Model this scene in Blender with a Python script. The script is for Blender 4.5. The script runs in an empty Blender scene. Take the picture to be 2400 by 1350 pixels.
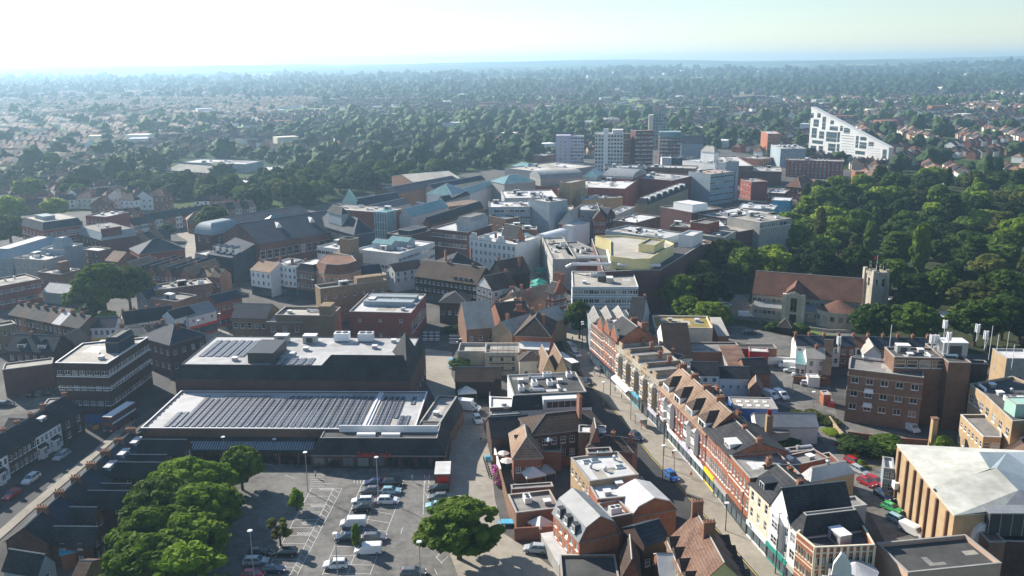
import bpy, math, random
import numpy as np
from mathutils import Vector, Matrix
rad = math.radians
S = bpy.context.scene
C = S.collection
random.seed(7)
# ---------------- camera, sky, sun, exposure ----------------
FPX, CAMH = 2060.0, 88.0
cam = bpy.data.cameras.new('camera'); cam.sensor_width = 36; cam.lens = 36*FPX/2400
cam.clip_start = 1; cam.clip_end = 60000
co = bpy.data.objects.new('camera', cam); C.objects.link(co); S.camera = co
CM = Matrix.Rotation(rad(90-14.35), 3, 'X') @ Matrix.Rotation(rad(-0.42), 3, 'Z')
co.matrix_world = Matrix.Translation((0, 0, CAMH)) @ CM.to_4x4()
SUN_AZ, SUN_EL = math.atan2(-.74, .67), rad(29)          # azimuth from +Y towards +X
sd = Vector((math.sin(SUN_AZ)*math.cos(SUN_EL), math.cos(SUN_AZ)*math.cos(SUN_EL), math.sin(SUN_EL)))
w = bpy.data.worlds.new('World'); S.world = w; w.use_nodes = True
nt = w.node_tree; bg = nt.nodes['Background']
sky = nt.nodes.new('ShaderNodeTexSky'); sky.sky_type = 'NISHITA'; sky.sun_disc = False
sky.sun_elevation = SUN_EL; sky.sun_rotation = SUN_AZ
sky.air_density = 1.0; sky.dust_density = 0.05; sky.ozone_density = 1.8; sky.altitude = 100
nt.links.new(sky.outputs[0], bg.inputs[0]); bg.inputs[1].default_value = 0.074
sun = bpy.data.lights.new('sun', 'SUN'); sun.energy = 5.0; sun.angle = rad(.6); sun.color = (1, .92, .80)
so = bpy.data.objects.new('sun', sun); C.objects.link(so); so.rotation_euler = sd.to_track_quat('Z', 'Y').to_euler()
so.location = (0, 0, 300)
S.view_settings.view_transform = 'Standard'; S.view_settings.look = 'None'
S.view_settings.exposure = 0.95; S.view_settings.gamma = 1
S.cycles.max_bounces = 5; S.cycles.diffuse_bounces = 2; S.cycles.glossy_bounces = 2
S.cycles.transmission_bounces = 2; S.cycles.volume_bounces = 1; S.cycles.transparent_max_bounces = 4
S.cycles.caustics_reflective = False; S.cycles.caustics_refractive = False

def P(u, v, z=0.0):
    'the point at height z that stands at photograph position u, v (2400 x 1350)'
    d = CM @ Vector(((u-1200)/FPX, -(v-675)/FPX, -1))
    t = (z-CAMH)/d.z
    return Vector((d.x*t, d.y*t, z))
def PH(top, base):
    'height of a vertical edge from its top and base'
    b = P(*base); d = CM @ Vector(((top[0]-1200)/FPX, -(top[1]-675)/FPX, -1))
    r = math.hypot(b.x, b.y)/math.hypot(d.x, d.y)
    return CAMH+d.z*r
TL = {'A0': (0, 100), 'A1': (600, 100), 'A2': (1200, 100), 'A3': (1800, 100), 'B0': (0, 450), 'B1': (600, 450), 'B2': (1200, 450),
      'B3': (1800, 450), 'C0': (0, 900), 'C1': (600, 900), 'C2': (1200, 900), 'C3': (1800, 900),
      'z1': (0, 780), 'z2': (0, 1050), 'z3': (1350, 750), 'z4': (1450, 1050), 'z5': (1100, 820), 'z6': (1750, 750), 'f': (0, 0), 'y1': (400, 480), 'y2': (750, 360), 'y3': (1100, 360), 'y4': (1450, 360), 'x5': (1250, 230), 'x6': (2100, 750)}
def tp(t, p):
    s = 1 if t == 'f' else 4.5 if t[0] in 'zy' else 6 if t[0] == 'x' else 3
    o = TL[t]; return (o[0]+p[0]/s, o[1]+p[1]/s)

# ---------------- materials ----------------
MT = {}
def L(c): return (c[0], c[1], c[2], 1)
SPEC = {  # name: colour a, colour b, noise scale, roughness, metallic, (bump)
 'brick': ((.19, .085, .055), (.27, .13, .085), .7, .9), 'redbrick': ((.16, .052, .038), (.28, .095, .062), 1.0, .9),
 'orangebrick': ((.24, .085, .048), (.38, .15, .085), 1.0, .9), 'brownbrick': ((.15, .085, .06), (.23, .135, .095), .6, .9),
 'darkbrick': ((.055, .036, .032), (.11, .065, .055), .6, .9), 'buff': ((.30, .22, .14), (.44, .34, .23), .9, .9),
 'tan': ((.30, .21, .12), (.41, .30, .18), .5, .9), 'pink': ((.42, .29, .22), (.5, .36, .28), .4, .9), 'yellowstock': ((.19, .135, .085), (.27, .195, .125), .8, .9),
 'maroon': ((.22, .065, .055), (.28, .09, .07), .4, .9), 'white': ((.66, .66, .64), (.8, .8, .78), .5, .8), 'cream': ((.52, .47, .36), (.68, .62, .49), .5, .8),
 'yellow': ((.62, .53, .25), (.72, .62, .32), .3, .8), 'stone': ((.34, .31, .25), (.48, .44, .36), 1.1, .95), 'concrete': ((.30, .29, .27), (.40, .39, .37), .5, .9),
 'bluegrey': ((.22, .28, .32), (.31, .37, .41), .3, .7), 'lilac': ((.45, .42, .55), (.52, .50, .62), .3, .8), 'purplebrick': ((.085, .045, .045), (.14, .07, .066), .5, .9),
 'slate': ((.018, .020, .026), (.055, .056, .062), 1.6, .85), 'slateblue': ((.02, .030, .050), (.05, .066, .098), 1.2, .8), 'redtile': ((.13, .06, .042), (.23, .115, .08), 1.5, .85),
 'tantile': ((.20, .125, .085), (.34, .235, .165), 1.6, .85), 'browntile': ((.045, .032, .027), (.11, .072, .055), 1.4, .85), 'mosstile': ((.11, .052, .036), (.25, .155, .115), 2.2, .9),
 'felt': ((.16, .155, .15), (.30, .29, .275), .4, .9), 'darkfelt': ((.055, .055, .055), (.10, .10, .10), .25, .85), 'lightroof': ((.44, .44, .44), (.66, .655, .65), .4, .8),
 'whiteroof': ((.33, .325, .32), (.56, .555, .56), .3, .7), 'cinemaroof': ((.36, .36, .32), (.60, .60, .55), .3, .8), 'beigeroof': ((.30, .28, .25), (.47, .44, .39), .3, .9), 'greenroof': ((.16, .16, .03), (.38, .24, .08), .5, .95),
 'metalroof': ((.17, .185, .20), (.27, .285, .30), .5, .6), 'glassroof': ((.10, .22, .23), (.22, .36, .36), .25, .25), 'copper': ((.30, .50, .42), (.42, .62, .54), .6, .7),
 'whitemetal': ((.75, .76, .77), (.82, .82, .83), .4, .45), 'greymetal': ((.32, .33, .34), (.42, .43, .44), .8, .5, .4), 'darkmetal': ((.03, .032, .035), (.05, .05, .055), .8, .5),
 'asphalt': ((.05, .051, .055), (.078, .078, .08), .3, .9), 'oldasphalt': ((.085, .083, .08), (.20, .192, .18), .45, .92), 'townground': ((.055, .054, .053), (.13, .125, .118), .15, .92),
 'paving': ((.26, .235, .20), (.38, .345, .29), .5, .9), 'kerb': ((.35, .34, .31), (.45, .43, .4), 1, .9), 'paint': ((.6, .6, .58), (.78, .78, .76), .7, .8), 'yellowpaint': ((.6, .45, .05), (.7, .55, .1), .7, .8),
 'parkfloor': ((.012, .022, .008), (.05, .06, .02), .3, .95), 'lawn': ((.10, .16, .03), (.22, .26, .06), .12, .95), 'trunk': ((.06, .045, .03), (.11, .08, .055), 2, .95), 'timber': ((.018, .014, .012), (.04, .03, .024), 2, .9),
 'frame': ((.76, .76, .74), (.8, .8, .79), 1, .6), 'rubber': ((.018, .018, .018), (.03, .03, .03), 3, .8), 'teal': ((.01, .22, .18), (.03, .32, .26), 1, .7),
 'blueboard': ((.02, .10, .38), (.04, .15, .48), .6, .5), 'bluecanopy': ((.05, .35, .55), (.1, .45, .65), .8, .6), 'redpaint': ((.45, .02, .02), (.55, .03, .03), 1, .4), 'sign_red': ((.62, .02, .015), (.68, .03, .02), 1, .4),
 'orange': ((.75, .30, .02), (.85, .4, .04), 1, .5), 'yellowboard': ((.85, .58, .01), (.9, .65, .03), 1, .5), 'fabric': ((.72, .70, .64), (.82, .8, .75), 1, .8), 'flower': ((.35, .03, .30), (.6, .08, .4), 5, .8),
 'navy': ((.012, .02, .05), (.02, .03, .07), 1, .5), 'wood': ((.18, .11, .06), (.28, .18, .1), 1.5, .8), 'skin': ((.45, .28, .2), (.5, .32, .24), 2, .6), 'cloth': ((.04, .05, .09), (.5, .45, .4), .01, .8), 'hair': ((.03, .02, .015), (.05, .035, .02), 2, .8),
 'facadeglass': ((.04, .07, .09), (.10, .14, .16), .6, .12), 'blueglass': ((.03, .12, .16), (.07, .22, .26), .25, .15), 'stonered': ((.40, .20, .12), (.52, .30, .20), .8, .9), 'soil': ((.14, .11, .07), (.2, .16, .1), 1, .95),
}
def N(nt, t, **k):
    n = nt.nodes.new(t)
    for a, b in k.items(): setattr(n, a, b)
    return n
def mat(name):
    if name in MT: return MT[name]
    m = bpy.data.materials.new(name); m.use_nodes = True; nt = m.node_tree; ln = nt.links.new
    b = nt.nodes['Principled BSDF']; MT[name] = m
    if name == 'pane':
        oi = N(nt, 'ShaderNodeObjectInfo'); r = N(nt, 'ShaderNodeValToRGB'); ln(oi.outputs['Random'], r.inputs[0])
        e = r.color_ramp.elements; e[0].color = (.012, .016, .022, 1); e[0].position = .45; e[1].color = (.30, .31, .32, 1); e[1].position = 1
        ln(r.outputs[0], b.inputs['Base Color']); b.inputs['Roughness'].default_value = .08; b.inputs['Specular IOR Level'].default_value = .9
        return m
    if name == 'pv':
        tc = N(nt, 'ShaderNodeTexCoord'); br = N(nt, 'ShaderNodeTexBrick'); ln(tc.outputs['Object'], br.inputs[0]); br.offset = 0
        br.inputs['Color1'].default_value = (.022, .03, .055, 1); br.inputs['Color2'].default_value = (.045, .055, .085, 1)
        br.inputs['Mortar'].default_value = (.40, .41, .43, 1); br.inputs['Scale'].default_value = 1; br.inputs['Mortar Size'].default_value = .045
        br.inputs['Brick Width'].default_value = 1.0; br.inputs['Row Height'].default_value = 1.65
        ln(br.outputs[0], b.inputs['Base Color']); b.inputs['Roughness'].default_value = .45
        return m
    if name.startswith('leaf'):
        cols = {'leaf': ((.03, .07, .005), (.21, .33, .018)), 'leafdark': ((.008, .024, .006), (.06, .11, .018)), 'leafbright': ((.08, .15, .01), (.27, .36, .035)),
                'leafolive': ((.035, .055, .012), (.14, .155, .03)), 'leafmid': ((.018, .046, .008), (.125, .20, .024)), 'leafdist': ((.008, .028, .010), (.055, .10, .026))}[name]
        g = N(nt, 'ShaderNodeNewGeometry'); no = N(nt, 'ShaderNodeTexNoise'); ln(g.outputs['Position'], no.inputs['Vector'])
        no.inputs['Scale'].default_value = .02 if name == 'leafdist' else .35; no.inputs['Detail'].default_value = 4; no.inputs['Roughness'].default_value = .7
        oi = N(nt, 'ShaderNodeObjectInfo'); ad = N(nt, 'ShaderNodeMath', operation='MULTIPLY_ADD'); ln(oi.outputs['Random'], ad.inputs[0]); ad.inputs[1].default_value = .45
        ln(no.outputs[0], ad.inputs[2]); r = N(nt, 'ShaderNodeValToRGB'); ln(ad.outputs[0], r.inputs[0]); e = r.color_ramp.elements
        e[0].position = .38; e[1].position = .95; e[0].color = L(cols[0]); e[1].color = L(cols[1]); ln(r.outputs[0], b.inputs['Base Color'])
        b.inputs['Roughness'].default_value = .75; b.inputs['Specular IOR Level'].default_value = .15
        tr = N(nt, 'ShaderNodeBsdfTranslucent'); ln(r.outputs[0], tr.inputs[0]); mx = N(nt, 'ShaderNodeMixShader'); mx.inputs[0].default_value = .42 if name != 'leafdist' else .12
        out = nt.nodes['Material Output']; ln(b.outputs[0], mx.inputs[1]); ln(tr.outputs[0], mx.inputs[2]); ln(mx.outputs[0], out.inputs[0])
        return m
    if name.startswith('car_'):
        c = {'white': (.75, .76, .77), 'silver': (.42, .44, .46), 'grey': (.14, .15, .16), 'black': (.012, .013, .015), 'navy': (.012, .02, .06), 'blue': (.02, .13, .45),
             'red': (.42, .012, .02), 'green': (.04, .42, .12), 'lightblue': (.28, .48, .55), 'darkblue': (.02, .035, .12), 'orange': (.75, .3, .02)}[name[4:]]
        b.inputs['Base Color'].default_value = L(c); b.inputs['Roughness'].default_value = .3; b.inputs['Coat Weight'].default_value = .6; b.inputs['Coat Roughness'].default_value = .08
        no = N(nt, 'ShaderNodeTexNoise'); no.inputs['Scale'].default_value = 3; mr = N(nt, 'ShaderNodeMapRange'); ln(no.outputs[0], mr.inputs[0]); mr.inputs[3].default_value = .22; mr.inputs[4].default_value = .42
        ln(mr.outputs[0], b.inputs['Roughness'])
        return m
    s = SPEC[name]
    tc = N(nt, 'ShaderNodeTexCoord'); no = N(nt, 'ShaderNodeTexNoise'); ln(tc.outputs['Object'], no.inputs['Vector'])
    no.inputs['Scale'].default_value = s[2]; no.inputs['Detail'].default_value = 8; no.inputs['Roughness'].default_value = .68
    n2 = N(nt, 'ShaderNodeTexNoise'); ln(tc.outputs['Object'], n2.inputs['Vector']); n2.inputs['Scale'].default_value = s[2]*.13+.02; n2.inputs['Detail'].default_value = 2
    ad = N(nt, 'ShaderNodeMath', operation='MULTIPLY_ADD'); ln(n2.outputs[0], ad.inputs[0]); ad.inputs[1].default_value = .7; ln(no.outputs[0], ad.inputs[2])
    r = N(nt, 'ShaderNodeValToRGB'); ln(ad.outputs[0], r.inputs[0]); e = r.color_ramp.elements; e[0].position = .62; e[1].position = 1.08 if False else 1.0
    e[0].color = L(s[0]); e[1].color = L(s[1])
    last = r.outputs[0]
    if name in ('slate', 'redtile', 'tantile', 'browntile', 'mosstile', 'slateblue'):     # courses of tiles
        wv = N(nt, 'ShaderNodeTexWave', wave_type='BANDS', bands_direction='Z'); ln(tc.outputs['Object'], wv.inputs['Vector']); wv.inputs['Scale'].default_value = .8; wv.inputs['Distortion'].default_value = .3
        mm = N(nt, 'ShaderNodeMix', data_type='RGBA', blend_type='MULTIPLY'); mm.inputs[0].default_value = .28; ln(last, mm.inputs[6]); ln(wv.outputs[0], mm.inputs[7]); last = mm.outputs[2]
    oi = N(nt, 'ShaderNodeObjectInfo'); mr = N(nt, 'ShaderNodeMapRange'); ln(oi.outputs['Random'], mr.inputs[0]); mr.inputs[3].default_value = .86; mr.inputs[4].default_value = 1.12
    hs = N(nt, 'ShaderNodeHueSaturation'); ln(mr.outputs[0], hs.inputs['Value']); ln(last, hs.inputs['Color']); ln(hs.outputs[0], b.inputs['Base Color'])
    b.inputs['Roughness'].default_value = s[3]
    if len(s) > 4: b.inputs['Metallic'].default_value = s[4]
    b.inputs['Specular IOR Level'].default_value = .5 if s[3] < .7 else .25
    return m

# ---------------- mesh helpers ----------------
class MB:
    def __init__(s): s.v = []; s.f = []; s.m = []; s.ms = []
    def mi(s, m):
        if m not in s.ms: s.ms.append(m)
        return s.ms.index(m)
    def add(s, vs, fs, m):
        o = len(s.v); s.v += [tuple(x) for x in vs]; k = s.mi(m)
        for f in fs: s.f.append([i+o for i in f]); s.m.append(k)
    def quad(s, a, b, c, d, m): s.add([a, b, c, d], [(0, 1, 2, 3)], m)
    def box(s, x0, x1, y0, y1, z0, z1, m, bottom=False):
        s.prism([(x0, y0), (x1, y0), (x1, y1), (x0, y1)], z0, z1, m, bottom)
    def prism(s, pts, z0, z1, m, bottom=False, top=True, mt=None):
        n = len(pts); vs = [(p[0], p[1], z0) for p in pts]+[(p[0], p[1], z1) for p in pts]
        s.add(vs, [(i, (i+1) % n, n+(i+1) % n, n+i) for i in range(n)], m)
        if top: s.add([(p[0], p[1], z1) for p in pts], [tuple(range(n))], mt or m)
        if bottom: s.add([(p[0], p[1], z0) for p in pts], [tuple(reversed(range(n)))], m)
    def ext(s, sec, x0, x1, axis, m, caps=True):
        'extrude a closed section of (a, z) along x (axis x: a = y) or along y (axis y: a = x)'
        n = len(sec)
        V = (lambda t, a, z: (t, a, z)) if axis == 'x' else (lambda t, a, z: (a, t, z))
        vs = [V(x0, a, z) for a, z in sec]+[V(x1, a, z) for a, z in sec]
        s.add(vs, [(i, (i+1) % n, n+(i+1) % n, n+i) for i in range(n)], m)
        if caps: s.add(vs, [tuple(range(n)), tuple(range(n, 2*n))], m)
    def tube(s, a, b, r, m, n=6, r2=None):
        a = Vector(a); b = Vector(b); d = (b-a).normalized(); u = d.orthogonal().normalized(); w_ = d.cross(u); r2 = r if r2 is None else r2
        vs = [a+(u*math.cos(6.2832*i/n)+w_*math.sin(6.2832*i/n))*r for i in range(n)]+[b+(u*math.cos(6.2832*i/n)+w_*math.sin(6.2832*i/n))*r2 for i in range(n)]
        s.add(vs, [(i, (i+1) % n, n+(i+1) % n, n+i) for i in range(n)]+[tuple(range(n, 2*n)), tuple(range(n))], m)
    def mesh(s, name):
        me = bpy.data.meshes.new(name); me.from_pydata(s.v, [], s.f)
        for m in s.ms: me.materials.append(mat(m))
        me.polygons.foreach_set('material_index', s.m); me.update(); return me
    def build(s, name, parent=None, loc=None, rz=0):
        o = bpy.data.objects.new(name, s.mesh(name)); C.objects.link(o)
        if parent: o.parent = parent
        if loc is not None: o.location = loc
        if rz: o.rotation_euler = (0, 0, rz)
        return o
def tag(o, label, cat, group=None, kind=None):
    if label: o['label'] = label
    if cat: o['category'] = cat
    if group: o['group'] = group
    if kind: o['kind'] = kind
    return o
def empty(name, loc, rz, label, cat, group=None):
    o = bpy.data.objects.new(name, None); C.objects.link(o); o.location = loc; o.rotation_euler = (0, 0, rz); o.empty_display_size = .5
    return tag(o, label, cat, group)
def inst(me, name, parent, loc, rz=0, sc=None):
    o = bpy.data.objects.new(name, me); C.objects.link(o); o.parent = parent; o.location = loc
    if rz: o.rotation_euler = (0, 0, rz)
    if sc: o.scale = sc
    return o
def copy_tree(o, loc, rz, label=None, group=None, sc=None):
    r = o.copy(); C.objects.link(r); r.location = loc; r.rotation_euler = (0, 0, rz)
    if label: r['label'] = label
    if group: r['group'] = group
    if sc: r.scale = sc
    for ch in KIDS.get(o.name, []):
        c = ch.copy(); C.objects.link(c); c.parent = r
        for g in KIDS.get(ch.name, []):
            d = g.copy(); C.objects.link(d); d.parent = c
    return r
KIDS = {}
def kids(root):
    KIDS[root.name] = list(root.children)
    for c in root.children: KIDS[c.name] = list(c.children)
    return root
WC = {}
def window_mesh(w_, h_, st='sash', fm='frame'):
    'a window in its opening, in the x-z plane, centre at the origin, facing -y; frame and pane meshes'
    k = (round(w_, 1), round(h_, 1), st, fm)
    if k in WC: return WC[k]
    w_, h_ = k[0]/2, k[1]/2; f = MB(); t = .09 if w_ > .35 else .06
    f.box(-w_, w_, -.05, .05, -h_, -h_+t, fm, True); f.box(-w_, w_, -.05, .05, h_-t, h_, fm, True)
    f.box(-w_, -w_+t, -.05, .05, -h_+t, h_-t, fm); f.box(w_-t, w_, -.05, .05, -h_+t, h_-t, fm)
    if st in ('sash', 'cross'): f.box(-w_+t, w_-t, -.045, .04, -.035, .035, fm, True)
    if st in ('cas', 'cross'): f.box(-.035, .035, -.044, .04, -h_+t, h_-t, fm)
    if st == 'band':
        n = max(2, int(w_*2/1.3))
        for i in range(1, n): x = -w_+2*w_*i/n; f.box(x-.04, x+.04, -.045, .04, -h_+t, h_-t, fm)
    p = MB(); p.quad((-w_+t, 0, -h_+t), (w_-t, 0, -h_+t), (w_-t, 0, h_-t), (-w_+t, 0, h_-t), 'pane')
    if st != 'band': f.box(-w_-.08, w_+.08, -.2, -.051, -h_-.1, -h_, fm, True)
    WC[k] = (f.mesh('window_frame'), p.mesh('window_pane')); return WC[k]
def add_window(parent, x, y, z, ang, w_, h_, st='sash', fm='frame', name='window'):
    f, p = window_mesh(w_, h_, st, fm)
    o = inst(p, name, parent, (x, y, z), ang); inst(f, 'frame', o, (0, 0, 0)); return o
# ---------------- buildings ----------------
def wall_grid(mb, a, d, n, Ln, z0, z1, rects, m, dep=.16):
    'one wall with window openings and their reveals'
    xs = sorted({0.0, Ln} | {round(r[0]+s*r[2]/2, 3) for r in rects for s in (-1, 1)}); zs = sorted({z0, z1} | {round(r[1]+s*r[3]/2, 3) for r in rects for s in (-1, 1)})
    xs = [x for x in xs if -1e-6 <= x <= Ln+1e-6]; zs = [z for z in zs if z0-1e-6 <= z <= z1+1e-6]
    Q = lambda x, z, k=0: (a[0]+d[0]*x-n[0]*k, a[1]+d[1]*x-n[1]*k, z)
    for i in range(len(zs)-1):
        zc = (zs[i]+zs[i+1])/2; run = None
        for j in range(len(xs)-1):
            xc = (xs[j]+xs[j+1])/2
            hole = any(abs(xc-r[0]) < r[2]/2 and abs(zc-r[1]) < r[3]/2 for r in rects)
            if not hole:
                if run is None: run = xs[j]
            if hole or j == len(xs)-2:
                e = xs[j] if hole else xs[j+1]
                if run is not None and e > run: mb.quad(Q(run, zs[i]), Q(e, zs[i]), Q(e, zs[i+1]), Q(run, zs[i+1]), m)
                run = None
    for r in rects:
        x0, x1, b, t = r[0]-r[2]/2, r[0]+r[2]/2, r[1]-r[3]/2, r[1]+r[3]/2
        mb.quad(Q(x0, b), Q(x1, b), Q(x1, b, dep), Q(x0, b, dep), m); mb.quad(Q(x0, t), Q(x0, t, dep), Q(x1, t, dep), Q(x1, t), m)
        mb.quad(Q(x0, b), Q(x0, b, dep), Q(x0, t, dep), Q(x0, t), m); mb.quad(Q(x1, b), Q(x1, t), Q(x1, t, dep), Q(x1, b, dep), m)
class Bld: pass
def inset(poly, k):
    n = len(poly); out = []
    for i in range(n):
        p0, p1, p2 = Vector(poly[i-1]), Vector(poly[i]), Vector(poly[(i+1) % n])
        e1 = (p1-p0).normalized(); e2 = (p2-p1).normalized(); n1 = Vector((-e1.y, e1.x)); n2 = Vector((-e2.y, e2.x))
        b = n1+n2; l = b.length
        if l < 1e-3: out.append((p1+n1*k)[:]); continue
        b /= l; out.append((p1+b*(k/max(.35, b.dot(n1))))[:])
    return out
def roof_geo(mb, poly, h, kind, rise, rm, wmb, wm, pa=.5, top='felt', ov=.35, ins=None, coping='concrete'):
    W_, D_ = poly[2 if len(poly) > 2 else 1][0], poly[2][1] if len(poly) > 2 else 0
    if kind == 'flat':
        I = inset(poly, .28); n = len(poly)
        if pa > 0:
            mb.add([(p[0], p[1], h-pa) for p in I], [tuple(range(n))], rm)
            vs = [(p[0], p[1], h) for p in poly]+[(p[0], p[1], h) for p in I]+[(p[0], p[1], h-pa) for p in I]+[(p[0], p[1], h+.08) for p in inset(poly, -.06)]+[(p[0], p[1], h+.08) for p in I]+[(p[0], p[1], h-.1) for p in inset(poly, -.06)]
            fs = []
            for i in range(n):
                j = (i+1) % n; fs += [(n+i, n+j, 2*n+j, 2*n+i)]; 
            mb.add(vs, fs, wm)
            mb.add(vs, [(3*n+i, 3*n+(i+1) % n, 4*n+(i+1) % n, 4*n+i) for i in range(n)]+[(5*n+i, 5*n+(i+1) % n, 3*n+(i+1) % n, 3*n+i) for i in range(n)]+[(4*n+i, 4*n+(i+1) % n, n+(i+1) % n, n+i) for i in range(n)], coping)
        else:
            mb.prism(inset(poly, -.15), h-.02, h+.16, rm, True)
        return h-pa
    if kind in ('mans', 'manspoly'):
        k = ins if ins is not None else rise*.45; I = inset(poly, k); E = inset(poly, -.12); n = len(poly)
        vs = [(p[0], p[1], h) for p in E]+[(p[0], p[1], h+rise) for p in I]
        mb.add(vs, [(i, (i+1) % n, n+(i+1) % n, n+i) for i in range(n)], rm)
        I2 = inset(I, .2); z = h+rise
        mb.prism(E, h-.15, h+.004, coping)
        vs = [(p[0], p[1], z) for p in I]+[(p[0], p[1], z+.12) for p in I]+[(p[0], p[1], z+.12) for p in I2]+[(p[0], p[1], z-.1) for p in I2]
        mb.add(vs, [(a*n+i, a*n+(i+1) % n, (a+1)*n+(i+1) % n, (a+1)*n+i) for a in range(3) for i in range(n)], coping)
        mb.add([(p[0], p[1], z-.1) for p in I2], [tuple(range(n))], top)
        return z-.1
    if kind == 'dome':
        n = len(poly); rs = []
        for i in range(7):
            a = i/6*1.35; rs.append([(p[0], p[1], h+rise*math.sin(a)/math.sin(1.35)) for p in inset(poly, -.15+(ins or 3)*(1-math.cos(a))/(1-math.cos(1.35)))])
        for i in range(6): mb.add(rs[i]+rs[i+1], [(j, (j+1) % n, n+(j+1) % n, n+j) for j in range(n)], rm)
        mb.add(rs[6], [tuple(range(n))], rm); return h+rise
    x0, x1, y0, y1 = 0, W_, 0, D_; t = .16
    if kind in ('gx', 'gy', 'vx', 'vy', 'mono', 'monoy'):
        ax = 'x' if kind in ('gx', 'vx', 'mono') else 'y'
        a0, a1 = (y0, y1) if ax == 'x' else (x0, x1); l0, l1 = (x0, x1) if ax == 'x' else (y0, y1); am = (a0+a1)/2
        if kind[0] == 'v':
            n = 9; R_ = (a1-a0)/2; arc = [(am-(R_+.1)*math.cos(math.pi*i/n), h+rise*math.sin(math.pi*i/n)) for i in range(n+1)]
            mb.ext(arc, l0-.05, l1+.05, ax, rm); return h+rise
        if kind.startswith('mono'):
            mb.ext([(a0-.2, h), (a1+.2, h+rise), (a1+.2, h+rise+.2), (a0-.2, h+.2)], l0-.2, l1+.2, ax, rm)
            wmb.ext([(a0, h-.004), (a1, h-.004), (a1, h+rise-.01)], l0+.002, l1-.002, ax, wm); return h+rise
        sl = rise/(am-a0); ze = h-ov*sl
        mb.ext([(a0-ov, ze), (am, h+rise), (a1+ov, ze), (a1+ov, ze+t), (am, h+rise+t), (a0-ov, ze+t)], l0-.15, l1+.15, ax, rm)
        q = .16   # ridge tiles
        mb.ext([(am-q, h+rise+t-.06), (am, h+rise+t+.1), (am+q, h+rise+t-.06)], l0-.18, l1+.18, ax, coping)
        wmb.ext([(a0+.01, h-.004), (am, h+rise-.02), (a1-.01, h-.004)], l0+.002, l1-.002, ax, wm); return h+rise
    if kind in ('hip', 'hx', 'hy'):
        X0, X1, Y0, Y1 = x0-ov, x1+ov, y0-ov, y1+ov; w2 = min(X1-X0, Y1-Y0)/2; xm, ym = (X0+X1)/2, (Y0+Y1)/2
        if (X1-X0 >= Y1-Y0): r = [(X0+w2, ym), (X1-w2, ym)]
        else: r = [(xm, Y0+w2), (xm, Y1-w2)]
        z = h+rise; e = [(X0, Y0, h+.05), (X1, Y0, h+.05), (X1, Y1, h+.05), (X0, Y1, h+.05)]
        mb.box(X0, X1, Y0, Y1, h-.1, h+.046, coping)
        if (X1-X0 >= Y1-Y0): mb.add(e+[(r[0][0], ym, z), (r[1][0], ym, z)], [(0, 1, 5, 4), (2, 3, 4, 5), (3, 0, 4), (1, 2, 5)], rm)
        else: mb.add(e+[(xm, r[0][1], z), (xm, r[1][1], z)], [(0, 1, 4), (2, 3, 5), (1, 2, 5, 4), (3, 0, 4, 5)], rm)
        mb.tube((r[0][0], r[0][1], z), (r[1][0]+.01, r[1][1]+.01, z), .12, coping, 5)
        cs = [e[0], e[1], e[2], e[3]]; rr = [r[0], r[1], r[1], r[0]] if (X1-X0 >= Y1-Y0) else [r[0], r[0], r[1], r[1]]
        for c_, q_ in zip(cs, rr): mb.tube(c_, (q_[0], q_[1], z), .09, coping, 4)
        return z
CHM = {}
def chimney_mesh(hh, long=False, m='brick'):
    k = (round(hh, 1), long, m)
    if k not in CHM:
        b = MB(); l = .95 if long else .5; b.box(-.34, .34, -l, l, -hh, 0, m); b.box(-.48, .48, -l-.08, l+.08, 0, .16, m, True)
        n = 4 if long else 2
        for i in range(n): y = (i-(n-1)/2)*.5; b.tube((0, y, .16), (0, y, .66), .12, 'tantile', 6, .09)
        CHM[k] = b.mesh('chimney')
    return CHM[k]
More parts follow.
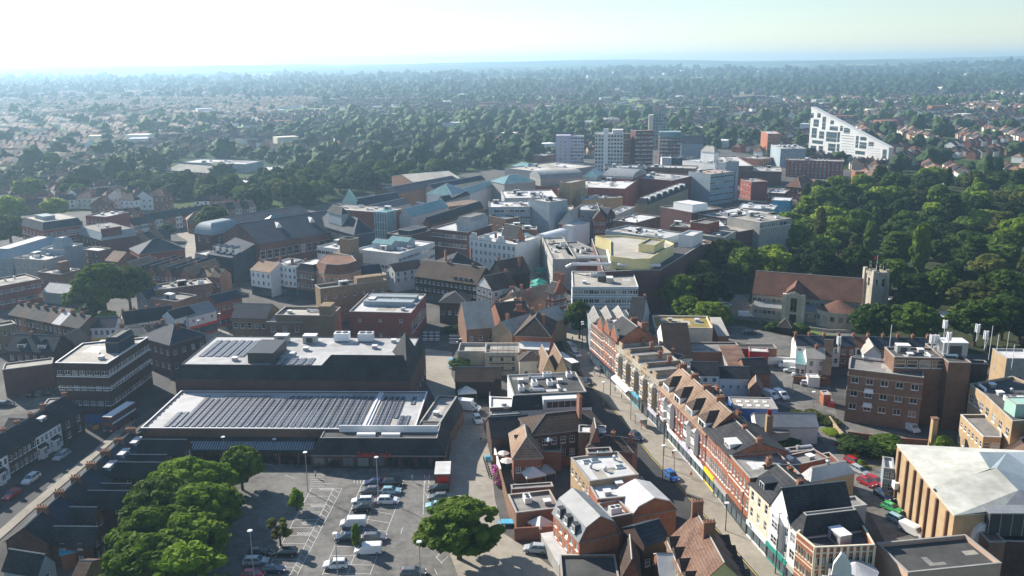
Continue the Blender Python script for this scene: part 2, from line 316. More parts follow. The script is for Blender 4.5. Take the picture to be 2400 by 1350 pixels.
def box_b(name, label, cat, A, ang, poly, h, roof='flat', rise=0, wall='brick', rm='felt', win='', ws=(1.1, 1.5), st='sash', fm='frame', gf=None, wz=None, pa=.5, top='felt',
          ov=.35, ins=None, cop='concrete', bands=(), ch=(), cl=0, group=None, sh=None, shop=None, z0=0, chm='brick', chl=False, sky=0, dm=(), parent=None, bandm='white'):
    b = Bld(); b.poly = poly; b.h = h; b.ang = ang; b.sh = sh or name.replace('_', ' '); b.z0 = z0
    b.W = poly[1][0]; b.D = poly[2][1] if len(poly) == 4 else max(p[1] for p in poly)
    b.root = parent or empty(name, (A.x, A.y, 0), ang, label, cat, group)
    n = len(poly); wm_, rf = MB(), MB(); rects = {}
    for tok in win.split():
        f, spec = tok[0], tok[1:].split('@'); i = 'frbl'.index(f) if f in 'frbl' else int(f); r, c = map(int, spec[0].split('x'))
        o = spec[1].split(',') if len(spec) > 1 else []
        w_, h_ = (float(o[0]), float(o[1])) if len(o) > 1 else ws; s_ = o[2] if len(o) > 2 else st
        p, q = Vector(poly[i]), Vector(poly[(i+1) % n]); Ln = (q-p).length; lo, hi = wz or (z0+(gf if gf is not None else .5), h-.35)
        w_ = min(w_, Ln/c*.94); rh = (hi-lo)/r; h_ = min(h_, rh*.92)
        for a in range(r):
            for bb in range(c): rects.setdefault(i, []).append((Ln*(bb+.5)/c, lo+rh*(a+.5), w_, h_, s_))
    zt = h if roof != 'flat' else h
    for i in range(n):
        p, q = Vector(poly[i]), Vector(poly[(i+1) % n]); Ln = (q-p).length
        if Ln < .05: continue
        d = (q-p)/Ln; nn = Vector((d.y, -d.x)); rr = rects.get(i, [])
        wall_grid(wm_, p, d, nn, Ln, z0, zt, rr, wall); a = math.atan2(d.y, d.x)
        for (xc, zc, w_, h_, s_) in rr:
            add_window(b.root, p.x+d.x*xc-nn.x*.1, p.y+d.y*xc-nn.y*.1, zc, a, w_, h_, s_, fm)
    b.zr = roof_geo(rf, poly, h, roof, rise, rm, wm_, wall, pa, top, ov, ins, cop)
    if roof == 'flat' and pa >= 0 and n == 4 and b.W*b.D > 90:
        r9 = random.Random(hash_(b.sh)+int(A.x)); zz = b.zr+(.165 if pa == 0 else 0)
        for i in range(3+int(min(6, b.W*b.D/120))):
            w9, d9 = b.W*r9.uniform(.08, .35), b.D*r9.uniform(.1, .4); x9, y9 = r9.uniform(.6, max(.7, b.W-w9-.6)), r9.uniform(.6, max(.7, b.D-d9-.6)); zq = zz+.004*(i+1)
            if x9+w9 < b.W-.4 and y9+d9 < b.D-.4: rf.quad((x9, y9, zq), (x9+w9, y9, zq), (x9+w9, y9+d9, zq), (x9, y9+d9, zq), r9.choice(('felt', 'beigeroof', 'lightroof', 'felt', rm)))
        if cl == 0 and A.y > 215 and b.W*b.D > 150 and b.h < 21: cl = min(8, 2+int(b.W*b.D/130))
    b.wall = wm_.build('wall', b.root); b.roof = rf.build('roof', b.root)
    if bands:
        s = MB()
        for z in bands:
            E, I = inset(poly, -.09), inset(poly, .02)
            vs = [(p[0], p[1], zz) for zz in (z, z+.22) for p in E]
            s.add(vs, [(i, (i+1) % n, n+(i+1) % n, n+i) for i in range(n)], bandm)
            s.add([(p[0], p[1], z+.22) for p in E]+[(p[0], p[1], z+.22) for p in I], [(i, (i+1) % n, n+(i+1) % n, n+i) for i in range(n)], bandm)
        s.build('string_course', b.root)
    for c in ch:
        fx, fy = c[0]*b.W, c[1]*b.D; zz = c[2] if len(c) > 2 else (h+rise+.8 if roof != 'flat' else h+1.3)
        inst(chimney_mesh(max(1.5, zz-h+.6), chl, chm), 'chimney', b.roof, (fx, fy, zz), rad(c[3]) if len(c) > 3 else 0)
    for d_ in dm: dormer(b, *d_)
    if shop: shopfront(b, **shop)
    if sky:
        rnd = random.Random(hash_(name+str(A.x))); 
        for i in range(sky):
            x = b.W*(.15+.7*rnd.random()); y = b.D*(.2+.6*rnd.random())
            k = MB(); k.box(-.9, .9, -.6, .6, 0, .3, 'frame'); k.box(-.75, .75, -.48, .48, .3, .36, 'facadeglass'); k.build('skylight', b.roof, (x, y, b.zr+.003))
    if cl: clutter(b, cl)
    return b
def hash_(s): return sum((i+1)*ord(c) for i, c in enumerate(s)) & 0xffff
def ridge(t, p3, h, A, nrm, a, k0=0):
    'depth and rise of a pitched roof whose ridge passes through p3'
    f = .62 if a[k0] == 'gx' else .56; D_ = 8.0
    for _ in range(12): D_ = .5*D_+.5*abs((P(*tp(t, p3), h+f*D_)-A).xy.dot(nrm))
    D_ = min(11, max(3.2, D_)); a = list(a); a[k0+1] = f*D_; return 2*D_, a
def R(t, name, label, cat, p1, p2, p3, h, *a, **k):
    'rectangular building: p1-p2 its near top edge (left to right facing it), p3 a point (or a depth) on the far edge'
    p1, p2 = tp(t, p1), tp(t, p2); z0 = k.get('z0', 0)
    if isinstance(h, tuple): h = PH(p1, tp(t, h))
    A, Bq = P(*p1, h), P(*p2, h); d = (Bq-A).xy; W_ = d.length; d /= W_; nrm = Vector((-d.y, d.x))
    D_ = p3 if not isinstance(p3, tuple) else (P(*tp(t, p3), h)-A).xy.dot(nrm)
    if D_ < 0: A, d, D_ = Bq, -d, -D_; nrm = -nrm
    keep = k.pop('keep', False)
    if isinstance(p3, tuple) and a and a[0] in ('gx', 'hip') and not keep: D_, a = ridge(t, p3, h, A, nrm, a)
    return box_b(name, label, cat, A, math.atan2(d.y, d.x), [(0, 0), (W_, 0), (W_, D_), (0, D_)], h, *a, **k)
def PB(t, name, label, cat, pts, h, *a, **k):
    'building on any footprint, its top outline traced counter-clockwise seen from above (starting near left)'
    q = [P(*tp(t, p), h) for p in pts]
    ar = sum(q[i].x*q[(i+1) % len(q)].y-q[(i+1) % len(q)].x*q[i].y for i in range(len(q)))
    if ar < 0: q = [q[0]]+q[:0:-1]
    d = (q[1]-q[0]).xy; ang = math.atan2(d.y, d.x); M_ = Matrix.Rotation(-ang, 2)
    return box_b(name, label, cat, q[0], ang, [(M_ @ (p-q[0]).xy)[:] for p in q], h, *a, **k)
def loc2w(b, x, y, z=0):
    return b.root.matrix_basis @ Vector((x, y, z))
def dormer(b, face, t, w_=1.8, hh=1.5, kind='gable', rm='slate', up=.15, wm='frame', st='cas', dep=None):
    'a dormer on the slope above face (0 front, 1 right, 2 back, 3 left), t along it'
    poly = b.poly; p, q = Vector(poly[face]), Vector(poly[(face+1) % 4]); L_ = (q-p).length; d = (q-p)/L_; n_ = Vector((-d.y, d.x))
    base = p+d*(L_*t)+n_*(up*3+.35); a = math.atan2(d.y, d.x); m = MB(); dep = dep or 2.6
    z = b.h+up*3*.6; m.box(-w_/2, w_/2, 0, dep, z-.4, z+hh, wm)
    if kind == 'gable': m.ext([(-w_/2-.15, z+hh), (0, z+hh+w_*.42), (w_/2+.15, z+hh)], -.15, dep+.8, 'y', rm)
    elif kind == 'hipd': m.add([(-w_/2-.2, -.15, z+hh), (w_/2+.2, -.15, z+hh), (w_/2+.2, dep, z+hh), (-w_/2-.2, dep, z+hh), (0, w_*.45, z+hh+w_*.5), (0, dep, z+hh+w_*.5)], [(0, 1, 4), (1, 2, 5, 4), (3, 0, 4, 5)], rm)
    else: m.box(-w_/2-.15, w_/2+.15, -.15, dep, z+hh, z+hh+.15, rm, True)
    o = m.build('dormer', b.roof, (base.x, base.y, 0), a)
    add_window(o, 0, -.06, z+hh*.48, 0, w_*.75, hh*.75, st)
def shopfront(b, face=0, x0=None, x1=None, fascia='darkmetal', awn=None, zt=3.5):
    p, q = Vector(b.poly[face]), Vector(b.poly[(face+1) % len(b.poly)]); L_ = (q-p).length; d = (q-p)/L_; a = math.atan2(d.y, d.x)
    x0 = .15 if x0 is None else x0*L_; x1 = L_-.15 if x1 is None else x1*L_
    m = MB(); m.box(x0, x1, -.35, -.01, zt-.8, zt, fascia, True); m.box(x0, x1, -.12, -.01, 0, .5, fascia)
    n = max(2, int((x1-x0)/2.2))
    for i in range(n+1): x = x0+(x1-x0)*i/n; m.box(max(x0, x-.08), min(x1, x+.08), -.16, -.01, .5, zt-.8, 'darkmetal')
    m.quad((x0, -.08, .5), (x1, -.08, .5), (x1, -.08, zt-.8), (x0, -.08, zt-.8), 'facadeglass')
    o = m.build('shopfront', b.root, (p.x, p.y, 0), a)
    if awn:
        w_ = MB(); w_.ext([(-.36, zt-.1), (-1.7, zt-.8), (-1.7, zt-.95), (-.36, zt-.3)], x0, x1, 'x', awn); w_.build('awning', o)
UC = {}
def unit_mesh(k):
    if k in UC: return UC[k]
    m = MB()
    if k == 0: m.box(-1.1, 1.1, -.7, .7, .15, 1.3, 'whitemetal'); m.box(-1.0, 1.0, -.6, .6, 0, .15, 'darkmetal'); [m.tube((x, 0, 1.3), (x, 0, 1.36), .45, 'darkmetal', 10) for x in (-.5, .5)]
    if k == 1: m.box(-.6, .6, -.6, .6, 0, .8, 'greymetal'); m.box(-.75, .75, -.75, .75, .8, .95, 'whitemetal', True)
    if k == 2: m.tube((-1.6, 0, .5), (1.6, 0, .5), .32, 'whitemetal', 8); m.tube((1.6, 0, .5), (1.6, 0, 0), .32, 'whitemetal', 8); m.box(-1.8, -1.2, -.4, .4, 0, .9, 'greymetal')
    if k == 3: m.box(-1.6, 1.6, -1.1, 1.1, 0, 1.9, 'greymetal'); m.box(-1.65, 1.65, -1.15, 1.15, 1.9, 2.0, 'whitemetal', True); m.box(-.8, .8, -1.14, -1.1, .3, 1.5, 'darkmetal')
    if k == 4: m.tube((0, 0, 0), (0, 0, .9), .28, 'greymetal', 8); m.tube((0, 0, .9), (0, 0, 1.1), .45, 'whitemetal', 8, .1)
    UC[k] = m.mesh('unit'); return UC[k]
UN = ['air_conditioner', 'roof_vent', 'ventilation_duct', 'plant_box', 'roof_cowl']
UL = ['white fan unit', 'square capped vent', 'pale pipe duct', 'large grey plant box', 'round metal cowl']
def clutter(b, n, z=None, kinds=(0, 1, 1, 2, 3, 4)):
    rnd = random.Random(hash_(b.sh)+7); M_ = b.root.matrix_basis if b.root.parent is None else b.root.matrix_world
    xs = [p[0] for p in b.poly]; ys = [p[1] for p in b.poly]; done = 0; used = []
    for _ in range(n*8):
        if done >= n: break
        x = min(xs)+(max(xs)-min(xs))*rnd.uniform(.12, .88); y = min(ys)+(max(ys)-min(ys))*rnd.uniform(.15, .85)
        if not inpoly(x, y, inset(b.poly, 1.6)) or any(abs(x-u)+abs(y-v) < 4 for u, v in used): continue
        k = rnd.choice(kinds); used.append((x, y)); done += 1
        put_unit(b, k, x, y, b.zr if z is None else z, rnd.choice((0, 0, 1.57)))
def put_unit(b, k, x, y, z, r=0, label=None, sc=None):
    pt = b.root.matrix_basis @ Vector((x, y, z)); o = bpy.data.objects.new(UN[k], unit_mesh(k)); C.objects.link(o); o.location = pt; o.rotation_euler = (0, 0, b.ang+r)
    if sc: o.scale = (sc, sc, sc)
    tag(o, label or (UL[k]+' on the roof of the '+b.sh), 'roof unit', 'roof units on the '+b.sh); return o
def inpoly(x, y, pts):
    c = False; n = len(pts)
    for i in range(n):
        a, b = pts[i], pts[(i+1) % n]
        if (a[1] > y) != (b[1] > y) and x < (b[0]-a[0])*(y-a[1])/(b[1]-a[1])+a[0]: c = not c
    return c
ORD = 'first second third fourth fifth sixth seventh eighth ninth tenth eleventh twelfth thirteenth fourteenth fifteenth sixteenth'.split()
def TR(t, name, desc, p1, p2, p3, h, n, roof='gx', rise=2.6, walls=('brick',), rms=('slate',), win='f2x2', lab='house', end='left', group=None, chs=True, **k):
    'a terrace: n joined houses, each a thing of its own'
    p1, p2 = tp(t, p1), tp(t, p2)
    A, Bq = P(*p1, h), P(*p2, h); d = (Bq-A).xy; W_ = d.length/n; d.normalize(); nrm = Vector((-d.y, d.x))
    D_ = p3 if not isinstance(p3, tuple) else (P(*tp(t, p3), h)-A).xy.dot(nrm)
    if D_ < 0: A, d, D_ = Bq, -d, -D_; nrm = -nrm
    if isinstance(p3, tuple) and roof == 'gx': D_, (_, rise) = ridge(t, p3, h, A, nrm, ['gx', 0])
    if roof == 'gx' and not isinstance(p3, float): D_ = min(D_, 9.5); rise = min(rise, .31*D_)
    out = []
    for i in range(n):
        o = A.xy+d*W_*i; j = i if end == 'left' else n-1-i
        dh = ((i*37) % 5)*.004
        b = box_b(name, '%s %s from %s end of %s' % (ORD[j], lab, end, desc), lab if ' ' not in lab else lab.split()[-1], Vector((o.x, o.y, 0)), math.atan2(d.y, d.x), [(0, 0), (W_-.02, 0), (W_-.02, D_), (0, D_)],
                  h+dh, roof, rise, walls[i % len(walls)], rms[i % len(rms)], win=win, group=group or desc, ch=[(0 if i else .06, .5)] if chs else (), sh='%s %s' % (ORD[j], lab), **k)
        out.append(b)
    return out

def Q3(t, name, label, cat, a, b, c, h, *r_, **k):
    'rectangular plan seen on its corner: a, b, c the left, near and right top corners'
    a, b, c = tp(t, a), tp(t, b), tp(t, c)
    if isinstance(h, tuple): h = PH(b, tp(t, h))
    A, B_, C_ = P(*a, h), P(*b, h), P(*c, h); d = (B_-A).xy; W_ = d.length; d /= W_; n = Vector((-d.y, d.x)); D_ = abs((C_-B_).xy.dot(n)); 
    return box_b(name, label, cat, A, math.atan2(d.y, d.x), [(0, 0), (W_, 0), (W_, D_), (0, D_)], h, *r_, **k)
def part(b, name, x0, x1, y0, y1, z0, z1, m, parent=None):
    mb = MB(); mb.box(x0*b.W, x1*b.W, y0*b.D, y1*b.D, z0, z1, m, True); return mb.build(name, parent or b.root)
def part_roof(b, name, x0, x1, y0, y1, z, kind, rise, rm, wall='brick', base=None, cop='concrete', top='felt', ins=None):
    'a raised roof form standing on the roof of b, in fractions of its plan'
    q, w_ = MB(), MB(); W_, D_ = (x1-x0)*b.W, (y1-y0)*b.D; base = b.zr if base is None else base
    if z > base: q.box(0, W_, 0, D_, base, z, wall)
    roof_geo(q, [(0, 0), (W_, 0), (W_, D_), (0, D_)], z, kind, rise, rm, q, wall, coping=cop, top=top, ins=ins); return q.build(name, b.roof, (x0*b.W, y0*b.D, 0))
def text(parent, s, size, loc, rot, m, name='lettering', ext=.05):
    cu = bpy.data.curves.new(name, 'FONT'); cu.body = s; cu.size = size; cu.extrude = ext; cu.align_x = 'CENTER'; cu.resolution_u = 3; o = bpy.data.objects.new(name, cu); C.objects.link(o)
    me = bpy.data.meshes.new_from_object(o.evaluated_get(bpy.context.evaluated_depsgraph_get())); bpy.data.objects.remove(o); me.materials.clear(); me.materials.append(mat(m)); o = bpy.data.objects.new(name, me); C.objects.link(o); o.parent = parent; o.location = loc; o.rotation_euler = rot; return o
# ---------------- terrain ----------------
def vnoise(x, y, s, seed=0):
    x = np.asarray(x, float)/s; y = np.asarray(y, float)/s; xi = np.floor(x).astype(np.int64); yi = np.floor(y).astype(np.int64)
    fx = x-xi; fy = y-yi; fx = fx*fx*(3-2*fx); fy = fy*fy*(3-2*fy)
    def hh(a, b):
        n = (a*374761393+b*668265263+seed*974634777) & 0xffffffff; n = ((n ^ (n >> 13))*1274126177) & 0xffffffff; return ((n ^ (n >> 16)) & 0xffff)/65535.0
    return (hh(xi, yi)*(1-fx)+hh(xi+1, yi)*fx)*(1-fy)+(hh(xi, yi+1)*(1-fx)+hh(xi+1, yi+1)*fx)*fy
def sst(a, b, x): t = np.clip((x-a)/(b-a), 0, 1); return t*t*(3-2*t)
def terr(x, y):
    x = np.asarray(x, float); y = np.asarray(y, float)
    mid = sst(2200, 5200, y)*(10+42*vnoise(x, y, 1500, 3)*sst(-1500, 1500, x)+22*vnoise(x, y, 700, 5))
    far = sst(5500, 9500, y)*(38+34*vnoise(x, y*.6, 2600, 8)+14*vnoise(x, y, 900, 9)+8*sst(-3000, 4000, x))
    return mid+far
ys = np.concatenate([np.linspace(-300, 2000, 24), np.linspace(2100, 13500, 115)]); xs = np.linspace(-9500, 9500, 190)
X, Y = np.meshgrid(xs, ys); Z = terr(X, Y)
nx, ny = len(xs), len(ys); me = bpy.data.meshes.new('ground')
idx = np.arange(nx*ny).reshape(ny, nx); F_ = np.stack([idx[:-1, :-1], idx[:-1, 1:], idx[1:, 1:], idx[1:, :-1]], -1).reshape(-1, 4)
me.from_pydata(np.stack([X.ravel(), Y.ravel(), Z.ravel()], 1).tolist(), [], F_.tolist())
for p in me.polygons: p.use_smooth = True
g = bpy.data.objects.new('ground', me); C.objects.link(g); g['kind'] = 'structure'
m = bpy.data.materials.new('far_land'); m.use_nodes = True; nt = m.node_tree; ln = nt.links.new; b_ = nt.nodes['Principled BSDF']; b_.inputs['Roughness'].default_value = 1; b_.inputs['Specular IOR Level'].default_value = .05
tc = N(nt, 'ShaderNodeTexCoord'); n1 = N(nt, 'ShaderNodeTexNoise'); ln(tc.outputs['Object'], n1.inputs[0]); n1.inputs['Scale'].default_value = .012; n1.inputs['Detail'].default_value = 9; n1.inputs['Roughness'].default_value = .72
r1 = N(nt, 'ShaderNodeValToRGB'); ln(n1.outputs[0], r1.inputs[0]); e = r1.color_ramp.elements; e[0].position = .36; e[0].color = (.018, .035, .012, 1); e[1].position = .72; e[1].color = (.10, .14, .05, 1)
n2 = N(nt, 'ShaderNodeTexNoise'); ln(tc.outputs['Object'], n2.inputs[0]); n2.inputs['Scale'].default_value = .0022; n2.inputs['Detail'].default_value = 3
r2 = N(nt, 'ShaderNodeValToRGB'); ln(n2.outputs[0], r2.inputs[0]); e = r2.color_ramp.elements; e[0].position = .60; e[0].color = (0, 0, 0, 1); e[1].position = .63; e[1].color = (1, 1, 1, 1)
mx = N(nt, 'ShaderNodeMix', data_type='RGBA'); ln(r2.outputs[0], mx.inputs[0]); ln(r1.outputs[0], mx.inputs[6]); mx.inputs[7].default_value = (.24, .24, .10, 1); ln(mx.outputs[2], b_.inputs['Base Color'])
me.materials.append(m)
# ---------------- flat sheets: town ground, roads, grass ----------------
def bevel_poly(ps, k=0): return ps
def sheet(name, t, pts, z, m, label=None):
    mb = MB(); q = [P(*tp(t, p), 0) for p in pts]; mb.add([(p.x, p.y, z) for p in q], [tuple(range(len(q)))], m); o = mb.build(name); o['kind'] = 'structure'
    return o
def ribbon(name, pts, wl, wr, z, m, dz=0.0, wlds=None):
    'a strip along pixel points (full-photo coordinates on the ground), wl to its left and wr to its right, metres'
    q = wlds or [P(*p, 0).xy for p in pts]; n = len(q); Lr, Rr = [], []
    for i in range(n):
        d = (q[min(n-1, i+1)]-q[max(0, i-1)]).normalized(); nn = Vector((-d.y, d.x)); Lr.append(q[i]+nn*wl); Rr.append(q[i]-nn*wr)
    mb = MB(); mb.add([(p.x, p.y, z) for p in Lr+Rr], [(i, n+i, n+i+1, i+1) for i in range(n-1)], m)
    if dz:
        mb.add([(p.x, p.y, z) for p in Lr+Rr]+[(p.x, p.y, z-dz) for p in Lr+Rr], [(i, i+1, 2*n+i+1, 2*n+i) for i in range(n-1)]+[(n+i, n+i+1, 3*n+i+1, 3*n+i) for i in range(n-1)], 'kerb')
    o = mb.build(name); o['kind'] = 'structure'; return o
TOWN = [(-900, 1500), (-900, 520), (0, 508), (250, 492), (420, 498), (560, 500), (740, 482), (1100, 405), (1300, 375), (1500, 352), (1700, 350), (1890, 392), (2085, 404), (1900, 452), (1850, 520), (1835, 590), (1650, 600), (1600, 720), (1700, 772), (1850, 830), (2100, 830), (3200, 830), (3200, 1500)]
TOWNW = [P(*p, 0).xy for p in TOWN]
sheet('town_ground', 'f', TOWN, .03, 'townground')
# church yard and park
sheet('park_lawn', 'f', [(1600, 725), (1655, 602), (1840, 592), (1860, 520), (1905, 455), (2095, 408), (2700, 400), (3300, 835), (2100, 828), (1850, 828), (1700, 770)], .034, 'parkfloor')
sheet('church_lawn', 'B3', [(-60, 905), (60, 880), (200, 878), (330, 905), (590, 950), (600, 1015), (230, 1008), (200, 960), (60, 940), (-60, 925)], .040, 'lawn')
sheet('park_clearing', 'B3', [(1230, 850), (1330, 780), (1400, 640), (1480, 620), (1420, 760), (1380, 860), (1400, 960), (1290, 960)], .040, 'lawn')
sheet('churchyard_path', 'f', [(1690, 742), (1740, 690), (1775, 735), (1840, 742), (1950, 772), (2010, 780), (2000, 790), (1930, 782), (1840, 752), (1760, 752)], .042, 'oldasphalt')
sheet('church_road', 'f', [(1640, 760), (1740, 765), (1830, 785), (1870, 790), (1870, 835), (1800, 832), (1700, 800), (1640, 800)], .046, 'oldasphalt')
sheet('church_road_apron', 'f', [(1650, 700), (1700, 690), (1760, 690), (1735, 735), (1690, 750), (1640, 755)], .05, 'oldasphalt')
# pedestrian street in the middle distance and high street
sheet('plaza', 'f', [(1180, 720), (1230, 610), (1290, 520), (1390, 520), (1300, 620), (1290, 700), (1275, 760), (1380, 800), (1370, 830), (1300, 780), (1200, 760)], .04, 'paving')
KERB = [(1285, 748), (1312, 790), (1345, 850), (1382, 899), (1428, 946), (1472, 997), (1533, 1075), (1601, 1148), (1677, 1234), (1763, 1332), (1830, 1410)]
kw = [P(*p, 0).xy for p in KERB]
ribbon('high_street', KERB, 0, 9.5, .05, 'asphalt')
ribbon('far_side_pavement', KERB, 14, 0, .17, 'paving', .12)
kl = []
for i in range(len(kw)):
    d = (kw[min(len(kw)-1, i+1)]-kw[max(0, i-1)]).normalized(); kl.append(kw[i]+Vector((d.y, -d.x))*9.5)
ribbon('near_side_pavement', None, 0, 3.2, .17, 'paving', .12, wlds=kl)
ko = []
for i in range(len(kw)):
    d = (kw[min(len(kw)-1, i+1)]-kw[max(0, i-1)]).normalized(); ko.append(kw[i]+Vector((d.y, -d.x))*.35)
ribbon('yellow_line', None, .06, .06, .056, 'yellowpaint', wlds=ko)
# lane beside the supermarket
LANE = [(985, 825), (1000, 880), (1045, 960), (1075, 1010), (1095, 1090), (1110, 1180), (1150, 1260), (1210, 1340), (1260, 1420)]
sheet('service_lane', 'f', [(975, 815), (1060, 825), (1058, 880), (1085, 930), (1130, 985), (1145, 1050), (1160, 1170), (1180, 1250), (1240, 1290), (1320, 1350), (1330, 1420), (900, 1420), (1010, 1200), (1050, 1100), (1060, 1010), (1000, 900), (968, 860)], .044, 'paving')
sheet('lane_paving', 'f', [(1062, 940), (1085, 975), (1120, 1010), (1148, 1060), (1160, 1170), (1165, 1200), (1120, 1180), (1098, 1090), (1075, 1010)], .05, 'paving')
sheet('courtyard_paving', 'f', [(980, 822), (1050, 830), (1056, 880), (1045, 915), (1010, 890), (985, 860)], .05, 'paving')
# car park
sheet('car_park', 'f', [(715, 1090), (1050, 1090), (1015, 1195), (1100, 1420), (380, 1500), (470, 1250), (560, 1150), (600, 1085)], .05, 'oldasphalt')
sheet('forecourt', 'f', [(300, 1035), (760, 1035), (760, 1090), (700, 1110), (620, 1090), (400, 1090), (330, 1060)], .046, 'asphalt')
# road with the bus
ribbon('side_road', [(-60, 1262), (60, 1160), (160, 1082), (245, 1010), (300, 965), (345, 920), (395, 860), (440, 815), (480, 790)], 5, 4.5, .05, 'asphalt')
ribbon('side_road_footway', [(-60, 1295), (60, 1190), (170, 1100), (262, 1020), (300, 985)], 0, 2.2, .17, 'paving', .12)
sheet('junction', 'f', [(415, 790), (470, 760), (530, 765), (545, 800), (490, 805), (470, 830), (430, 850)], .054, 'paving')
sheet('yard_ground', 'f', [(0, 900), (125, 900), (130, 935), (210, 955), (170, 960), (90, 965), (0, 975)], .048, 'oldasphalt')
# right hand back lane and yards
sheet('back_lane', 'f', [(1830, 900), (1935, 870), (1965, 985), (2190, 1030), (2080, 1060), (2075, 1130), (2110, 1220), (2170, 1290), (2090, 1300), (2010, 1150), (1960, 1080), (1925, 1030), (1905, 1010), (1850, 1000), (1860, 960), (1800, 940)], .05, 'oldasphalt')
sheet('parking_yard', 'f', [(1770, 850), (1880, 840), (1945, 850), (1945, 900), (1860, 930), (1800, 920)], .054, 'oldasphalt')
# painted markings
def marks(name, t, segs, wd=.1, z=.058, m='paint'):
    mb = MB()
    for s in segs:
        a, b = P(*tp(t, s[:2]), 0).xy, P(*tp(t, s[2:4]), 0).xy; d = (b-a).normalized()*wd/2; n = Vector((-d.y, d.x))
        mb.add([(p.x, p.y, z) for p in (a-n, b-n, b+n, a+n)], [(0, 1, 2, 3)], m)
    o = mb.build(name); o['kind'] = 'structure'; return o
sg = []
def fan(p0, p1, q0, q1, n):
    for i in range(n+1):
        t = i/n; sg.append((p0[0]+(p1[0]-p0[0])*t, p0[1]+(p1[1]-p0[1])*t, q0[0]+(q1[0]-q0[0])*t, q0[1]+(q1[1]-q0[1])*t))
# bay lines of the middle block and the edges of the block
fan((745, 700), (470, 1335), (880, 700), (640, 1335), 10); fan((880, 700), (640, 1335), (1020, 740), (810, 1335), 10)
sg += [(752, 690, 465, 1345), (885, 690, 640, 1345), (1000, 830, 800, 1345), (1185, 640, 1175, 920), (1222, 640, 1215, 700), (1185, 640, 1222, 700), (1185, 760, 1222, 820), (1222, 640, 1185, 700)]
fan((390, 735), (60, 1345), (545, 735), (240, 1345), 11)
sg += [(390, 735, 60, 1345), (545, 735, 240, 1345), (605, 735, 290, 1345), (545, 735, 605, 735)]
for i in range(17): t = i/17; sg.append((545-305*t, 740+600*t, 590-305*t-8, 765+600*t))
for yy in (742, 860, 985, 1055):
    x0 = 445-(yy-742)*.5
    for i in range(5): sg.append((x0+i*20, yy-10, x0+i*20+20, yy+8)); sg.append((x0+i*20, yy+8, x0+i*20+20, yy-10))
for i in range(6): t = i/6; sg.append((380, 640+16*i, 480, 640+16*i))
for i in range(9): sg.append((690+i*22, 672, 705+i*22-14, 700))
sg += [(205, 640, 275, 668), (60, 560, 130, 580), (1030, 1010, 1018, 1055), (1265, 1215, 1310, 1265), (1310, 1170, 1265, 1225), (1350, 1215, 1300, 1260), (120, 590, 160, 600), (1255, 1300, 1275, 1340), (485, 700, 580, 706)]
marks('parking_markings', 'C1', sg, .085)
marks('street_markings', 'f', [(1330, 800, 1345, 822), (1362, 850, 1380, 872), (1400, 905, 1418, 925), (1438, 950, 1456, 972), (60, 1190, 90, 1165), (110, 1145, 140, 1120), (165, 1100, 190, 1080), (300, 990, 320, 970)], .12, .06)
marks('road_crossing', 'B0', [(1350, 985, 1540, 985), (1345, 997, 1530, 997), (1345, 1009, 1510, 1009), (1350, 1021, 1490, 1021)], .45, .062)
# ---------------- trees ----------------
def leaf_cloud(rng, lobes, n, size, flat=1.0, jit=.75):
    w_ = np.array([l[3]**1.6 for l in lobes]); k = rng.choice(len(lobes), n, p=w_/w_.sum()); L_ = np.array(lobes)[k]
    d = rng.normal(size=(n, 3)); d /= np.linalg.norm(d, axis=1)[:, None]
    c = L_[:, :3]+d*L_[:, 3:4]*(.82+.26*rng.random((n, 1)))*np.array([1, 1, flat])
    nn = d+rng.normal(size=(n, 3))*jit*.6; nn[:, 2] += .25; nn /= np.linalg.norm(nn, axis=1)[:, None]
    a = np.cross(nn, rng.normal(size=(n, 3))); a /= np.linalg.norm(a, axis=1)[:, None]; b = np.cross(nn, a)
    s = size*(.6+.8*rng.random((n, 1)))*.5; s2 = s*(.55+.5*rng.random((n, 1)))
    v = np.stack([c-a*s-b*s2*.5, c+b*s2*-1, c+a*s-b*s2*.2, c+a*s*.3+b*s2, c-a*s*.6+b*s2*.8], 1).reshape(-1, 3)
    return v
def np_mesh(name, v, nper, mats_, mi=None, tris=None):
    me = bpy.data.meshes.new(name); nf = len(v)//nper if tris is None else len(tris); k = nper if tris is None else tris.shape[1]
    me.vertices.add(len(v)); me.vertices.foreach_set('co', np.asarray(v, np.float32).ravel())
    me.loops.add(nf*k); me.loops.foreach_set('vertex_index', (np.arange(nf*k) if tris is None else tris.ravel()).astype(np.int32))
    me.polygons.add(nf); me.polygons.foreach_set('loop_start', (np.arange(nf)*k).astype(np.int32)); me.polygons.foreach_set('loop_total', np.full(nf, k, np.int32))
    for m in mats_: me.materials.append(mat(m))
    if mi is not None: me.polygons.foreach_set('material_index', np.asarray(mi, np.int32))
    me.update(calc_edges=True); return me
TP = {}
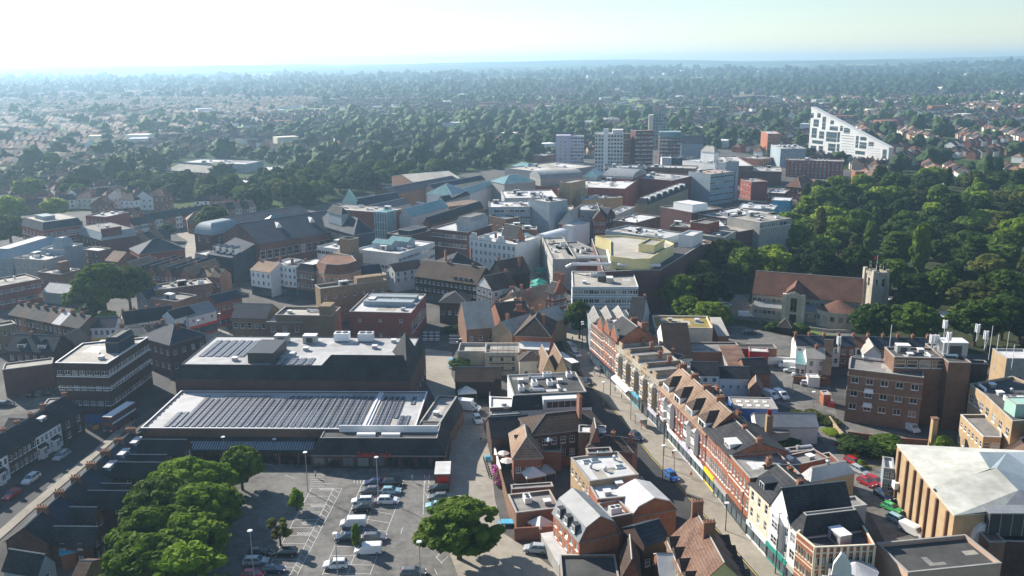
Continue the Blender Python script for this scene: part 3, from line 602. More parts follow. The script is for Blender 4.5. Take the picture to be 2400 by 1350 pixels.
def tree_proto(shape, leafm, seed, n=2600, size=.95):
    k = (shape, leafm, seed, n)
    if k in TP: return TP[k]
    rng = np.random.default_rng(seed*17+len(shape)); rr = random.Random(seed*5+len(shape)); lobes = []; flat = .9
    # unit tree: height 12, crown radius 5
    if shape == 'broad':
        for i in range(22):
            a = rr.random()*6.28; q = rr.random()**.5*3.3; z = 5.2+rr.random()*4.2-(q/3.3)**2*1.6; lobes.append((math.cos(a)*q, math.sin(a)*q, z, 1.2+rr.random()*.9))
        lobes += [(0, 0, 6.6, 2.9), (0, 0, 8.8, 1.9)]
        if n > 5000:
            lobes = [(a_*1.0, b_*1.0, c_, r_*.86) for a_, b_, c_, r_ in lobes]
            for i in range(95):
                a = rr.random()*6.28; e = -.35+1.9*rr.random(); R_ = 4.5*(.92+.2*rr.random()); lobes.append((math.cos(a)*math.cos(e)*R_, math.sin(a)*math.cos(e)*R_, 6.6+math.sin(e)*4.3*(.92+.2*rr.random()), .42+.5*rr.random()))
    elif shape == 'tall':
        for i in range(20):
            z = 2.6+i*.45; q = 1.5*math.sin(min(3.0, (z-1.2)/10.5*3.14))+.3; a = i*2.4; lobes.append((math.cos(a)*q*.7, math.sin(a)*q*.7, z, .9+q*.35*rr.random()+.3))
        lobes += [(0, 0, 5, 1.7), (0, 0, 7.5, 1.6)]
    elif shape == 'cedar':
        flat = .32
        for i in range(7):
            z = 3.2+i*1.25; R_ = 4.4-i*.42
            for j in range(6): a = j*1.05+i*.6+rr.random()*.4; lobes.append((math.cos(a)*R_*.6, math.sin(a)*R_*.6, z+rr.random()*.3, R_*.42))
    elif shape == 'shrub':
        for i in range(9): a = rr.random()*6.28; q = rr.random()**.5*3; lobes.append((math.cos(a)*q, math.sin(a)*q, 2+rr.random()*4.5, 1.6+rr.random()*1.5))
    elif shape == 'sparse':
        for i in range(13): a = rr.random()*6.28; q = rr.random()**.5*3.2; lobes.append((math.cos(a)*q, math.sin(a)*q, 5+rr.random()*6, .8+rr.random()*.8))
    v = leaf_cloud(rng, lobes, n, size, flat)
    # dense inside of each lobe
    iv, it = ICO(1); V2, T2 = [], []; o = 0
    for l in lobes:
        if shape == 'sparse': break
        s = l[3]*(.70 if l[3] > .95 else .5); q = iv*s*np.array([1, 1, flat])*(.85+.3*rng.random((len(iv), 1)))+np.array(l[:3]); V2.append(q); T2.append(it+o); o += len(iv)
    fv = v.reshape(-1, 5, 3); tri = []
    base = np.arange(len(fv))*5
    for a_, b_, c_ in ((0, 1, 2), (0, 2, 3), (0, 3, 4)): tri.append(np.stack([base+a_, base+b_, base+c_], 1))
    tri = np.concatenate(tri); allv = v
    if V2: allv = np.concatenate([v, np.concatenate(V2)]); tri = np.concatenate([tri, np.concatenate(T2)+len(v)])
    crown = np_mesh('crown', allv, 3, [leafm], None, tri)
    tb = MB(); tz = 6.5; tb.tube((0, 0, -.3), (0, 0, 3), .38, 'trunk', 8, .26); tb.tube((0, 0, 3), (.1, .1, tz+2), .26, 'trunk', 7, .08)
    if shape in ('broad', 'sparse'):
        for i in range(6): a = i*1.05+.3; tb.tube((0, 0, 2.8+.3*i), (math.cos(a)*2.6, math.sin(a)*2.6, 6.2+.3*i), .14, 'trunk', 5, .04)
    TP[k] = (crown, tb.mesh('trunk')); return TP[k]
def ICO(n):
    t = (1+5**.5)/2; v = [(-1, t, 0), (1, t, 0), (-1, -t, 0), (1, -t, 0), (0, -1, t), (0, 1, t), (0, -1, -t), (0, 1, -t), (t, 0, -1), (t, 0, 1), (-t, 0, -1), (-t, 0, 1)]
    f = [(0, 11, 5), (0, 5, 1), (0, 1, 7), (0, 7, 10), (0, 10, 11), (1, 5, 9), (5, 11, 4), (11, 10, 2), (10, 7, 6), (7, 1, 8), (3, 9, 4), (3, 4, 2), (3, 2, 6), (3, 6, 8), (3, 8, 9), (4, 9, 5), (2, 4, 11), (6, 2, 10), (8, 6, 7), (9, 8, 1)]
    v = [Vector(p).normalized() for p in v]
    for _ in range(n):
        c = {}; nf = []
        def md(a, b):
            k = (min(a, b), max(a, b))
            if k not in c: c[k] = len(v); v.append(((v[a]+v[b])/2).normalized())
            return c[k]
        for a, b, d in f: x, y, z = md(a, b), md(b, d), md(d, a); nf += [(a, x, z), (b, y, x), (d, z, y), (x, y, z)]
        f = nf
    return np.array([tuple(p) for p in v]), np.array(f)
TREES = []
def tree(x, y, H, Rr, shape, leafm, label, group=None, seed=None, n=2600, size=.95, z=0.0, name='tree'):
    seed = random.randint(0, 3) if seed is None else seed
    cr, tk = tree_proto(shape, leafm, seed, n, size); r = empty(name, (x, y, z), random.random()*6.28, label, 'tree', group)
    r.scale = (Rr/5.0, Rr/5.0, H/12.0)
    inst(cr, 'crown', r, (0, 0, 0)); inst(tk, 'trunk', r, (0, 0, 0)); TREES.append(r); return r
def T(t, p, H, Rr, shape, leafm, label, group=None, **k):
    q = P(*tp(t, p), H*.58); return tree(q.x, q.y, H, Rr, shape, leafm, label, group, **k)
# the big clipped row beside the car park, lower left
for i, (p, H, R_) in enumerate([((1290, 700), 12, 6.5), ((1140, 850), 12.5, 7), ((1380, 900), 12, 6.5), ((1080, 1080), 13, 7.2), ((1290, 1120), 12, 7), ((1030, 1290), 13, 7.2), ((1250, 1350), 12, 7), ((1480, 690), 10, 5.2), ((1520, 860), 10, 5)]):
    T('C0', p, H, R_, 'broad', 'leaf', ['tall dense green tree at the far end of the car park row', 'dense green tree behind the terrace back gardens', 'dense green tree on the car park side of the row', 'broad green tree in the middle of the row by the back gardens',
        'dark green tree in the middle of the row on the car park side', 'broad green tree at the near end by the back gardens', 'dark green tree cut by the bottom edge beside the car park', 'smaller green tree beside the yellow green tree', 'low dark green tree under the yellow green tree'][i], 'trees in the dense row beside the car park', n=15000, size=.8, seed=i % 4)
T('C0', (1690, 570), 10, 4.6, 'broad', 'leafbright', 'yellow green tree at the far end of the tree row', n=7000, size=.7, seed=1)
T('C1', (1425, 1000), 11.5, 7.4, 'broad', 'leafbright', 'large bright green tree at the car park exit', n=13000, size=.7, seed=2)
T('C1', (280, 790), 5.5, 1.9, 'broad', 'leaf', 'small round tree in the car park beside the disabled bays', n=1600, size=.9, seed=0)
T('C1', (165, 1030), 5.5, 3.0, 'sparse', 'leafolive', 'thin bushy young tree between the marked car park bays', n=2600, size=.7, seed=1)
T('C1', (700, 1060), 5.5, 1.6, 'tall', 'leafmid', 'slim young tree between the white van and dark blue car', n=1600, size=.8, seed=0)
T('B2', (475, 880), 13, 5.2, 'broad', 'leafmid', 'round green street tree in front of the red corner gable', n=7000, size=.7, seed=3)
T('B2', (50, 520), 11, 4.4, 'broad', 'leafbright', 'bright green tree beside the shops on the pedestrian street', n=3500, seed=1)
T('B2', (25, 610), 9, 3.8, 'broad', 'leafmid', 'smaller green tree next to the green market canopies', n=3000, seed=0)
for p, H, R_, lab in [((720, 650), 19, 9.5, 'big dark green tree left of the pair in the town backyards'), ((900, 660), 17, 8, 'big dark green tree right of the pair in the town backyards')]:
    T('B0', p, H, R_, 'broad', 'leafmid', lab, n=9000, size=.8, seed=2)
T('B0', (520, 740), 9, 5, 'broad', 'leafmid', 'low green tree left of the two big backyard trees', n=4000)
T('B0', (640, 790), 8, 5, 'shrub', 'leafdark', 'dark tree at the foot of the big backyard trees', n=3000)
T('B0', (740, 845), 4, 4, 'shrub', 'leafbright', 'yellow green bush behind the curved terrace', n=2000, name='bush')
T('B0', (545, 830), 4, 3.4, 'shrub', 'leafbright', 'light green bush left of the backyard trees', n=1600, name='bush')
T('B0', (1480, 170), 17, 10, 'broad', 'leafmid', 'wide green tree behind the grey domed mall tower', n=4500)
T('B0', (1165, 265), 10, 6, 'broad', 'leafmid', 'green tree beside the white backed terrace', n=3000)
T('B0', (60, 235), 18, 11, 'broad', 'leafmid', 'green tree left of the banded brick office', n=4500)
T('B0', (60, 90), 17, 10, 'broad', 'leafbright', 'bright round tree beyond the banded brick office', n=4000)
T('B0', (380, 95), 15, 9, 'broad', 'leafbright', 'yellow green tree directly behind the banded office roof', n=4000)
T('A0', (205, 1010), 19, 11, 'broad', 'leafbright', 'bright green round tree in the left suburb', n=4000)
T('A0', (535, 980), 19, 10, 'broad', 'leafdark', 'dark round tree beside the pale suburb houses', n=4000)
T('A0', (345, 815), 19, 11, 'broad', 'leafmid', 'round green tree standing alone in the left suburb', n=4000)
# churchyard and park
for p, H, R_, sh_, lf, lab in [((1190, 700), 15, 7, 'broad', 'leafmid', 'green tree left of the two by the dark department store wall'), ((1370, 690), 15, 8.5, 'broad', 'leafdark', 'wide tree right of the two by the dark department store wall'),
    ((1330, 575), 13, 5, 'broad', 'leafolive', 'small olive tree behind the two by the dark wall'), ((1240, 810), 9.5, 5.5, 'broad', 'leafbright', 'bright green tree behind the green roofed building'), ((1370, 850), 9, 6, 'broad', 'leafbright', 'low bright tree beside the church car park'),
    ((1500, 880), 6, 2.6, 'broad', 'leafbright', 'small lime green tree at the church car park corner'), ((1445, 850), 9, 4.5, 'broad', 'leafbright', 'bright green tree touching the lime green one')]:
    T('B2', p, H, R_, sh_, lf, lab, n=7000, size=.75)
for p, H, R_, sh_, lf, lab in [((380, 520), 15, 8, 'broad', 'leafdark', 'dark rounded tree directly behind the church roof'), ((620, 500), 17, 6.5, 'broad', 'leafmid', 'green tree just left of the church tower top'), ((1075, 380), 22, 7, 'tall', 'leafbright', 'tall yellow green poplar like tree in the park'),
    ((1040, 690), 16, 9, 'cedar', 'leafdark', 'dark layered cedar right of the church tower'), ((1450, 420), 18, 9, 'cedar', 'leafdark', 'layered cedar in the middle of the park'), ((900, 380), 17, 9, 'cedar', 'leafmid', 'flat topped cedar behind the church tower'),
    ((760, 900), 13, 7.5, 'broad', 'leafdark', 'very dark tree in front of the church tower'), ((1020, 910), 14, 9, 'broad', 'leafmid', 'broad grey green tree right of the church'), ((1210, 660), 15, 7, 'broad', 'leafmid', 'green tree between the cedar and the pale greenhouse'),
    ((1660, 690), 17, 9, 'broad', 'leafmid', 'tall green tree right of the sunlit park clearing'), ((1470, 900), 15, 8.5, 'broad', 'leafmid', 'wide green tree behind the white greenhouse roof'), ((1450, 740), 13, 9, 'broad', 'leafolive', 'olive tree beside the sunlit park clearing'),
    ((1660, 860), 15, 9, 'broad', 'leafdark', 'dark tree in front of the tall park tree'), ((1760, 290), 17, 10, 'broad', 'leafbright', 'bright green tree at the right edge of the park'), ((1790, 900), 13, 7, 'broad', 'leafdark', 'dark tree behind the antenna roof at the right edge')]:
    T('B3', p, H, R_, sh_, lf, lab, n=6000, size=.8)
for p, R_, lab in [((25, 930), 2.4, 'round clipped bush left of the lychgate'), ((75, 915), 1.8, 'smaller clipped bush touching the lychgate'), ((240, 940), 3, 'low spreading bush right of the lychgate'), ((170, 935), 1.8, 'low round bush on the church lawn')]:
    T('B3', p, R_*1.5, R_, 'shrub', 'leafmid', lab, n=1200, name='bush', size=1.6)
for p, R_, H, lf, lab in [((620, 400), 4.6, 4.5, 'leafdark', 'dark bush at the left of the fenced yard'), ((730, 420), 4.2, 4, 'leafdark', 'dark bush in the middle beside the red cars'), ((830, 400), 4.4, 5, 'leafmid', 'sunlit bush against the yard wall'), ((240, 215), 4, 2.5, 'leafolive', 'brown green hedge left part beside the van yard'),
    ((330, 210), 4, 2.8, 'leafolive', 'brown green hedge right part beside the van yard'), ((430, 250), 3, 2, 'leafolive', 'reddish low shrubs along the lane corner'), ((130, 395), 4, 2.6, 'leafdark', 'dark hedge below the long metal shed'), ((1235, 380), 2.6, 5.5, 'leafbright', 'ivy green bush growing on the chimney wall'),
    ((450, 320), 2.4, 1.4, 'leafbright', 'low green verge plants beside the lane wall'), ((655, 545), 1.4, 2.2, 'leafbright', 'small yellow green bush beside the parked red cars')]:
    T('C3', p, H, R_, 'shrub', lf, lab, n=2200, size=1.1, name='bush')
for p, R_, H, lf, lab in [((1440, 690+500), 3.5, 4, 'leafdark', 'green climber bush below the cafe terrace wall'), ((1400, 950), 4, 4, 'leafdark', 'dark bush beside the cafe terrace'), ((1490, 1060), 1.6, 3, 'leafmid', 'small green bush on the cafe terrace'), ((1090, 590), 3.6, 5, 'leafmid', 'small tree in front of the white pub'), ((700, 740), 4, 5, 'leafdark', 'dark overgrown bush on the brick backyard building')]:
    T('B1', p, H, R_, 'shrub', lf, lab, n=1600, size=1.1, name='bush')
# zones of individual trees further away, traced on the photograph, and the far masses
def zone(t, pts): return [P(*tp(t, p), 8).xy[:] for p in pts]
ZP = zone('f', [(1650, 590), (1760, 575), (1850, 500), (1860, 470), (1930, 440), (2010, 430), (2110, 408), (2300, 415), (2700, 430), (2800, 790), (2420, 790), (2250, 720), (2080, 640), (2060, 610), (1770, 630), (1680, 640)])
ZL = [zone('f', p) for p in ([(0, 430), (330, 390), (420, 350), (700, 345), (880, 330), (1060, 360), (1180, 330), (1420, 330), (1290, 372), (1100, 405), (960, 420), (850, 450), (740, 478), (600, 500), (500, 480), (420, 450), (330, 470), (200, 455), (0, 460)],)]
def scatter(poly, gap, rnd, lim):
    xs_, ys_ = [p[0] for p in poly], [p[1] for p in poly]; out = []; cell = {}
    for _ in range(lim*60):
        x, y = rnd.uniform(min(xs_), max(xs_)), rnd.uniform(min(ys_), max(ys_))
        if not inpoly(x, y, poly): continue
        k = (int(x//gap), int(y//gap))
        if any((x-a)**2+(y-b)**2 < gap*gap for i in (-1, 0, 1) for j in (-1, 0, 1) for a, b in cell.get((k[0]+i, k[1]+j), ())): continue
        cell.setdefault(k, []).append((x, y)); out.append((x, y))
        if len(out) >= lim: break
    return out
rnd = random.Random(11); NT = []
have = [(o.location.x, o.location.y, o.scale[0]*5) for o in TREES]
KN = {'broad': 'broad', 'tall': 'narrow', 'cedar': 'layered'}; KC = {'leafmid': 'green', 'leafdark': 'dark', 'leafbright': 'bright green', 'leafolive': 'olive'}
for x, y in scatter(ZP, 13.0, rnd, 165):
    if any((x-a)**2+(y-b)**2 < (r+3)**2 for a, b, r in have): continue
    sh_ = rnd.choice(['broad']*7+['cedar', 'tall']); lf = rnd.choice(['leafmid', 'leafmid', 'leafdark', 'leafdark', 'leafolive', 'leafbright'])
    tree(x, y, rnd.uniform(13, 20), rnd.uniform(8, 10.5) if sh_ != 'tall' else 5.5, sh_, lf, '%s %s tree %s' % (KN[sh_], KC[lf], ('close behind the church' if y < 400 else 'in the middle of the wooded park' if y < 500 else 'at the far side of the wooded park')+(', towards the shops' if x < .28*y else ', towards the right edge' if x > .45*y else '')), 'trees of the wooded park', n=3200, seed=rnd.randint(0, 3))
# ---------------- suburbs, far woods ----------------
rng = np.random.default_rng(5)
FIELDS = [('A2', [(670, 392), (850, 390), (1120, 405), (1115, 420), (860, 415), (672, 410)]), ('A2', [(650, 428), (960, 430), (1110, 445), (960, 456), (650, 450)]), ('A2', [(800, 530), (900, 522), (955, 535), (940, 562), (800, 560)]),
          ('A1', [(170, 468), (340, 455), (650, 455), (640, 485), (420, 490), (180, 492)]), ('A2', [(1530, 352), (1790, 360), (1795, 385), (1540, 390)]), ('A3', [(700, 412), (890, 420), (890, 438), (700, 430)]), ('A3', [(640, 458), (695, 460), (690, 490), (650, 488)]),
          ('A2', [(130, 388), (330, 388), (330, 405), (135, 405)]), ('A3', [(340, 372), (520, 374), (520, 386), (345, 384)]), ('A2', [(1090, 450), (1400, 440), (1600, 452), (1500, 470), (1150, 475)]), ('A0', [(1140, 600), (1230, 600), (1230, 620), (1145, 622)]), ('A3', [(300, 328), (400, 328), (400, 342), (305, 342)]), ('A3', [(1150, 385), (1280, 388), (1280, 400), (1155, 398)])]
FW = []
for i, (t, p) in enumerate(FIELDS):
    mb = MB(); q = [P(*tp(t, a), 3) for a in p]; FW.append([v.xy[:] for v in q]); zz = float(max(terr(v.x, v.y) for v in q))+1.2+i*.01
    mb.add([(v.x, v.y, zz) for v in q], [tuple(range(len(q)))], 'lawn' if i not in (4, 7, 8) else 'soil'); o = mb.build('field'); o['kind'] = 'structure'
rf_ = random.Random(9)
for i in range(48):
    y = rf_.uniform(850, 3100); x = rf_.uniform(-.55, .55)*y; a = rf_.uniform(-.5, .5); w_, d_ = rf_.uniform(18, 60)*(y/1400), rf_.uniform(14, 40)*(y/1400); ca, sa = math.cos(a), math.sin(a)
    q = [(x+u*ca-v*sa, y+u*sa+v*ca) for u, v in ((-w_, -d_), (w_, -d_*.8), (w_*.9, d_), (-w_, d_*.9))]; FW.append(q); zz = float(max(terr(*c_) for c_ in q))+.9+i*.01
    mb = MB(); mb.add([(u, v, zz) for u, v in q], [(0, 1, 2, 3)], ('lawn', 'lawn', 'soil', 'parkfloor')[i % 4]); o = mb.build('field'); o['kind'] = 'structure'
EXC = [[p[:] for p in TOWNW], ZP, zone('f', [(1650, 725), (1655, 602), (2000, 600), (2400, 790), (2700, 800), (3000, 1000), (2000, 1000)])]
ZW = zone('f', [(230, 405), (320, 348), (560, 338), (760, 352), (900, 345), (880, 440), (740, 472), (640, 482), (560, 470), (420, 440), (330, 445)])
EXC += [[P(*q, 0).xy[:] for q in s_] for s_ in ([(405, 372), (590, 372), (600, 418), (400, 418)], [(370, 392), (520, 392), (520, 432), (370, 432)], [(455, 425), (600, 425), (600, 452), (450, 452)], [(205, 345), (268, 345), (268, 372), (205, 372)], [(590, 385), (710, 385), (710, 425), (590, 425)])]
def blocked(x, y):
    for q in EXC+FW:
        if inpoly(x, y, q): return True
    return False
def woods(x, y): return .6*vnoise(x, y, 420, 21)+.4*vnoise(x, y, 130, 22)+.10*sst(1500, 3000, np.asarray(y, float))
# trees
cand = []
c = 12.5; gx, gy = np.meshgrid(np.arange(-2100, 2100, c), np.arange(380, 3300, c)); gx = gx.ravel()+rng.uniform(-5, 5, gx.size); gy = gy.ravel()+rng.uniform(-5, 5, gy.size)
k = (np.abs(gx) < gy*.61+40); gx, gy = gx[k], gy[k]
wv = woods(gx, gy); wv = np.where([y < 900 and inpoly(x, y, ZW) for x, y in zip(gx, gy)], 1, wv); pr = np.where(wv > .59, .66, np.where(wv > .5, .24, .10))*np.where(gy > 1700, .62, 1); k = rng.random(len(gx)) < pr; gx, gy, wv = gx[k], gy[k], wv[k]
T_ = [(x, y, w_) for x, y, w_ in zip(gx.tolist(), gy.tolist(), wv.tolist()) if not blocked(x, y)]
zl = [p for p in T_ if any(inpoly(p[0], p[1], z) for z in ZL)]
# houses in rows
HS = []
for cx in range(-2000, 2001, 210):
    for cy in range(420, 3200, 210):
        if abs(cx) > cy*.61+200: continue
        r = random.Random(cx*7+cy*13); a = r.uniform(-.5, .5)+(.9 if cx > 200 else -.5 if cx < -400 else .2); ca, sa = math.cos(a), math.sin(a); terrace = r.random() < .5
        for row in range(-3, 4):
            for j in range(-11, 12):
                lx, ly = j*(9 if terrace else 12)+r.uniform(-.3, .3)*(not terrace), row*28+(6 if row % 2 else -6)
                x, y = cx+lx*ca-ly*sa, cy+lx*sa+ly*ca
                if abs(lx) > 104 or abs(ly) > 104 or r.random() < .08: continue
                HS.append((x, y, a+(math.pi if row % 2 else 0), 8.9 if terrace else r.uniform(8, 10), r.uniform(8, 10), r.uniform(5, 6), r.uniform(2.6, 3.6), r.randint(0, 9), r.randint(0, 7)))
wh = woods([h[0] for h in HS], [h[1] for h in HS])
HS = [h for h, w_ in zip(HS, wh) if w_ < .64 and not (h[1] < 900 and inpoly(h[0], h[1], ZW)) and not blocked(h[0], h[1]) and abs(h[0]) < h[1]*.6+20]
HS.sort(key=lambda h: math.hypot(h[0], h[1]))
hx = {}
for h in HS: hx.setdefault((int(h[0]//20), int(h[1]//20)), []).append(h)
def near_house(x, y, d):
    return any((x-h[0])**2+(y-h[1])**2 < d*d for i in (-1, 0, 1) for j in (-1, 0, 1) for h in hx.get((int(x//20)+i, int(y//20)+j), ()))
T_ = [p for p in T_ if not near_house(p[0], p[1], 7.5)]
T_.sort(key=lambda p: math.hypot(p[0], p[1]))
WM = ['white', 'cream', 'brick', 'white', 'pink', 'cream', 'redbrick', 'white', 'brick', 'cream']; RM = ['redtile', 'browntile', 'redtile', 'slate', 'browntile', 'redtile', 'tantile', 'slate']
WN = {'white': 'white', 'cream': 'cream', 'brick': 'brown brick', 'redbrick': 'red brick', 'tan': 'tan', 'pink': 'pinkish'}; RN = {'redtile': 'red tiled', 'browntile': 'brown tiled', 'slate': 'grey slate', 'tantile': 'tan tiled'}
def house_geo(wall, roof, W_, D_, h, r, hip, x=0, y=0, z=0, a=0):
    ca, sa = math.cos(a), math.sin(a); Q = lambda px, py, pz: (x+px*ca-py*sa, y+px*sa+py*ca, z+pz)
    w2, d2 = W_/2, D_/2; b = [Q(-w2, -d2, -1), Q(w2, -d2, -1), Q(w2, d2, -1), Q(-w2, d2, -1)]; t = [Q(-w2, -d2, h), Q(w2, -d2, h), Q(w2, d2, h), Q(-w2, d2, h)]
    k = w2*.55 if hip else -.2; R1, R2 = Q(-w2+k, 0, h+r), Q(w2-k, 0, h+r); e = .35
    wall[0].add(b+t, [(0, 1, 5, 4), (1, 2, 6, 5), (2, 3, 7, 6), (3, 0, 4, 7)], wall[1])
    if not hip: wall[0].add([t[0], t[3], Q(-w2, 0, h+r-.1), t[1], t[2], Q(w2, 0, h+r-.1)], [(1, 0, 2), (3, 4, 5)], wall[1])
    E = [Q(-w2-.2, -d2-e, h-.1), Q(w2+.2, -d2-e, h-.1), Q(w2+.2, d2+e, h-.1), Q(-w2-.2, d2+e, h-.1)]
    roof[0].add(E+[R1, R2], [(0, 1, 5, 4), (2, 3, 4, 5)]+([(3, 0, 4), (1, 2, 5)] if hip else []), roof[1])
NH = 270; protoc = {}
for i, h in enumerate(HS[:NH]):
    wm_, rm_ = WM[h[7]], RM[h[8]]; hip = h[7] % 3 == 0; kk = (wm_, rm_, hip)
    if kk not in protoc:
        wb, rb = MB(), MB(); house_geo((wb, wm_), (rb, rm_), 9, 9, 5.5, 3.1, hip); rb.box(-.5, .5, -.4, .4, 7.8, 9.7, 'brick')
        for sy in (-1, 1):
            for xx in (-2.4, 2.4):
                for zz in (1.2, 3.7): wb.box(xx-.7, xx+.7, sy*4.52-.03, sy*4.52+.03, zz, zz+1.25, 'facadeglass', True)
        protoc[kk] = (wb.mesh('wall'), rb.mesh('roof'))
    side = 'left' if h[0] < -60 else 'right' if h[0] > 260 else 'central'
    zone_ = {'left': 'left suburb beyond the mall', 'right': 'right suburb behind the wooded park', 'central': 'streets beyond the town centre'}[side]
    r = empty('suburban_house', (h[0], h[1], 0), h[2], '%s house with %s %s roof in the %s' % (WN[wm_], 'hipped' if hip else 'gabled', RN[rm_], zone_), 'house', 'houses of the '+zone_)
    r.scale = (h[3]/9, h[4]/9, h[5]/5.5); inst(protoc[kk][0], 'wall', r, (0, 0, 0)); inst(protoc[kk][1], 'roof', r, (0, 0, 0))
mb = MB(); rm2 = mb
tz = terr([h[0] for h in HS], [h[1] for h in HS])
for h, z in zip(HS[NH:], tz[NH:]): house_geo((mb, WM[h[7]]), (mb, RM[h[8]]), h[3], h[4], h[5], h[6], h[7] % 3 == 0, h[0], h[1], float(z), h[2])
o = mb.build('distant_houses'); o['kind'] = 'stuff'
print('houses', len(HS), 'trees', len(T_))
# larger pale sheds and blocks scattered in the distance
mb = MB(); r = random.Random(4)
for _ in range(260):
    y = r.uniform(900, 5200); x = r.uniform(-.6, .6)*y
    if blocked(x, y): continue
    a = r.uniform(-.6, .6); z = float(terr(x, y)); M_ = Matrix.Translation((x, y, z)) @ Matrix.Rotation(a, 4, 'Z'); w_, d_, hh_ = r.uniform(5, 14), r.uniform(6, 11), r.uniform(5, 12)
    vs = [M_ @ Vector((sx*w_, sy*d_, zz)) for zz in (-2, hh_) for sx, sy in ((-1, -1), (1, -1), (1, 1), (-1, 1))]
    mb.add([v[:] for v in vs], [(0, 1, 5, 4), (1, 2, 6, 5), (2, 3, 7, 6), (3, 0, 4, 7), (4, 5, 6, 7)], r.choice(['white', 'concrete', 'lightroof', 'brick', 'cream', 'brick']))
o = mb.build('distant_sheds'); o['kind'] = 'stuff'
# individual trees nearest to the town, the rest one mass
NI = 92; rr_ = random.Random(3); taken = set()
pick = sorted(T_, key=lambda p: math.hypot(p[0], p[1])*(1 if any(inpoly(p[0], p[1], z) for z in ZL) else 1.25))[:NI]
for p in pick:
    taken.add(p); lf = rr_.choice(['leafmid', 'leafmid', 'leafdark', 'leafolive', 'leafdark']); sh_ = rr_.choice(['broad']*8+['tall'])
    side = 'left of the mall' if p[0] < 0 else 'beyond the park' if p[0] > 200 else 'behind the mall'
    tree(p[0], p[1], rr_.uniform(12, 19), rr_.uniform(6.5, 9.5) if sh_ == 'broad' else 4.5, sh_, lf, '%s %s tree among the houses %s%s' % (KN[sh_], KC[lf], side, ', nearest row' if p[1] < 620 else ', further back'), 'trees '+side, n=3200, seed=rr_.randint(0, 3))
for lo, hi, sub, dens in ((0, 1150, 2, 1), (1150, 2100, 1, 1), (2100, 9000, 1, 1)):
    q = [p for p in T_ if p not in taken and lo <= p[1] < hi]
    if hi == 9000:
        w_ = rng.random((4200, 2)); yy = 2300*(2.5**(w_[:, 1])); xx = (w_[:, 0]*2-1)*.6*yy; kk = woods(xx, yy) > .47; q = [p for p in q]+list(zip(xx[kk].tolist(), yy[kk].tolist(), [1]*int(kk.sum())))
    if not q: continue
    A_ = np.array([(p[0], p[1]) for p in q]); n = len(A_); iv, it = ICO(sub); nv = len(iv)
    iv = iv*np.array([1, 1, .85]); z = terr(A_[:, 0], A_[:, 1]); sc_ = np.where(rng.random(n) < .3, rng.uniform(5.5, 9, n), rng.uniform(2.8, 5.5, n))*np.where(A_[:, 1] > 2300, 1.25+(A_[:, 1]-2300)/2200, 1); sq = rng.uniform(.75, 1.35, n)
    jit = 1+rng.normal(size=(n, nv, 1))*(.25 if sub == 2 else .28); V_ = iv[None]*jit*sc_[:, None, None]; V_[:, :, 2] *= sq[:, None]
    V_[:, :, 0] += A_[:, :1]; V_[:, :, 1] += A_[:, 1:2]; V_[:, :, 2] += (z+sc_.clip(0, 10)*sq*.95)[:, None]
    tr_ = (it[None]+(np.arange(n)*nv)[:, None, None]).reshape(-1, 3)
    o = bpy.data.objects.new('distant_trees', np_mesh('distant_trees', V_.reshape(-1, 3), 3, ['leafdist'], None, tr_)); C.objects.link(o); o['kind'] = 'stuff'
# ---------------- the supermarket ----------------
b = R('f', 'supermarket', 'large low supermarket with white roof covered in solar panels beside the car park', 'supermarket', (330, 1003), (972, 1006), (1001, 918), 7, 'flat', rm='whiteroof', wall='brown'+'brick', pa=.35, cop='whitemetal', win='f1x14@2.6,2.2,band', wz=(.6, 3.4), fm='darkmetal')
SM = b; zr = b.zr
def pv_rows(b, x0, x1, y0, y1, ncol, gaps=(), skip=lambda i, j: False, slant=.0):
    o = empty('solar_array', b.root.location, b.ang, None, None)
    tag(o, 'dark solar panels in slanting columns on the white roof of the '+b.sh, 'solar panels')
    for i in range(ncol):
        mb = MB(); w_ = (x1-x0)/ncol
        for j in range(int((y1-y0)/1.75)):
            if skip(i, j): continue
            yy = y0+j*1.75; xx = x0+i*w_; a, c_ = xx+.08, xx+w_*.80
            mb.add([(a, yy, zr+.12), (c_, yy, zr+.24), (c_, yy+1.66, zr+.24), (a, yy+1.66, zr+.12)], [(0, 1, 2, 3)], 'pv'); mb.add([(c_, yy, zr+.24), (c_, yy, zr), (c_, yy+1.66, zr), (c_, yy+1.66, zr+.24)], [(0, 1, 2, 3)], 'greymetal')
        if mb.v: mb.build('panel_column', o)
W_, D_ = b.W, b.D
pv_rows(b, 4.5, W_*.80, 1.6, D_*.93, 30, skip=lambda i, j: (i < 2 and j > 4) or (j > 9 and i in (3, 4, 13, 14, 15)) )
zz = zr
b2 = Bld(); b2.__dict__.update(b.__dict__); b2.sh = 'supermarket east end'; pv_rows(b2, W_*.835, W_*.97, 1.6, D_*.92, 6, skip=lambda i, j: (i == 3 and j < 3) or (i > 3 and j in (4, 5, 6, 7)) or (i == 4 and j > 6))
r_ = MB(); r_.box(W_*.806, W_*.826, .5, D_-.5, zr, zr+.25, 'whitemetal'); r_.box(W_*.83-1.2, W_*.83-.9, .5, D_-.5, zr, zr+.5, 'whitemetal'); r_.build('roof_walkway', b.roof)
for i in range(34):                                       # parapet vents along the near and left edges
    f, x, y = (0, 2+i*2.6, .75) if i < 24 else (1, .8, 1.6+(i-24)*2.3); k = MB(); k.box(-.35, .35, -.12, .12, 0, .18, 'darkmetal'); k.build('gutter_outlet', b.roof, (x, y, zr+.003), 0 if f == 0 else 1.57)
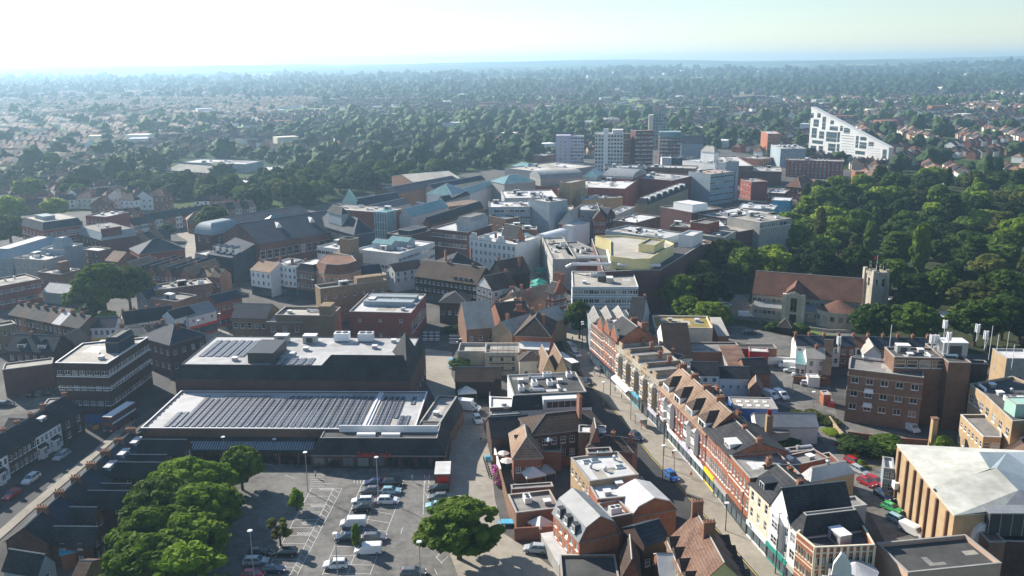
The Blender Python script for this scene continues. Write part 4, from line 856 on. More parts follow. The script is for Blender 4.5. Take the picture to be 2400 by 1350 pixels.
# glazed lean-to over the near pavement
q = MB(); q.ext([(-4.4, 3.2), (.0, 4.9), (.0, 4.75), (-4.4, 3.0)], W_*.02, W_*.65, 'x', 'slate'); q.build('canopy_roof', b.root)
q = MB(); q.ext([(-4.0, 3.55), (-1.6, 4.46), (-1.6, 4.42), (-4.0, 3.5)], W_*.07, W_*.64, 'x', 'facadeglass')
for i in range(60): x = W_*(.07+.57*i/59); q.ext([(-4.05, 3.6), (-1.6, 4.53), (-1.6, 4.47), (-4.05, 3.5)], x-.04, x+.04, 'x', 'greymetal')
q.build('canopy_glazing', b.root)
for i in range(9): q = MB(); q.box(-.25, .25, -.25, .25, 0, 3.1, 'brownbrick'); q.build('canopy_post', b.root, (W_*(.03+.07*i), -4.1, 0))
q = MB(); q.add([(-6, -4.5, 3.0), (-1, -4.5, 3.0), (1.2, 0, 6.9), (-.4, 5, 6.9), (-6, 5, 3.0)], [(0, 1, 2), (0, 2, 3, 4)], 'slate'); q.build('corner_roof', b.root)
q = MB(); q.add([(-4, 0, 3.2), (-.02, 0, 6.9), (-.02, D_, 6.9), (-4, D_, 3.2)], [(0, 1, 2, 3)], 'slateblue'); q.box(-4, -3.8, 0, D_, 0, 3.2, 'brownbrick'); q.build('side_roof', b.root)
# entrance block with the hipped dark roof and the red name
e = R('f', 'supermarket_entrance', 'dark hip roofed supermarket entrance block with red name lettering', 'shop entrance', (728, 1067), (1043, 1068), 13.5, 3.2, 'mans', 3.3, 'darkbrick', 'slate', win='f1x9@2.6,2.2,cas', wz=(.2, 2.9), fm='darkmetal', ins=1.9, top='darkfelt', sh='supermarket entrance')
text(e.root, "Sainsbury's", 1.75, (e.W*.475, -.35, 3.05), (rad(90), 0, 0), 'sign_red', 'name_sign', .08)
for f_ in (.40, .585): q = MB(); q.box(-2.1, 2.1, -.5, .5, 0, .7, 'whitemetal'); q.build('plant_box', e.roof, (e.W*f_, 3.3, 6.4))
q = MB(); q.box(e.W*.18, e.W*.93, 5.5, 5.8, 6.4, 8.0, 'whitemetal'); q.build('roof_screen', e.roof)
k = R('f', 'supermarket_side_store', 'grey flat roofed store with white roof box at the right of the supermarket', 'store', (975, 1003), (1022, 1006), (1004, 925), 6.6, 'flat', 0, 'brownbrick', 'felt', sh='store'); put_unit(k, 1, k.W*.5, k.D*.45, k.zr)
q = MB(); q.add([(k.W+.02, 0, 6.5), (k.W+1.7, 0, 2.9), (k.W+1.7, k.D, 2.9), (k.W+.02, k.D, 6.5)], [(0, 1, 2, 3)], 'slate'); q.box(k.W+1.5, k.W+1.7, 0, k.D, 0, 2.9, 'brownbrick'); q.add([(k.W, 0, 6.5), (k.W+1.7, 0, 2.9), (k.W, 0, 2.9)], [(0, 2, 1)], 'brownbrick'); q.build('side_roof', k.root)
h = R('f', 'supermarket_rear_hall', 'taller rear hall of the supermarket with deep dark mansard slopes around a pale roof', 'supermarket', (410, 888), (962, 893), (985, 815), 9.5, 'mans', 3.4, 'purplebrick', 'slate', ins=1.4, top='whiteroof', win='r1x6', wz=(1, 5), cop='darkmetal', sh='supermarket rear hall')
zr = h.zr
pv_rows(h, h.W*.05, h.W*.26, h.D*.30, h.D*.86, 6); pvb = Bld(); pvb.__dict__.update(h.__dict__); pvb.sh = 'rear hall middle'; pv_rows(pvb, h.W*.40, h.W*.58, h.D*.08, h.D*.30, 5)
part(h, 'plant_room', .30, .41, .12, .55, h.zr+.003, h.zr+2.8, 'darkmetal', h.roof)
q = MB(); q.add([(h.W*.62, .9, h.zr+.1), (h.W-1, .9, h.zr+.1), (h.W-2, 3.0, h.zr+2.6), (h.W*.66, 3.0, h.zr+2.6), (h.W*.66, 4.5, h.zr), (h.W-2, 4.5, h.zr)], [(0, 1, 2, 3), (3, 2, 5, 4), (0, 3, 4)], 'slate'); q.build('raised_slope', h.roof)
q = MB(); q.add([(h.W-1, 1, h.zr), (h.W+.2, h.D*.5, h.zr), (h.W-7, h.D*.5, h.zr), (h.W-3, h.D*.45, h.zr+6)], [(0, 1, 3), (1, 2, 3), (2, 0, 3)], 'slate'); q.build('corner_gable', h.roof)
for x, y, kd, lab in ((.36, .78, 3, 'left one of two pale grey plant boxes on the rear hall roof'), (.49, .78, 3, 'right one of two pale grey plant boxes on the rear hall roof')): put_unit(h, kd, x*h.W, y*h.D, h.zr, 0, lab, 1.15)
for x, lab in ((.63, 'left of two white twin fan coolers on the rear hall roof'), (.74, 'right of two white twin fan coolers on the rear hall roof')): put_unit(h, 0, x*h.W, .84*h.D, h.zr, 0, lab, 1.9)
for x, y in ((.46, .35), (.50, .52), (.23, .2), (.87, .8), (.80, .6)): put_unit(h, 1, x*h.W, y*h.D, h.zr)
# ---------------- left of the picture ----------------
b = PB('z1', 'brick_office', 'four storey brown brick office with white bands and a deep dark mansard top floor', 'office', [(580, 315), (1125, 325), (1560, 45), (870, 110)], 14.2, 'flat', 0, 'darkbrick', 'beigeroof', pa=.35, cop='whitemetal', win='f3x7@1.5,1.2,cas r3x14@1.3,1.2,cas l3x8', wz=(1.2, 13.6), bands=(10.4, 7.4), sh='banded brick office')
part_roof(b, 'stair_hood', .62, .88, .42, .80, 16.8, 'mans', 1.2, 'slateblue', 'slateblue'); put_unit(b, 1, b.W*.72, b.D*.2, b.zr); put_unit(b, 4, b.W*.6, b.D*.3, b.zr)
R('z1', 'long_wall_building', 'long windowless brick building with flat roof and pale lower wall left of the banded office', 'building', (25, 390), (550, 325), (500, 270), 8, 'flat', 0, 'purplebrick', 'beigeroof', pa=.3)
b = R('z1', 'dormered_house', 'dark slate roofed brick building with two gabled dormers at the left edge', 'building', (75, 185), (560, 205), 9, 8, 'gx', 3.6, 'darkbrick', 'slateblue', win='f2x6', ch=[(.35, .5)]); dormer(b, 0, .28, 2.4, 1.6, 'gable'); dormer(b, 0, .72, 2.4, 1.6, 'gable')
R('z1', 'corner_house', 'small brick building with one lit roof slope behind the dormered slate house', 'house', (600, 120), (790, 130), 7, 7, 'gy', 3, 'darkbrick', 'tantile', win='f2x2')
R('B0', 'yellow_brick_house', 'yellow brown brick flat roofed block with blue windows at the left edge', 'building', (-60, 955), (110, 925), (105, 900), 9, 'flat', 0, 'yellowstock', 'beigeroof', win='f2x3')
b = Q3('z1', 'pub', 'brown brick corner public house with slate hips behind the banded office', 'pub', (1480, 45), (1790, 130), (1900, -50), 9.5, 'hip', 3.5, 'darkbrick', 'slateblue', win='f2x5 r2x4', ch=[(.2, .5), (.7, .5)], sh='corner pub')
R('B0', 'gabled_corner_building', 'slate roofed corner building with gabled front above the zebra crossing', 'building', (1065, 1010), (1275, 1000), (1220, 930), 10, 'gx', 3.6, 'darkbrick', 'slateblue', win='f2x4 r2x3', ch=[(.1, .5)])
R('B0', 'slate_hip_shop', 'low shop with blue slate hipped roof left of the gabled corner building', 'shop', (800, 1005), (1040, 1010), (1000, 950), 8, 'hip', 3, 'darkbrick', 'slateblue', win='f1x5', ch=[(.1, .5), (.9, .5)])
# left terrace facing the bus road; walls white or dark brick
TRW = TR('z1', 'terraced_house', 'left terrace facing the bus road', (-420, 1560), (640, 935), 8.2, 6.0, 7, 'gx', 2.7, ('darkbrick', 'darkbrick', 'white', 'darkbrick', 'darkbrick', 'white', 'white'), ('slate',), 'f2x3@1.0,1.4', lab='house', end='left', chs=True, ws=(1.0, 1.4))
for i in (2, 5, 6): q = MB(); q.prism([(.6, -.01), (.9, -.8), (2.3, -.8), (2.7, -.01)], 0, 2.9, 'white'); q.ext([(-.85, 2.9), (0, 3.5), (0, 2.9)], .4, 2.9, 'x', 'slate'); o = q.build('bay_window', TRW[i].root); add_window(o, 1.6, -.83, 1.7, 0, 1.2, 1.5, 'cas')
dormer(TRW[6], 0, .3, 1.8, 1.2, 'flat', 'lightroof', up=.5)
R('z1', 'end_house', 'end house with pale rear flat roof nearest the banded office', 'house', (650, 930), (870, 800), 9, 6.2, 'gx', 3, 'darkbrick', 'slate', win='f2x2', ch=[(0, .5), (1, .5)])
R('z1', 'rear_shed', 'flat pale topped rear extension behind the left terrace', 'extension', (460, 755), (590, 745), (660, 685), 5.5, 'flat', 0, 'brick', 'beigeroof', pa=.2)
R('z1', 'low_store', 'low flat roofed store by the left terrace rear yards', 'store', (20, 1040), (170, 1045), (180, 940), 3.2, 'gx', 1.2, 'brownbrick', 'slate')
# right terrace: main row and its rear wings
n = 0
MR = TR('z2', 'terraced_house', 'right terrace between the bus road and the tree row', (1230, -60), (60, 985), 7.5, 5.6, 7, 'gx', 2.7, ('darkbrick', 'brick'), ('slate', 'slateblue'), 'f2x2', lab='house', end='left', chs=True, chl=True, group='right terrace houses')
def wing(b, fx, w_, ln, h, rise, wall='brick', rm='slate', win='f2x2', end=True):
    'rear wing of a terraced house'
    q, r = MB(), MB(); x0 = fx*b.W; y0 = b.D-.3
    for i, (p, d, nn, Ln) in enumerate((((x0, y0), (1, 0), (0, -1), w_), ((x0+w_, y0), (0, 1), (1, 0), ln), ((x0+w_, y0+ln), (-1, 0), (0, 1), w_), ((x0, y0+ln), (0, -1), (-1, 0), ln))):
        rs = [(Ln*t, z, .9, 1.2) for t in ((.3, .7) if i != 0 else ()) for z in (1.6, 4.1)]
        wall_grid(q, p, d, nn, Ln, 0, h, rs, wall); a = math.atan2(d[1], d[0])
        for xc, zc, ww, hh in rs: add_window(b.root, p[0]+d[0]*xc-nn[0]*.1, p[1]+d[1]*xc-nn[1]*.1, zc, a, ww, hh)
    roof_geo(r, [(0, 0), (w_, 0), (w_, ln), (0, ln)], h, 'gy', rise, rm, r, wall)
    q.build('rear_wing', b.root); r.build('rear_wing_roof', b.root, (x0, y0, 0))
for i, b in enumerate(MR):
    wing(b, .04+.1*(i % 2), b.W*(.80, .62, .72)[i % 3], (10, 8, 11, 6, 9, 5, 8)[i], (5.2, 4.4, 5.4, 4.0, 5.0)[i % 5], 2.3, 'brick' if i % 2 else 'bluegrey' if i == 1 else 'darkbrick', 'slate')
    if i < 3: dormer(b, 2, .55, 3.2, 1.3, 'flat', 'lightroof', up=.25, wm='bluegrey', dep=2.2)
R('z2', 'lean_to', 'blue glazed lean-to in the dark backyard of the right terrace', 'lean-to', (640, 1135), (790, 1100), 3, 3, 'mono', .8, 'brick', 'bluecanopy')
R('z2', 'green_gabled_house', 'house with pale green rendered gable at the bottom left', 'house', (400, 1330), (580, 1200), 7, 6.4, 'gy', 2.5, 'bluegrey', 'slate', win='f2x1')
R('z2', 'garden_shed', 'small shed with tan roof at the bottom of the right terrace gardens', 'shed', (770, 1340), (900, 1345), 5, 3, 'gx', 1.2, 'buff', 'browntile')
# upper-left blocks
b = Q3('B0', 'banded_office', 'red brick office with white string courses and dark mansard behind the left streets', 'office', (150, 230), (300, 270), (600, 235), 16, 'mans', 3.4, 'maroon', 'slateblue', win='f4x6 r4x12', bands=(4, 8, 12), ins=1.2, sh='banded office far left', top='beigeroof'); part_roof(b, 'drum', .3, .7, .2, .5, 21, 'flat', 0, 'darkfelt', 'bluegrey')
R('B0', 'grey_roof_wing', 'grey flat roofed wing right of the red banded office', 'wing', (600, 165), (745, 175), (660, 125), 15, 'flat', 0, 'maroon', 'metalroof', win='f3x5')
b = Q3('B0', 'mansard_block', 'dark brick block with green grey mansard and plain end wall', 'office', (540, 290), (712, 340), (950, 300), 12, 'mans', 3.2, 'purplebrick', 'bluegrey', win='f3x6', ins=1, top='felt', sh='dark brick mansard block'); clutter(b, 3); part(b, 'stair_tower', .95, .99, .05, .6, 11, 17, 'purplebrick')
b = R('B0', 'curved_brick_building', 'long brick building with slate roof curving at its right end', 'building', (980, 440), (1300, 400), (1225, 320), 10, 'hip', 4, 'maroon', 'slateblue', win='f1x4')
b = R('B0', 'sloped_roof_hall', 'pale green grey sloped roof building at the left edge', 'hall', (-120, 465), (80, 470), (190, 350), 10, 'mans', 3.5, 'bluegrey', 'bluegrey', ins=3, top='lightroof', win='f1x4')
b = R('B0', 'tower_office', 'pale grey office block with square stair box on top', 'office', (285, 400), (450, 405), (640, 365), 13, 'flat', 0, 'bluegrey', 'lightroof', win='f2x4', sh='pale grey office'); part_roof(b, 'stair_box', .3, .8, .25, .7, 14.8, 'mans', 2.2, 'bluegrey', 'bluegrey', top='lightroof')
b = R('B0', 'white_roof_office', 'grey rendered office with white flat roof in front of the pale office', 'office', (100, 465), (320, 480), (380, 430), 11, 'flat', 0, 'concrete', 'lightroof', win='f2x5 r2x3', sh='white roofed office'); clutter(b, 5)
R('B0', 'brown_flats', 'brown brick flat block right of the pale grey office', 'flats', (560, 400), (690, 415), (780, 395), 10, 'flat', 0, 'brownbrick', 'lightroof', win='f3x4')
b = R('B0', 'brick_stores', 'low brown brick building with two blank chimneylike towers', 'store', (265, 560), (420, 580), (540, 540), 8, 'flat', 0, 'brownbrick', 'beigeroof', win='f1x3'); part(b, 'lift_tower', .62, .8, .3, .7, 7, 12, 'brownbrick'); clutter(b, 2)
b = R('B0', 'red_brick_flats', 'long red brick flats with tan flat roof and white windows at the left edge', 'flats', (-100, 680), (285, 610), (200, 570), 9, 'flat', 0, 'maroon', 'beigeroof', win='f2x10@1.4,1.3,cas', sh='red brick flats'); clutter(b, 2)
R('B0', 'white_shed', 'low building with bright pale roofs beside the big backyard trees', 'shed', (300, 700), (470, 715), (500, 650), 4.5, 'gx', 1.5, 'concrete', 'lightroof')
R('B0', 'small_white_shed', 'small pale roofed shed touching the big backyard trees', 'shed', (510, 705), (590, 700), (600, 670), 3.5, 'flat', 0, 'concrete', 'whiteroof', pa=.2)
R('B0', 'house_tan_roof', 'house with two lit tan roof slopes near the brown flats', 'house', (740, 480), (830, 490), (850, 420), 8, 'gx', 3, 'brownbrick', 'tantile', win='f2x3')
R('B0', 'house_lit_gable', 'house with bright triangular roof left of the pedestrian mall ramp', 'house', (840, 540), (960, 550), (980, 490), 7, 'gy', 3, 'brick', 'tantile', win='f1x3')
T1 = TR('B0', 'backyard_terrace_house', 'dark backstreet terrace', (980, 560), (1330, 590), (1330, 500), 7.5, 6, 'gy', 2.8, ('darkbrick', 'brick'), ('slateblue', 'slate', 'tantile'), 'f2x2', group='dark terrace above the long grey roof')
T2 = TR('B0', 'tan_roofed_house', 'tan roofed pair before the mall loading bay', (1350, 585), (1545, 600), (1570, 545), 6.5, 3, 'gx', 2.6, ('brownbrick',), ('browntile', 'tantile'), 'f1x2')
T3 = TR('B0', 'curved_terrace_house', 'curved terrace left of the yellow fronted shop', (60, 860), (560, 960), (660, 880), 7.8, 8, 'gx', 2.6, ('darkbrick', 'brick', 'darkbrick', 'brownbrick'), ('slate', 'browntile', 'slate', 'slate', 'browntile', 'lightroof', 'slate', 'slate'), 'f2x2')
R('B0', 'yellow_fronted_shop', 'white upper floor shop with long yellow sign at the terrace end', 'shop', (530, 955), (810, 945), (780, 880), 7.2, 'gx', 2.5, 'white', 'slateblue', win='f1x7', gf=3.7, shop=dict(face=0, fascia='yellowboard'))
TR('B0', 'white_row_house', 'white row running up to the zebra crossing', (880, 930), (1225, 880), (1180, 830), 7, 4, 'gx', 2.4, ('cream', 'white', 'white', 'cream'), ('slate',), 'f1x4', gf=3.7)
R('B0', 'long_grey_roof_shop', 'tall white walled building with dark roof beside the red fronted shop', 'shop', (1225, 890), (1370, 850), (1340, 800), 8, 'gx', 2, 'white', 'slate', win='f1x3', gf=3.7)
b = R('B0', 'red_fronted_shop', 'white shop with a broad red fascia and open ground floor by the crossing', 'shop', (1325, 880), (1520, 830), (1500, 760), 7.4, 'gx', 1.4, 'white', 'metalroof', win='f1x3@.9,1.1,cross', gf=4.2, shop=dict(face=0, fascia='sign_red', zt=3.9), sh='red fronted shop')
R('B0', 'red_brick_shop', 'red brick two storey shop with slate roof right of the red fronted shop', 'shop', (1515, 780), (1700, 735), (1660, 690), 9, 'gx', 2.6, 'redbrick', 'slateblue', win='f2x5', shop=dict(face=0, fascia='redpaint'))
b = R('B0', 'long_flat_roof_building', 'long brown brick building with felt flat roof and metal stair', 'store', (1090, 690), (1490, 700-60), (1370, 615), 8.5, 'flat', 0, 'brownbrick', 'beigeroof', win='f1x6', sh='long felt roofed store'); clutter(b, 5)
b = R('B0', 'long_store_front', 'brown brick front wing of the long felt roofed store', 'store', (1060, 745), (1240, 770), (1200, 700), 7, 'flat', 0, 'brownbrick', 'felt', win='f1x3'); clutter(b, 2)
R('B0', 'pale_gable_house', 'small pale rendered gabled house right of the big backyard trees', 'house', (960, 735), (1030, 750), (1060, 690), 6, 'gy', 2.6, 'bluegrey', 'slateblue', win='f2x1')
# brown building in front, with blue slate roof (middle left)
b = R('y1', 'dark_slate_office', 'brown brick block with steep blue slate roof above the supermarket', 'office', (640, 1190), (1010, 1200), (1080, 1050), 9.5, 'gx', 5.5, 'yellowstock', 'slateblue', win='f2x5@1.3,1.7,sash', sh='blue slate roofed block')
R('y1', 'slate_office_wing', 'white topped brown brick wing right of the blue slate roofed block', 'wing', (1010, 1235), (1390, 1240), (1390, 1160), 8.8, 'flat', 0, 'yellowstock', 'lightroof', win='f2x3@1.3,1.7,sash', pa=.2)
b = R('y1', 'blank_brick_block', 'large blank brown brick block with stair tower behind the supermarket', 'store', (1100, 1160), (1700, 1170), (1480, 1075), 11, 'flat', 0, 'yellowstock', 'beigeroof', pa=.8, sh='blank brown block'); part(b, 'stair_tower', .78, .98, .02, .55, 10, 14, 'yellowstock')
b = R('B1', 'brown_store', 'tall brown brick store with angled roofline and iron fire stairs', 'store', (450, 680), (920, 620), (840, 600), 13, 'flat', 0, 'yellowstock', 'felt', pa=.8, sh='tall brown store', win='f2x7@.9,1.3'); clutter(b, 3); part(b, 'stair_tower', .55, .95, .02, .6, 12, 15, 'yellowstock')
b = Q3('B1', 'red_warehouse', 'dark red brick flat roofed store with long grey roof lights behind the supermarket', 'store', (655, 840), (1090, 850), (1300, 720), 10.5, 'flat', 0, 'maroon', 'lightroof', win='f2x3@1,1 r1x8@2.6,4', pa=.4, sh='red brick store')
for f_ in (.35, .62): part_roof(b, 'roof_light', .12, .93, f_, f_+.16, b.zr+1.6, 'flat', 0, 'metalroof', 'bluegrey')
clutter(b, 2)
R('B1', 'recessed_bay', 'narrow dark loading bay door in the red brick store', 'door', (808, 865), (852, 868), .4, 10, 'flat', 0, 'darkmetal', 'darkmetal', pa=0) if False else None
b = R('B1', 'grey_hip_house', 'grey hipped roof building behind the converted chapel', 'building', (1290, 775), (1480, 780), (1520, 700), 7.5, 'hip', 3, 'darkbrick', 'slate', win='f1x4')
b = Q3('B1', 'chapel_pub', 'old chapel with steep grey stone gable and pale left slope beside a terrace', 'chapel', (1420, 870), (1480, 960), (1680, 950), 7, 'gy', 6.5, 'brownbrick', 'beigeroof', win='r1x3', sh='old chapel')
# street left of the town hall tower: shops
S1 = [('white_shop', 'yellowish roofed white shop with tall chimneys', (840, 685), (1050, 715), 'white', 'tantile', 10, 'f2x4', 'gx'), ('grey_framed_shop', 'white three storey shop with dark window surrounds', (1055, 620), (1185, 635), 'white', 'lightroof', 12, 'f3x3', 'flat'),
      ('pale_shop', 'plain white three storey shop with six windows', (1185, 640), (1320, 655), 'white', 'darkfelt', 12, 'f3x3', 'flat'), ('brick_mansard_shop', 'brown brick shop with grey mansard and three dormers', (1325, 690), (1510, 715), 'brownbrick', 'slate', 11, 'f2x5', 'mans')]
for nm, lb, a, c_, wl, rf, hh, wn, kd in S1: b = R('y1', nm, lb, 'shop', a, c_, 11, hh, kd, 2.6 if kd != 'flat' else 0, wl, rf, win=wn, gf=3.7, shop=dict(face=0), ch=[(.02, .5)], top='lightroof', sh=nm.replace('_', ' ')); [dormer(b, 0, f_, 1.3, 1.1, 'flat') for f_ in ((.25, .5, .75) if kd == 'mans' else ())]
cc = [P(*tp('B1', p), 11.5) for p in ((410, 555), (480, 590), (575, 600), (660, 590), (735, 560), (700, 500), (480, 490))]
b = PB('B1', 'round_corner_building', 'curved pale stone corner building with red mansard roof and stone dormers', 'building', [(410, 550), (480, 575), (575, 582), (660, 572), (738, 545), (700, 500), (470, 490)], 11.5, 'mans', 3.4, 'stonered', 'redtile', win='f2x2 r2x3 b2x3 l2x2', gf=3.7, ins=1.5, bands=(3.6, 7.4, 11), bandm='stone', top='redtile')
for x0, x1, y0, y1, lb, wl in ((745, 885, 575, 560, 'dark slate roofed shop right of the curved corner building', 'darkbrick'),): R('B1', 'slate_roofed_shop', lb, 'shop', (x0, y0), (x1, y1), (860, 505), 7.5, 'gx', 3, wl, 'slateblue', win='f1x4', shop=dict(face=0))
b = Q3('B1', 'maroon_roofed_shop', 'white sided shop with maroon roof on the curving shopping street', 'shop', (915, 540), (975, 560), (1083, 500), 8.5, 'gy', 2.4, 'white', 'redtile', win='f2x2 r2x4', gf=3.6)
R('B1', 'canopy_roof_store', 'low store with bright white sloping canopy behind the brown store', 'store', (810, 605), (920, 580), 8, 5, 'mono', 1.5, 'brownbrick', 'whiteroof')
# half timbered row
b = R('B1', 'half_timbered_row', 'long dark half timbered building with white window strips', 'building', (1115, 590), (1550, 650), 13, 9.5, 'gx', 5, 'timber', 'browntile', win='f2x14@1.2,1.1,cas', gf=3.4, shop=dict(face=0), ch=[(.4, .5), (.8, .5)], sh='half timbered row')
for f_ in (.62, .70, .78, .86): dormer(b, 0, f_, 1.4, 1.1, 'flat', 'browntile', wm='timber')
b = Q3('B1', 'timbered_corner', 'black and white timber framed corner building with gable', 'building', (1548, 655), (1660, 690), (1710, 620), 10, 'gy', 4.2, 'white', 'browntile', win='f2x3@1.2,1.1,cas r2x3', gf=3.4, shop=dict(face=0), ch=[(.5, .9)])
q = MB()
for x in np.linspace(0, b.W, 12): q.box(x-.1, x+.1, -.06, -.01, 3.5, 10, 'timber')
for z in (3.5, 6.4, 9.8): q.box(0, b.W, -.08, -.01, z, z+.22, 'timber')
q.build('timber_frame', b.root)
b = R('B1', 'tudor_hall', 'dark hipped roofed building with tall chimneys behind the half timbered row', 'building', (1330, 560), (1610, 530), 17, 9, 'hip', 5.5, 'timber', 'slate', win='f1x6', ch=[(.2, .5), (.85, .5)])
b = R('B1', 'gabled_tudor_house', 'brown steep gabled building at the end of the half timbered row', 'building', (1640, 560), (1740, 590), 13, 9, 'gy', 5, 'timber', 'browntile', win='f1x2', ch=[(.3, .2), (.8, .7)])

# terraces and houses beyond the domed towers on the left
for nm, ds, a, c_, d_, h, n_, wl, rf, wn in [('terrace_house', 'white backed terrace left of the domed towers', (940, 235), (1045, 215), (1030, 190), 7, 4, ('white', 'pink', 'white'), ('slate',), 'f2x2'), ('terrace_house', 'long slate terrace behind the domed towers', (1045, 200), (1500, 130), (1480, 95), 7, 10, ('brick', 'white', 'brick'), ('slateblue', 'slate'), 'f2x2'),
    ('terrace_house', 'dark terrace behind the brick mansard block', (750, 175), (1000, 150), (990, 125), 6.5, 6, ('cream', 'brick'), ('redtile', 'slate'), 'f2x2'), ('terrace_house', 'terrace near the curved mall ramp', (1010, 345), (1200, 300), (1190, 275), 6, 4, ('brick', 'darkbrick'), ('tantile', 'slate'), 'f1x2'), ('terrace_house', 'slate terrace beyond the long mall wing', (1500, 130), (1800, 100), (1790, 60), 7, 6, ('brick', 'cream'), ('slate', 'tantile'), 'f2x2')]: TR('B0', nm, ds, a, c_, d_, h, n_, 'gx', 2.8, wl, rf, wn)
for i, (p, a, hh_, wl, rf, lb) in enumerate([((240, 70), .3, 7, 'white', 'redtile', 'white house with red roof behind the banded office'), ((460, 60), -.2, 7, 'white', 'browntile', 'white gabled house with twin gables left of the pale villa'), ((540, 75), -.2, 7, 'cream', 'redtile', 'cream gabled house beside the twin gabled one'), ((750, 80), .2, 8, 'white', 'tantile', 'pale villa with tan hipped roof'), ((840, 90), -.3, 7, 'white', 'browntile', 'white house right of the pale villa'), ((950, 85), .1, 8, 'white', 'slate', 'white slate roofed house in the left suburb edge'), ((1050, 80), -.2, 9, 'brick', 'redtile', 'brown gabled house by the dark trees'), ((640, 110), .1, 6, 'brick', 'redtile', 'low red roofed house behind the banded office'), ((1320, 240), .4, 7, 'brick', 'tantile', 'small tan roofed house left of the large domed tower'), ((860, 250), .1, 7, 'cream', 'redtile', 'cream house near the dark brick mansard block')]):
    q = P(*tp('B0', p), 4); q.z = 0; box_b('house', lb, 'house', q, a, [(0, 0), (11, 0), (11, 9), (0, 9)], hh_, 'gy' if i % 2 else 'hip', 4, wl, rf, win='f2x3 r2x2', ch=[(.8, .5)])
# ---------------- the covered shopping mall ----------------
b = R('y1', 'mall_arcade', 'long brown brick mall wing with curved blue grey roof and arched windows', 'mall', (930, 415), (1880, 255), (1800, 125), 15, 'gx', 7, 'purplebrick', 'slateblue', win='f1x14@2.4,3.6', wz=(7, 13), sh='long mall wing', keep=True)
for f_ in (.33, .70): q = MB(); q.add([(-1.5, -1, 0), (1.5, -1, 0), (0, 2.5, 2.2), (0, -1, 2.2)], [(0, 1, 3), (1, 2, 3), (0, 3, 2)], 'white'); q.build('roof_vent', b.roof, (b.W*f_, b.D*.30, 19))
b = R('B1', 'mall_gatehouse', 'blue grey square mall tower with small hipped lantern and arched windows', 'tower', (690, 300), (830, 280), (760, 180), 17, 'hip', 6, 'slateblue', 'slateblue', win='f1x3@1.8,2.6,cross', keep=True); part_roof(b, 'lantern', .1, .45, .35, .7, 24, 'hip', 3, 'slate', 'bluegrey', base=19)
b = Q3('y1', 'domed_tower', 'square brick mall tower with large blue grey domed roof and round headed windows', 'tower', (250, 300), (430, 325), (580, 240), 15, 'dome', 5, 'purplebrick', 'bluegrey', ins=3, top='metalroof', sh='large domed mall tower', cop='concrete', win='f1x2@1.4,2.2 r1x2@1.4,2.2', wz=(11, 14.8))
b = Q3('y1', 'domed_tower', 'smaller brick mall tower with pale ribbed dome beside the long mall wing', 'tower', (640, 350), (800, 370), (900, 330), 14, 'dome', 4.6, 'purplebrick', 'bluegrey', ins=4, top='bluegrey', sh='smaller domed mall tower', win='f1x2@1.4,2.2', wz=(10, 13.8))
b = R('y1', 'mall_entrance_wing', 'blue grey mall wing with four arched dormers between two domed towers', 'mall', (385, 520), (650, 560), (560, 300), 11, 'gx', 5, 'slateblue', 'slateblue', sh='mall wing between towers', keep=True)
for f_ in (.15, .4, .65, .9): dormer(b, 0, f_, 1.8, 2.2, 'gable', 'metalroof', up=.6)
b = R('y1', 'mall_portico', 'pale stone mall loading portico with three dark openings', 'portico', (255, 510), (670, 590), (600, 520), 9, 'flat', 0, 'concrete', 'lightroof', win='f1x4@5.6,5', wz=(1, 8.4), pa=.3, fm='concrete', st='none')
R('y1', 'mall_rear_wing', 'long slate roofed mall wing with glass pyramid beyond the domed towers', 'mall', (700, 240), (1500, 110), (1380, 50), 13, 'gx', 4, 'purplebrick', 'slateblue', sh='rear mall wing', keep=True)
b = R('y1', 'glass_pyramid_block', 'low mall block topped by a pale glass pyramid behind the long wing', 'mall', (1000, 220), (1300, 190), (1320, 150), 16, 'hip', 4, 'concrete', 'glassroof', keep=True)
sheet('mall_ramp', 'f', [(405, 545), (455, 545), (460, 580), (455, 610), (400, 615), (430, 590), (440, 565)], .06, 'paving')
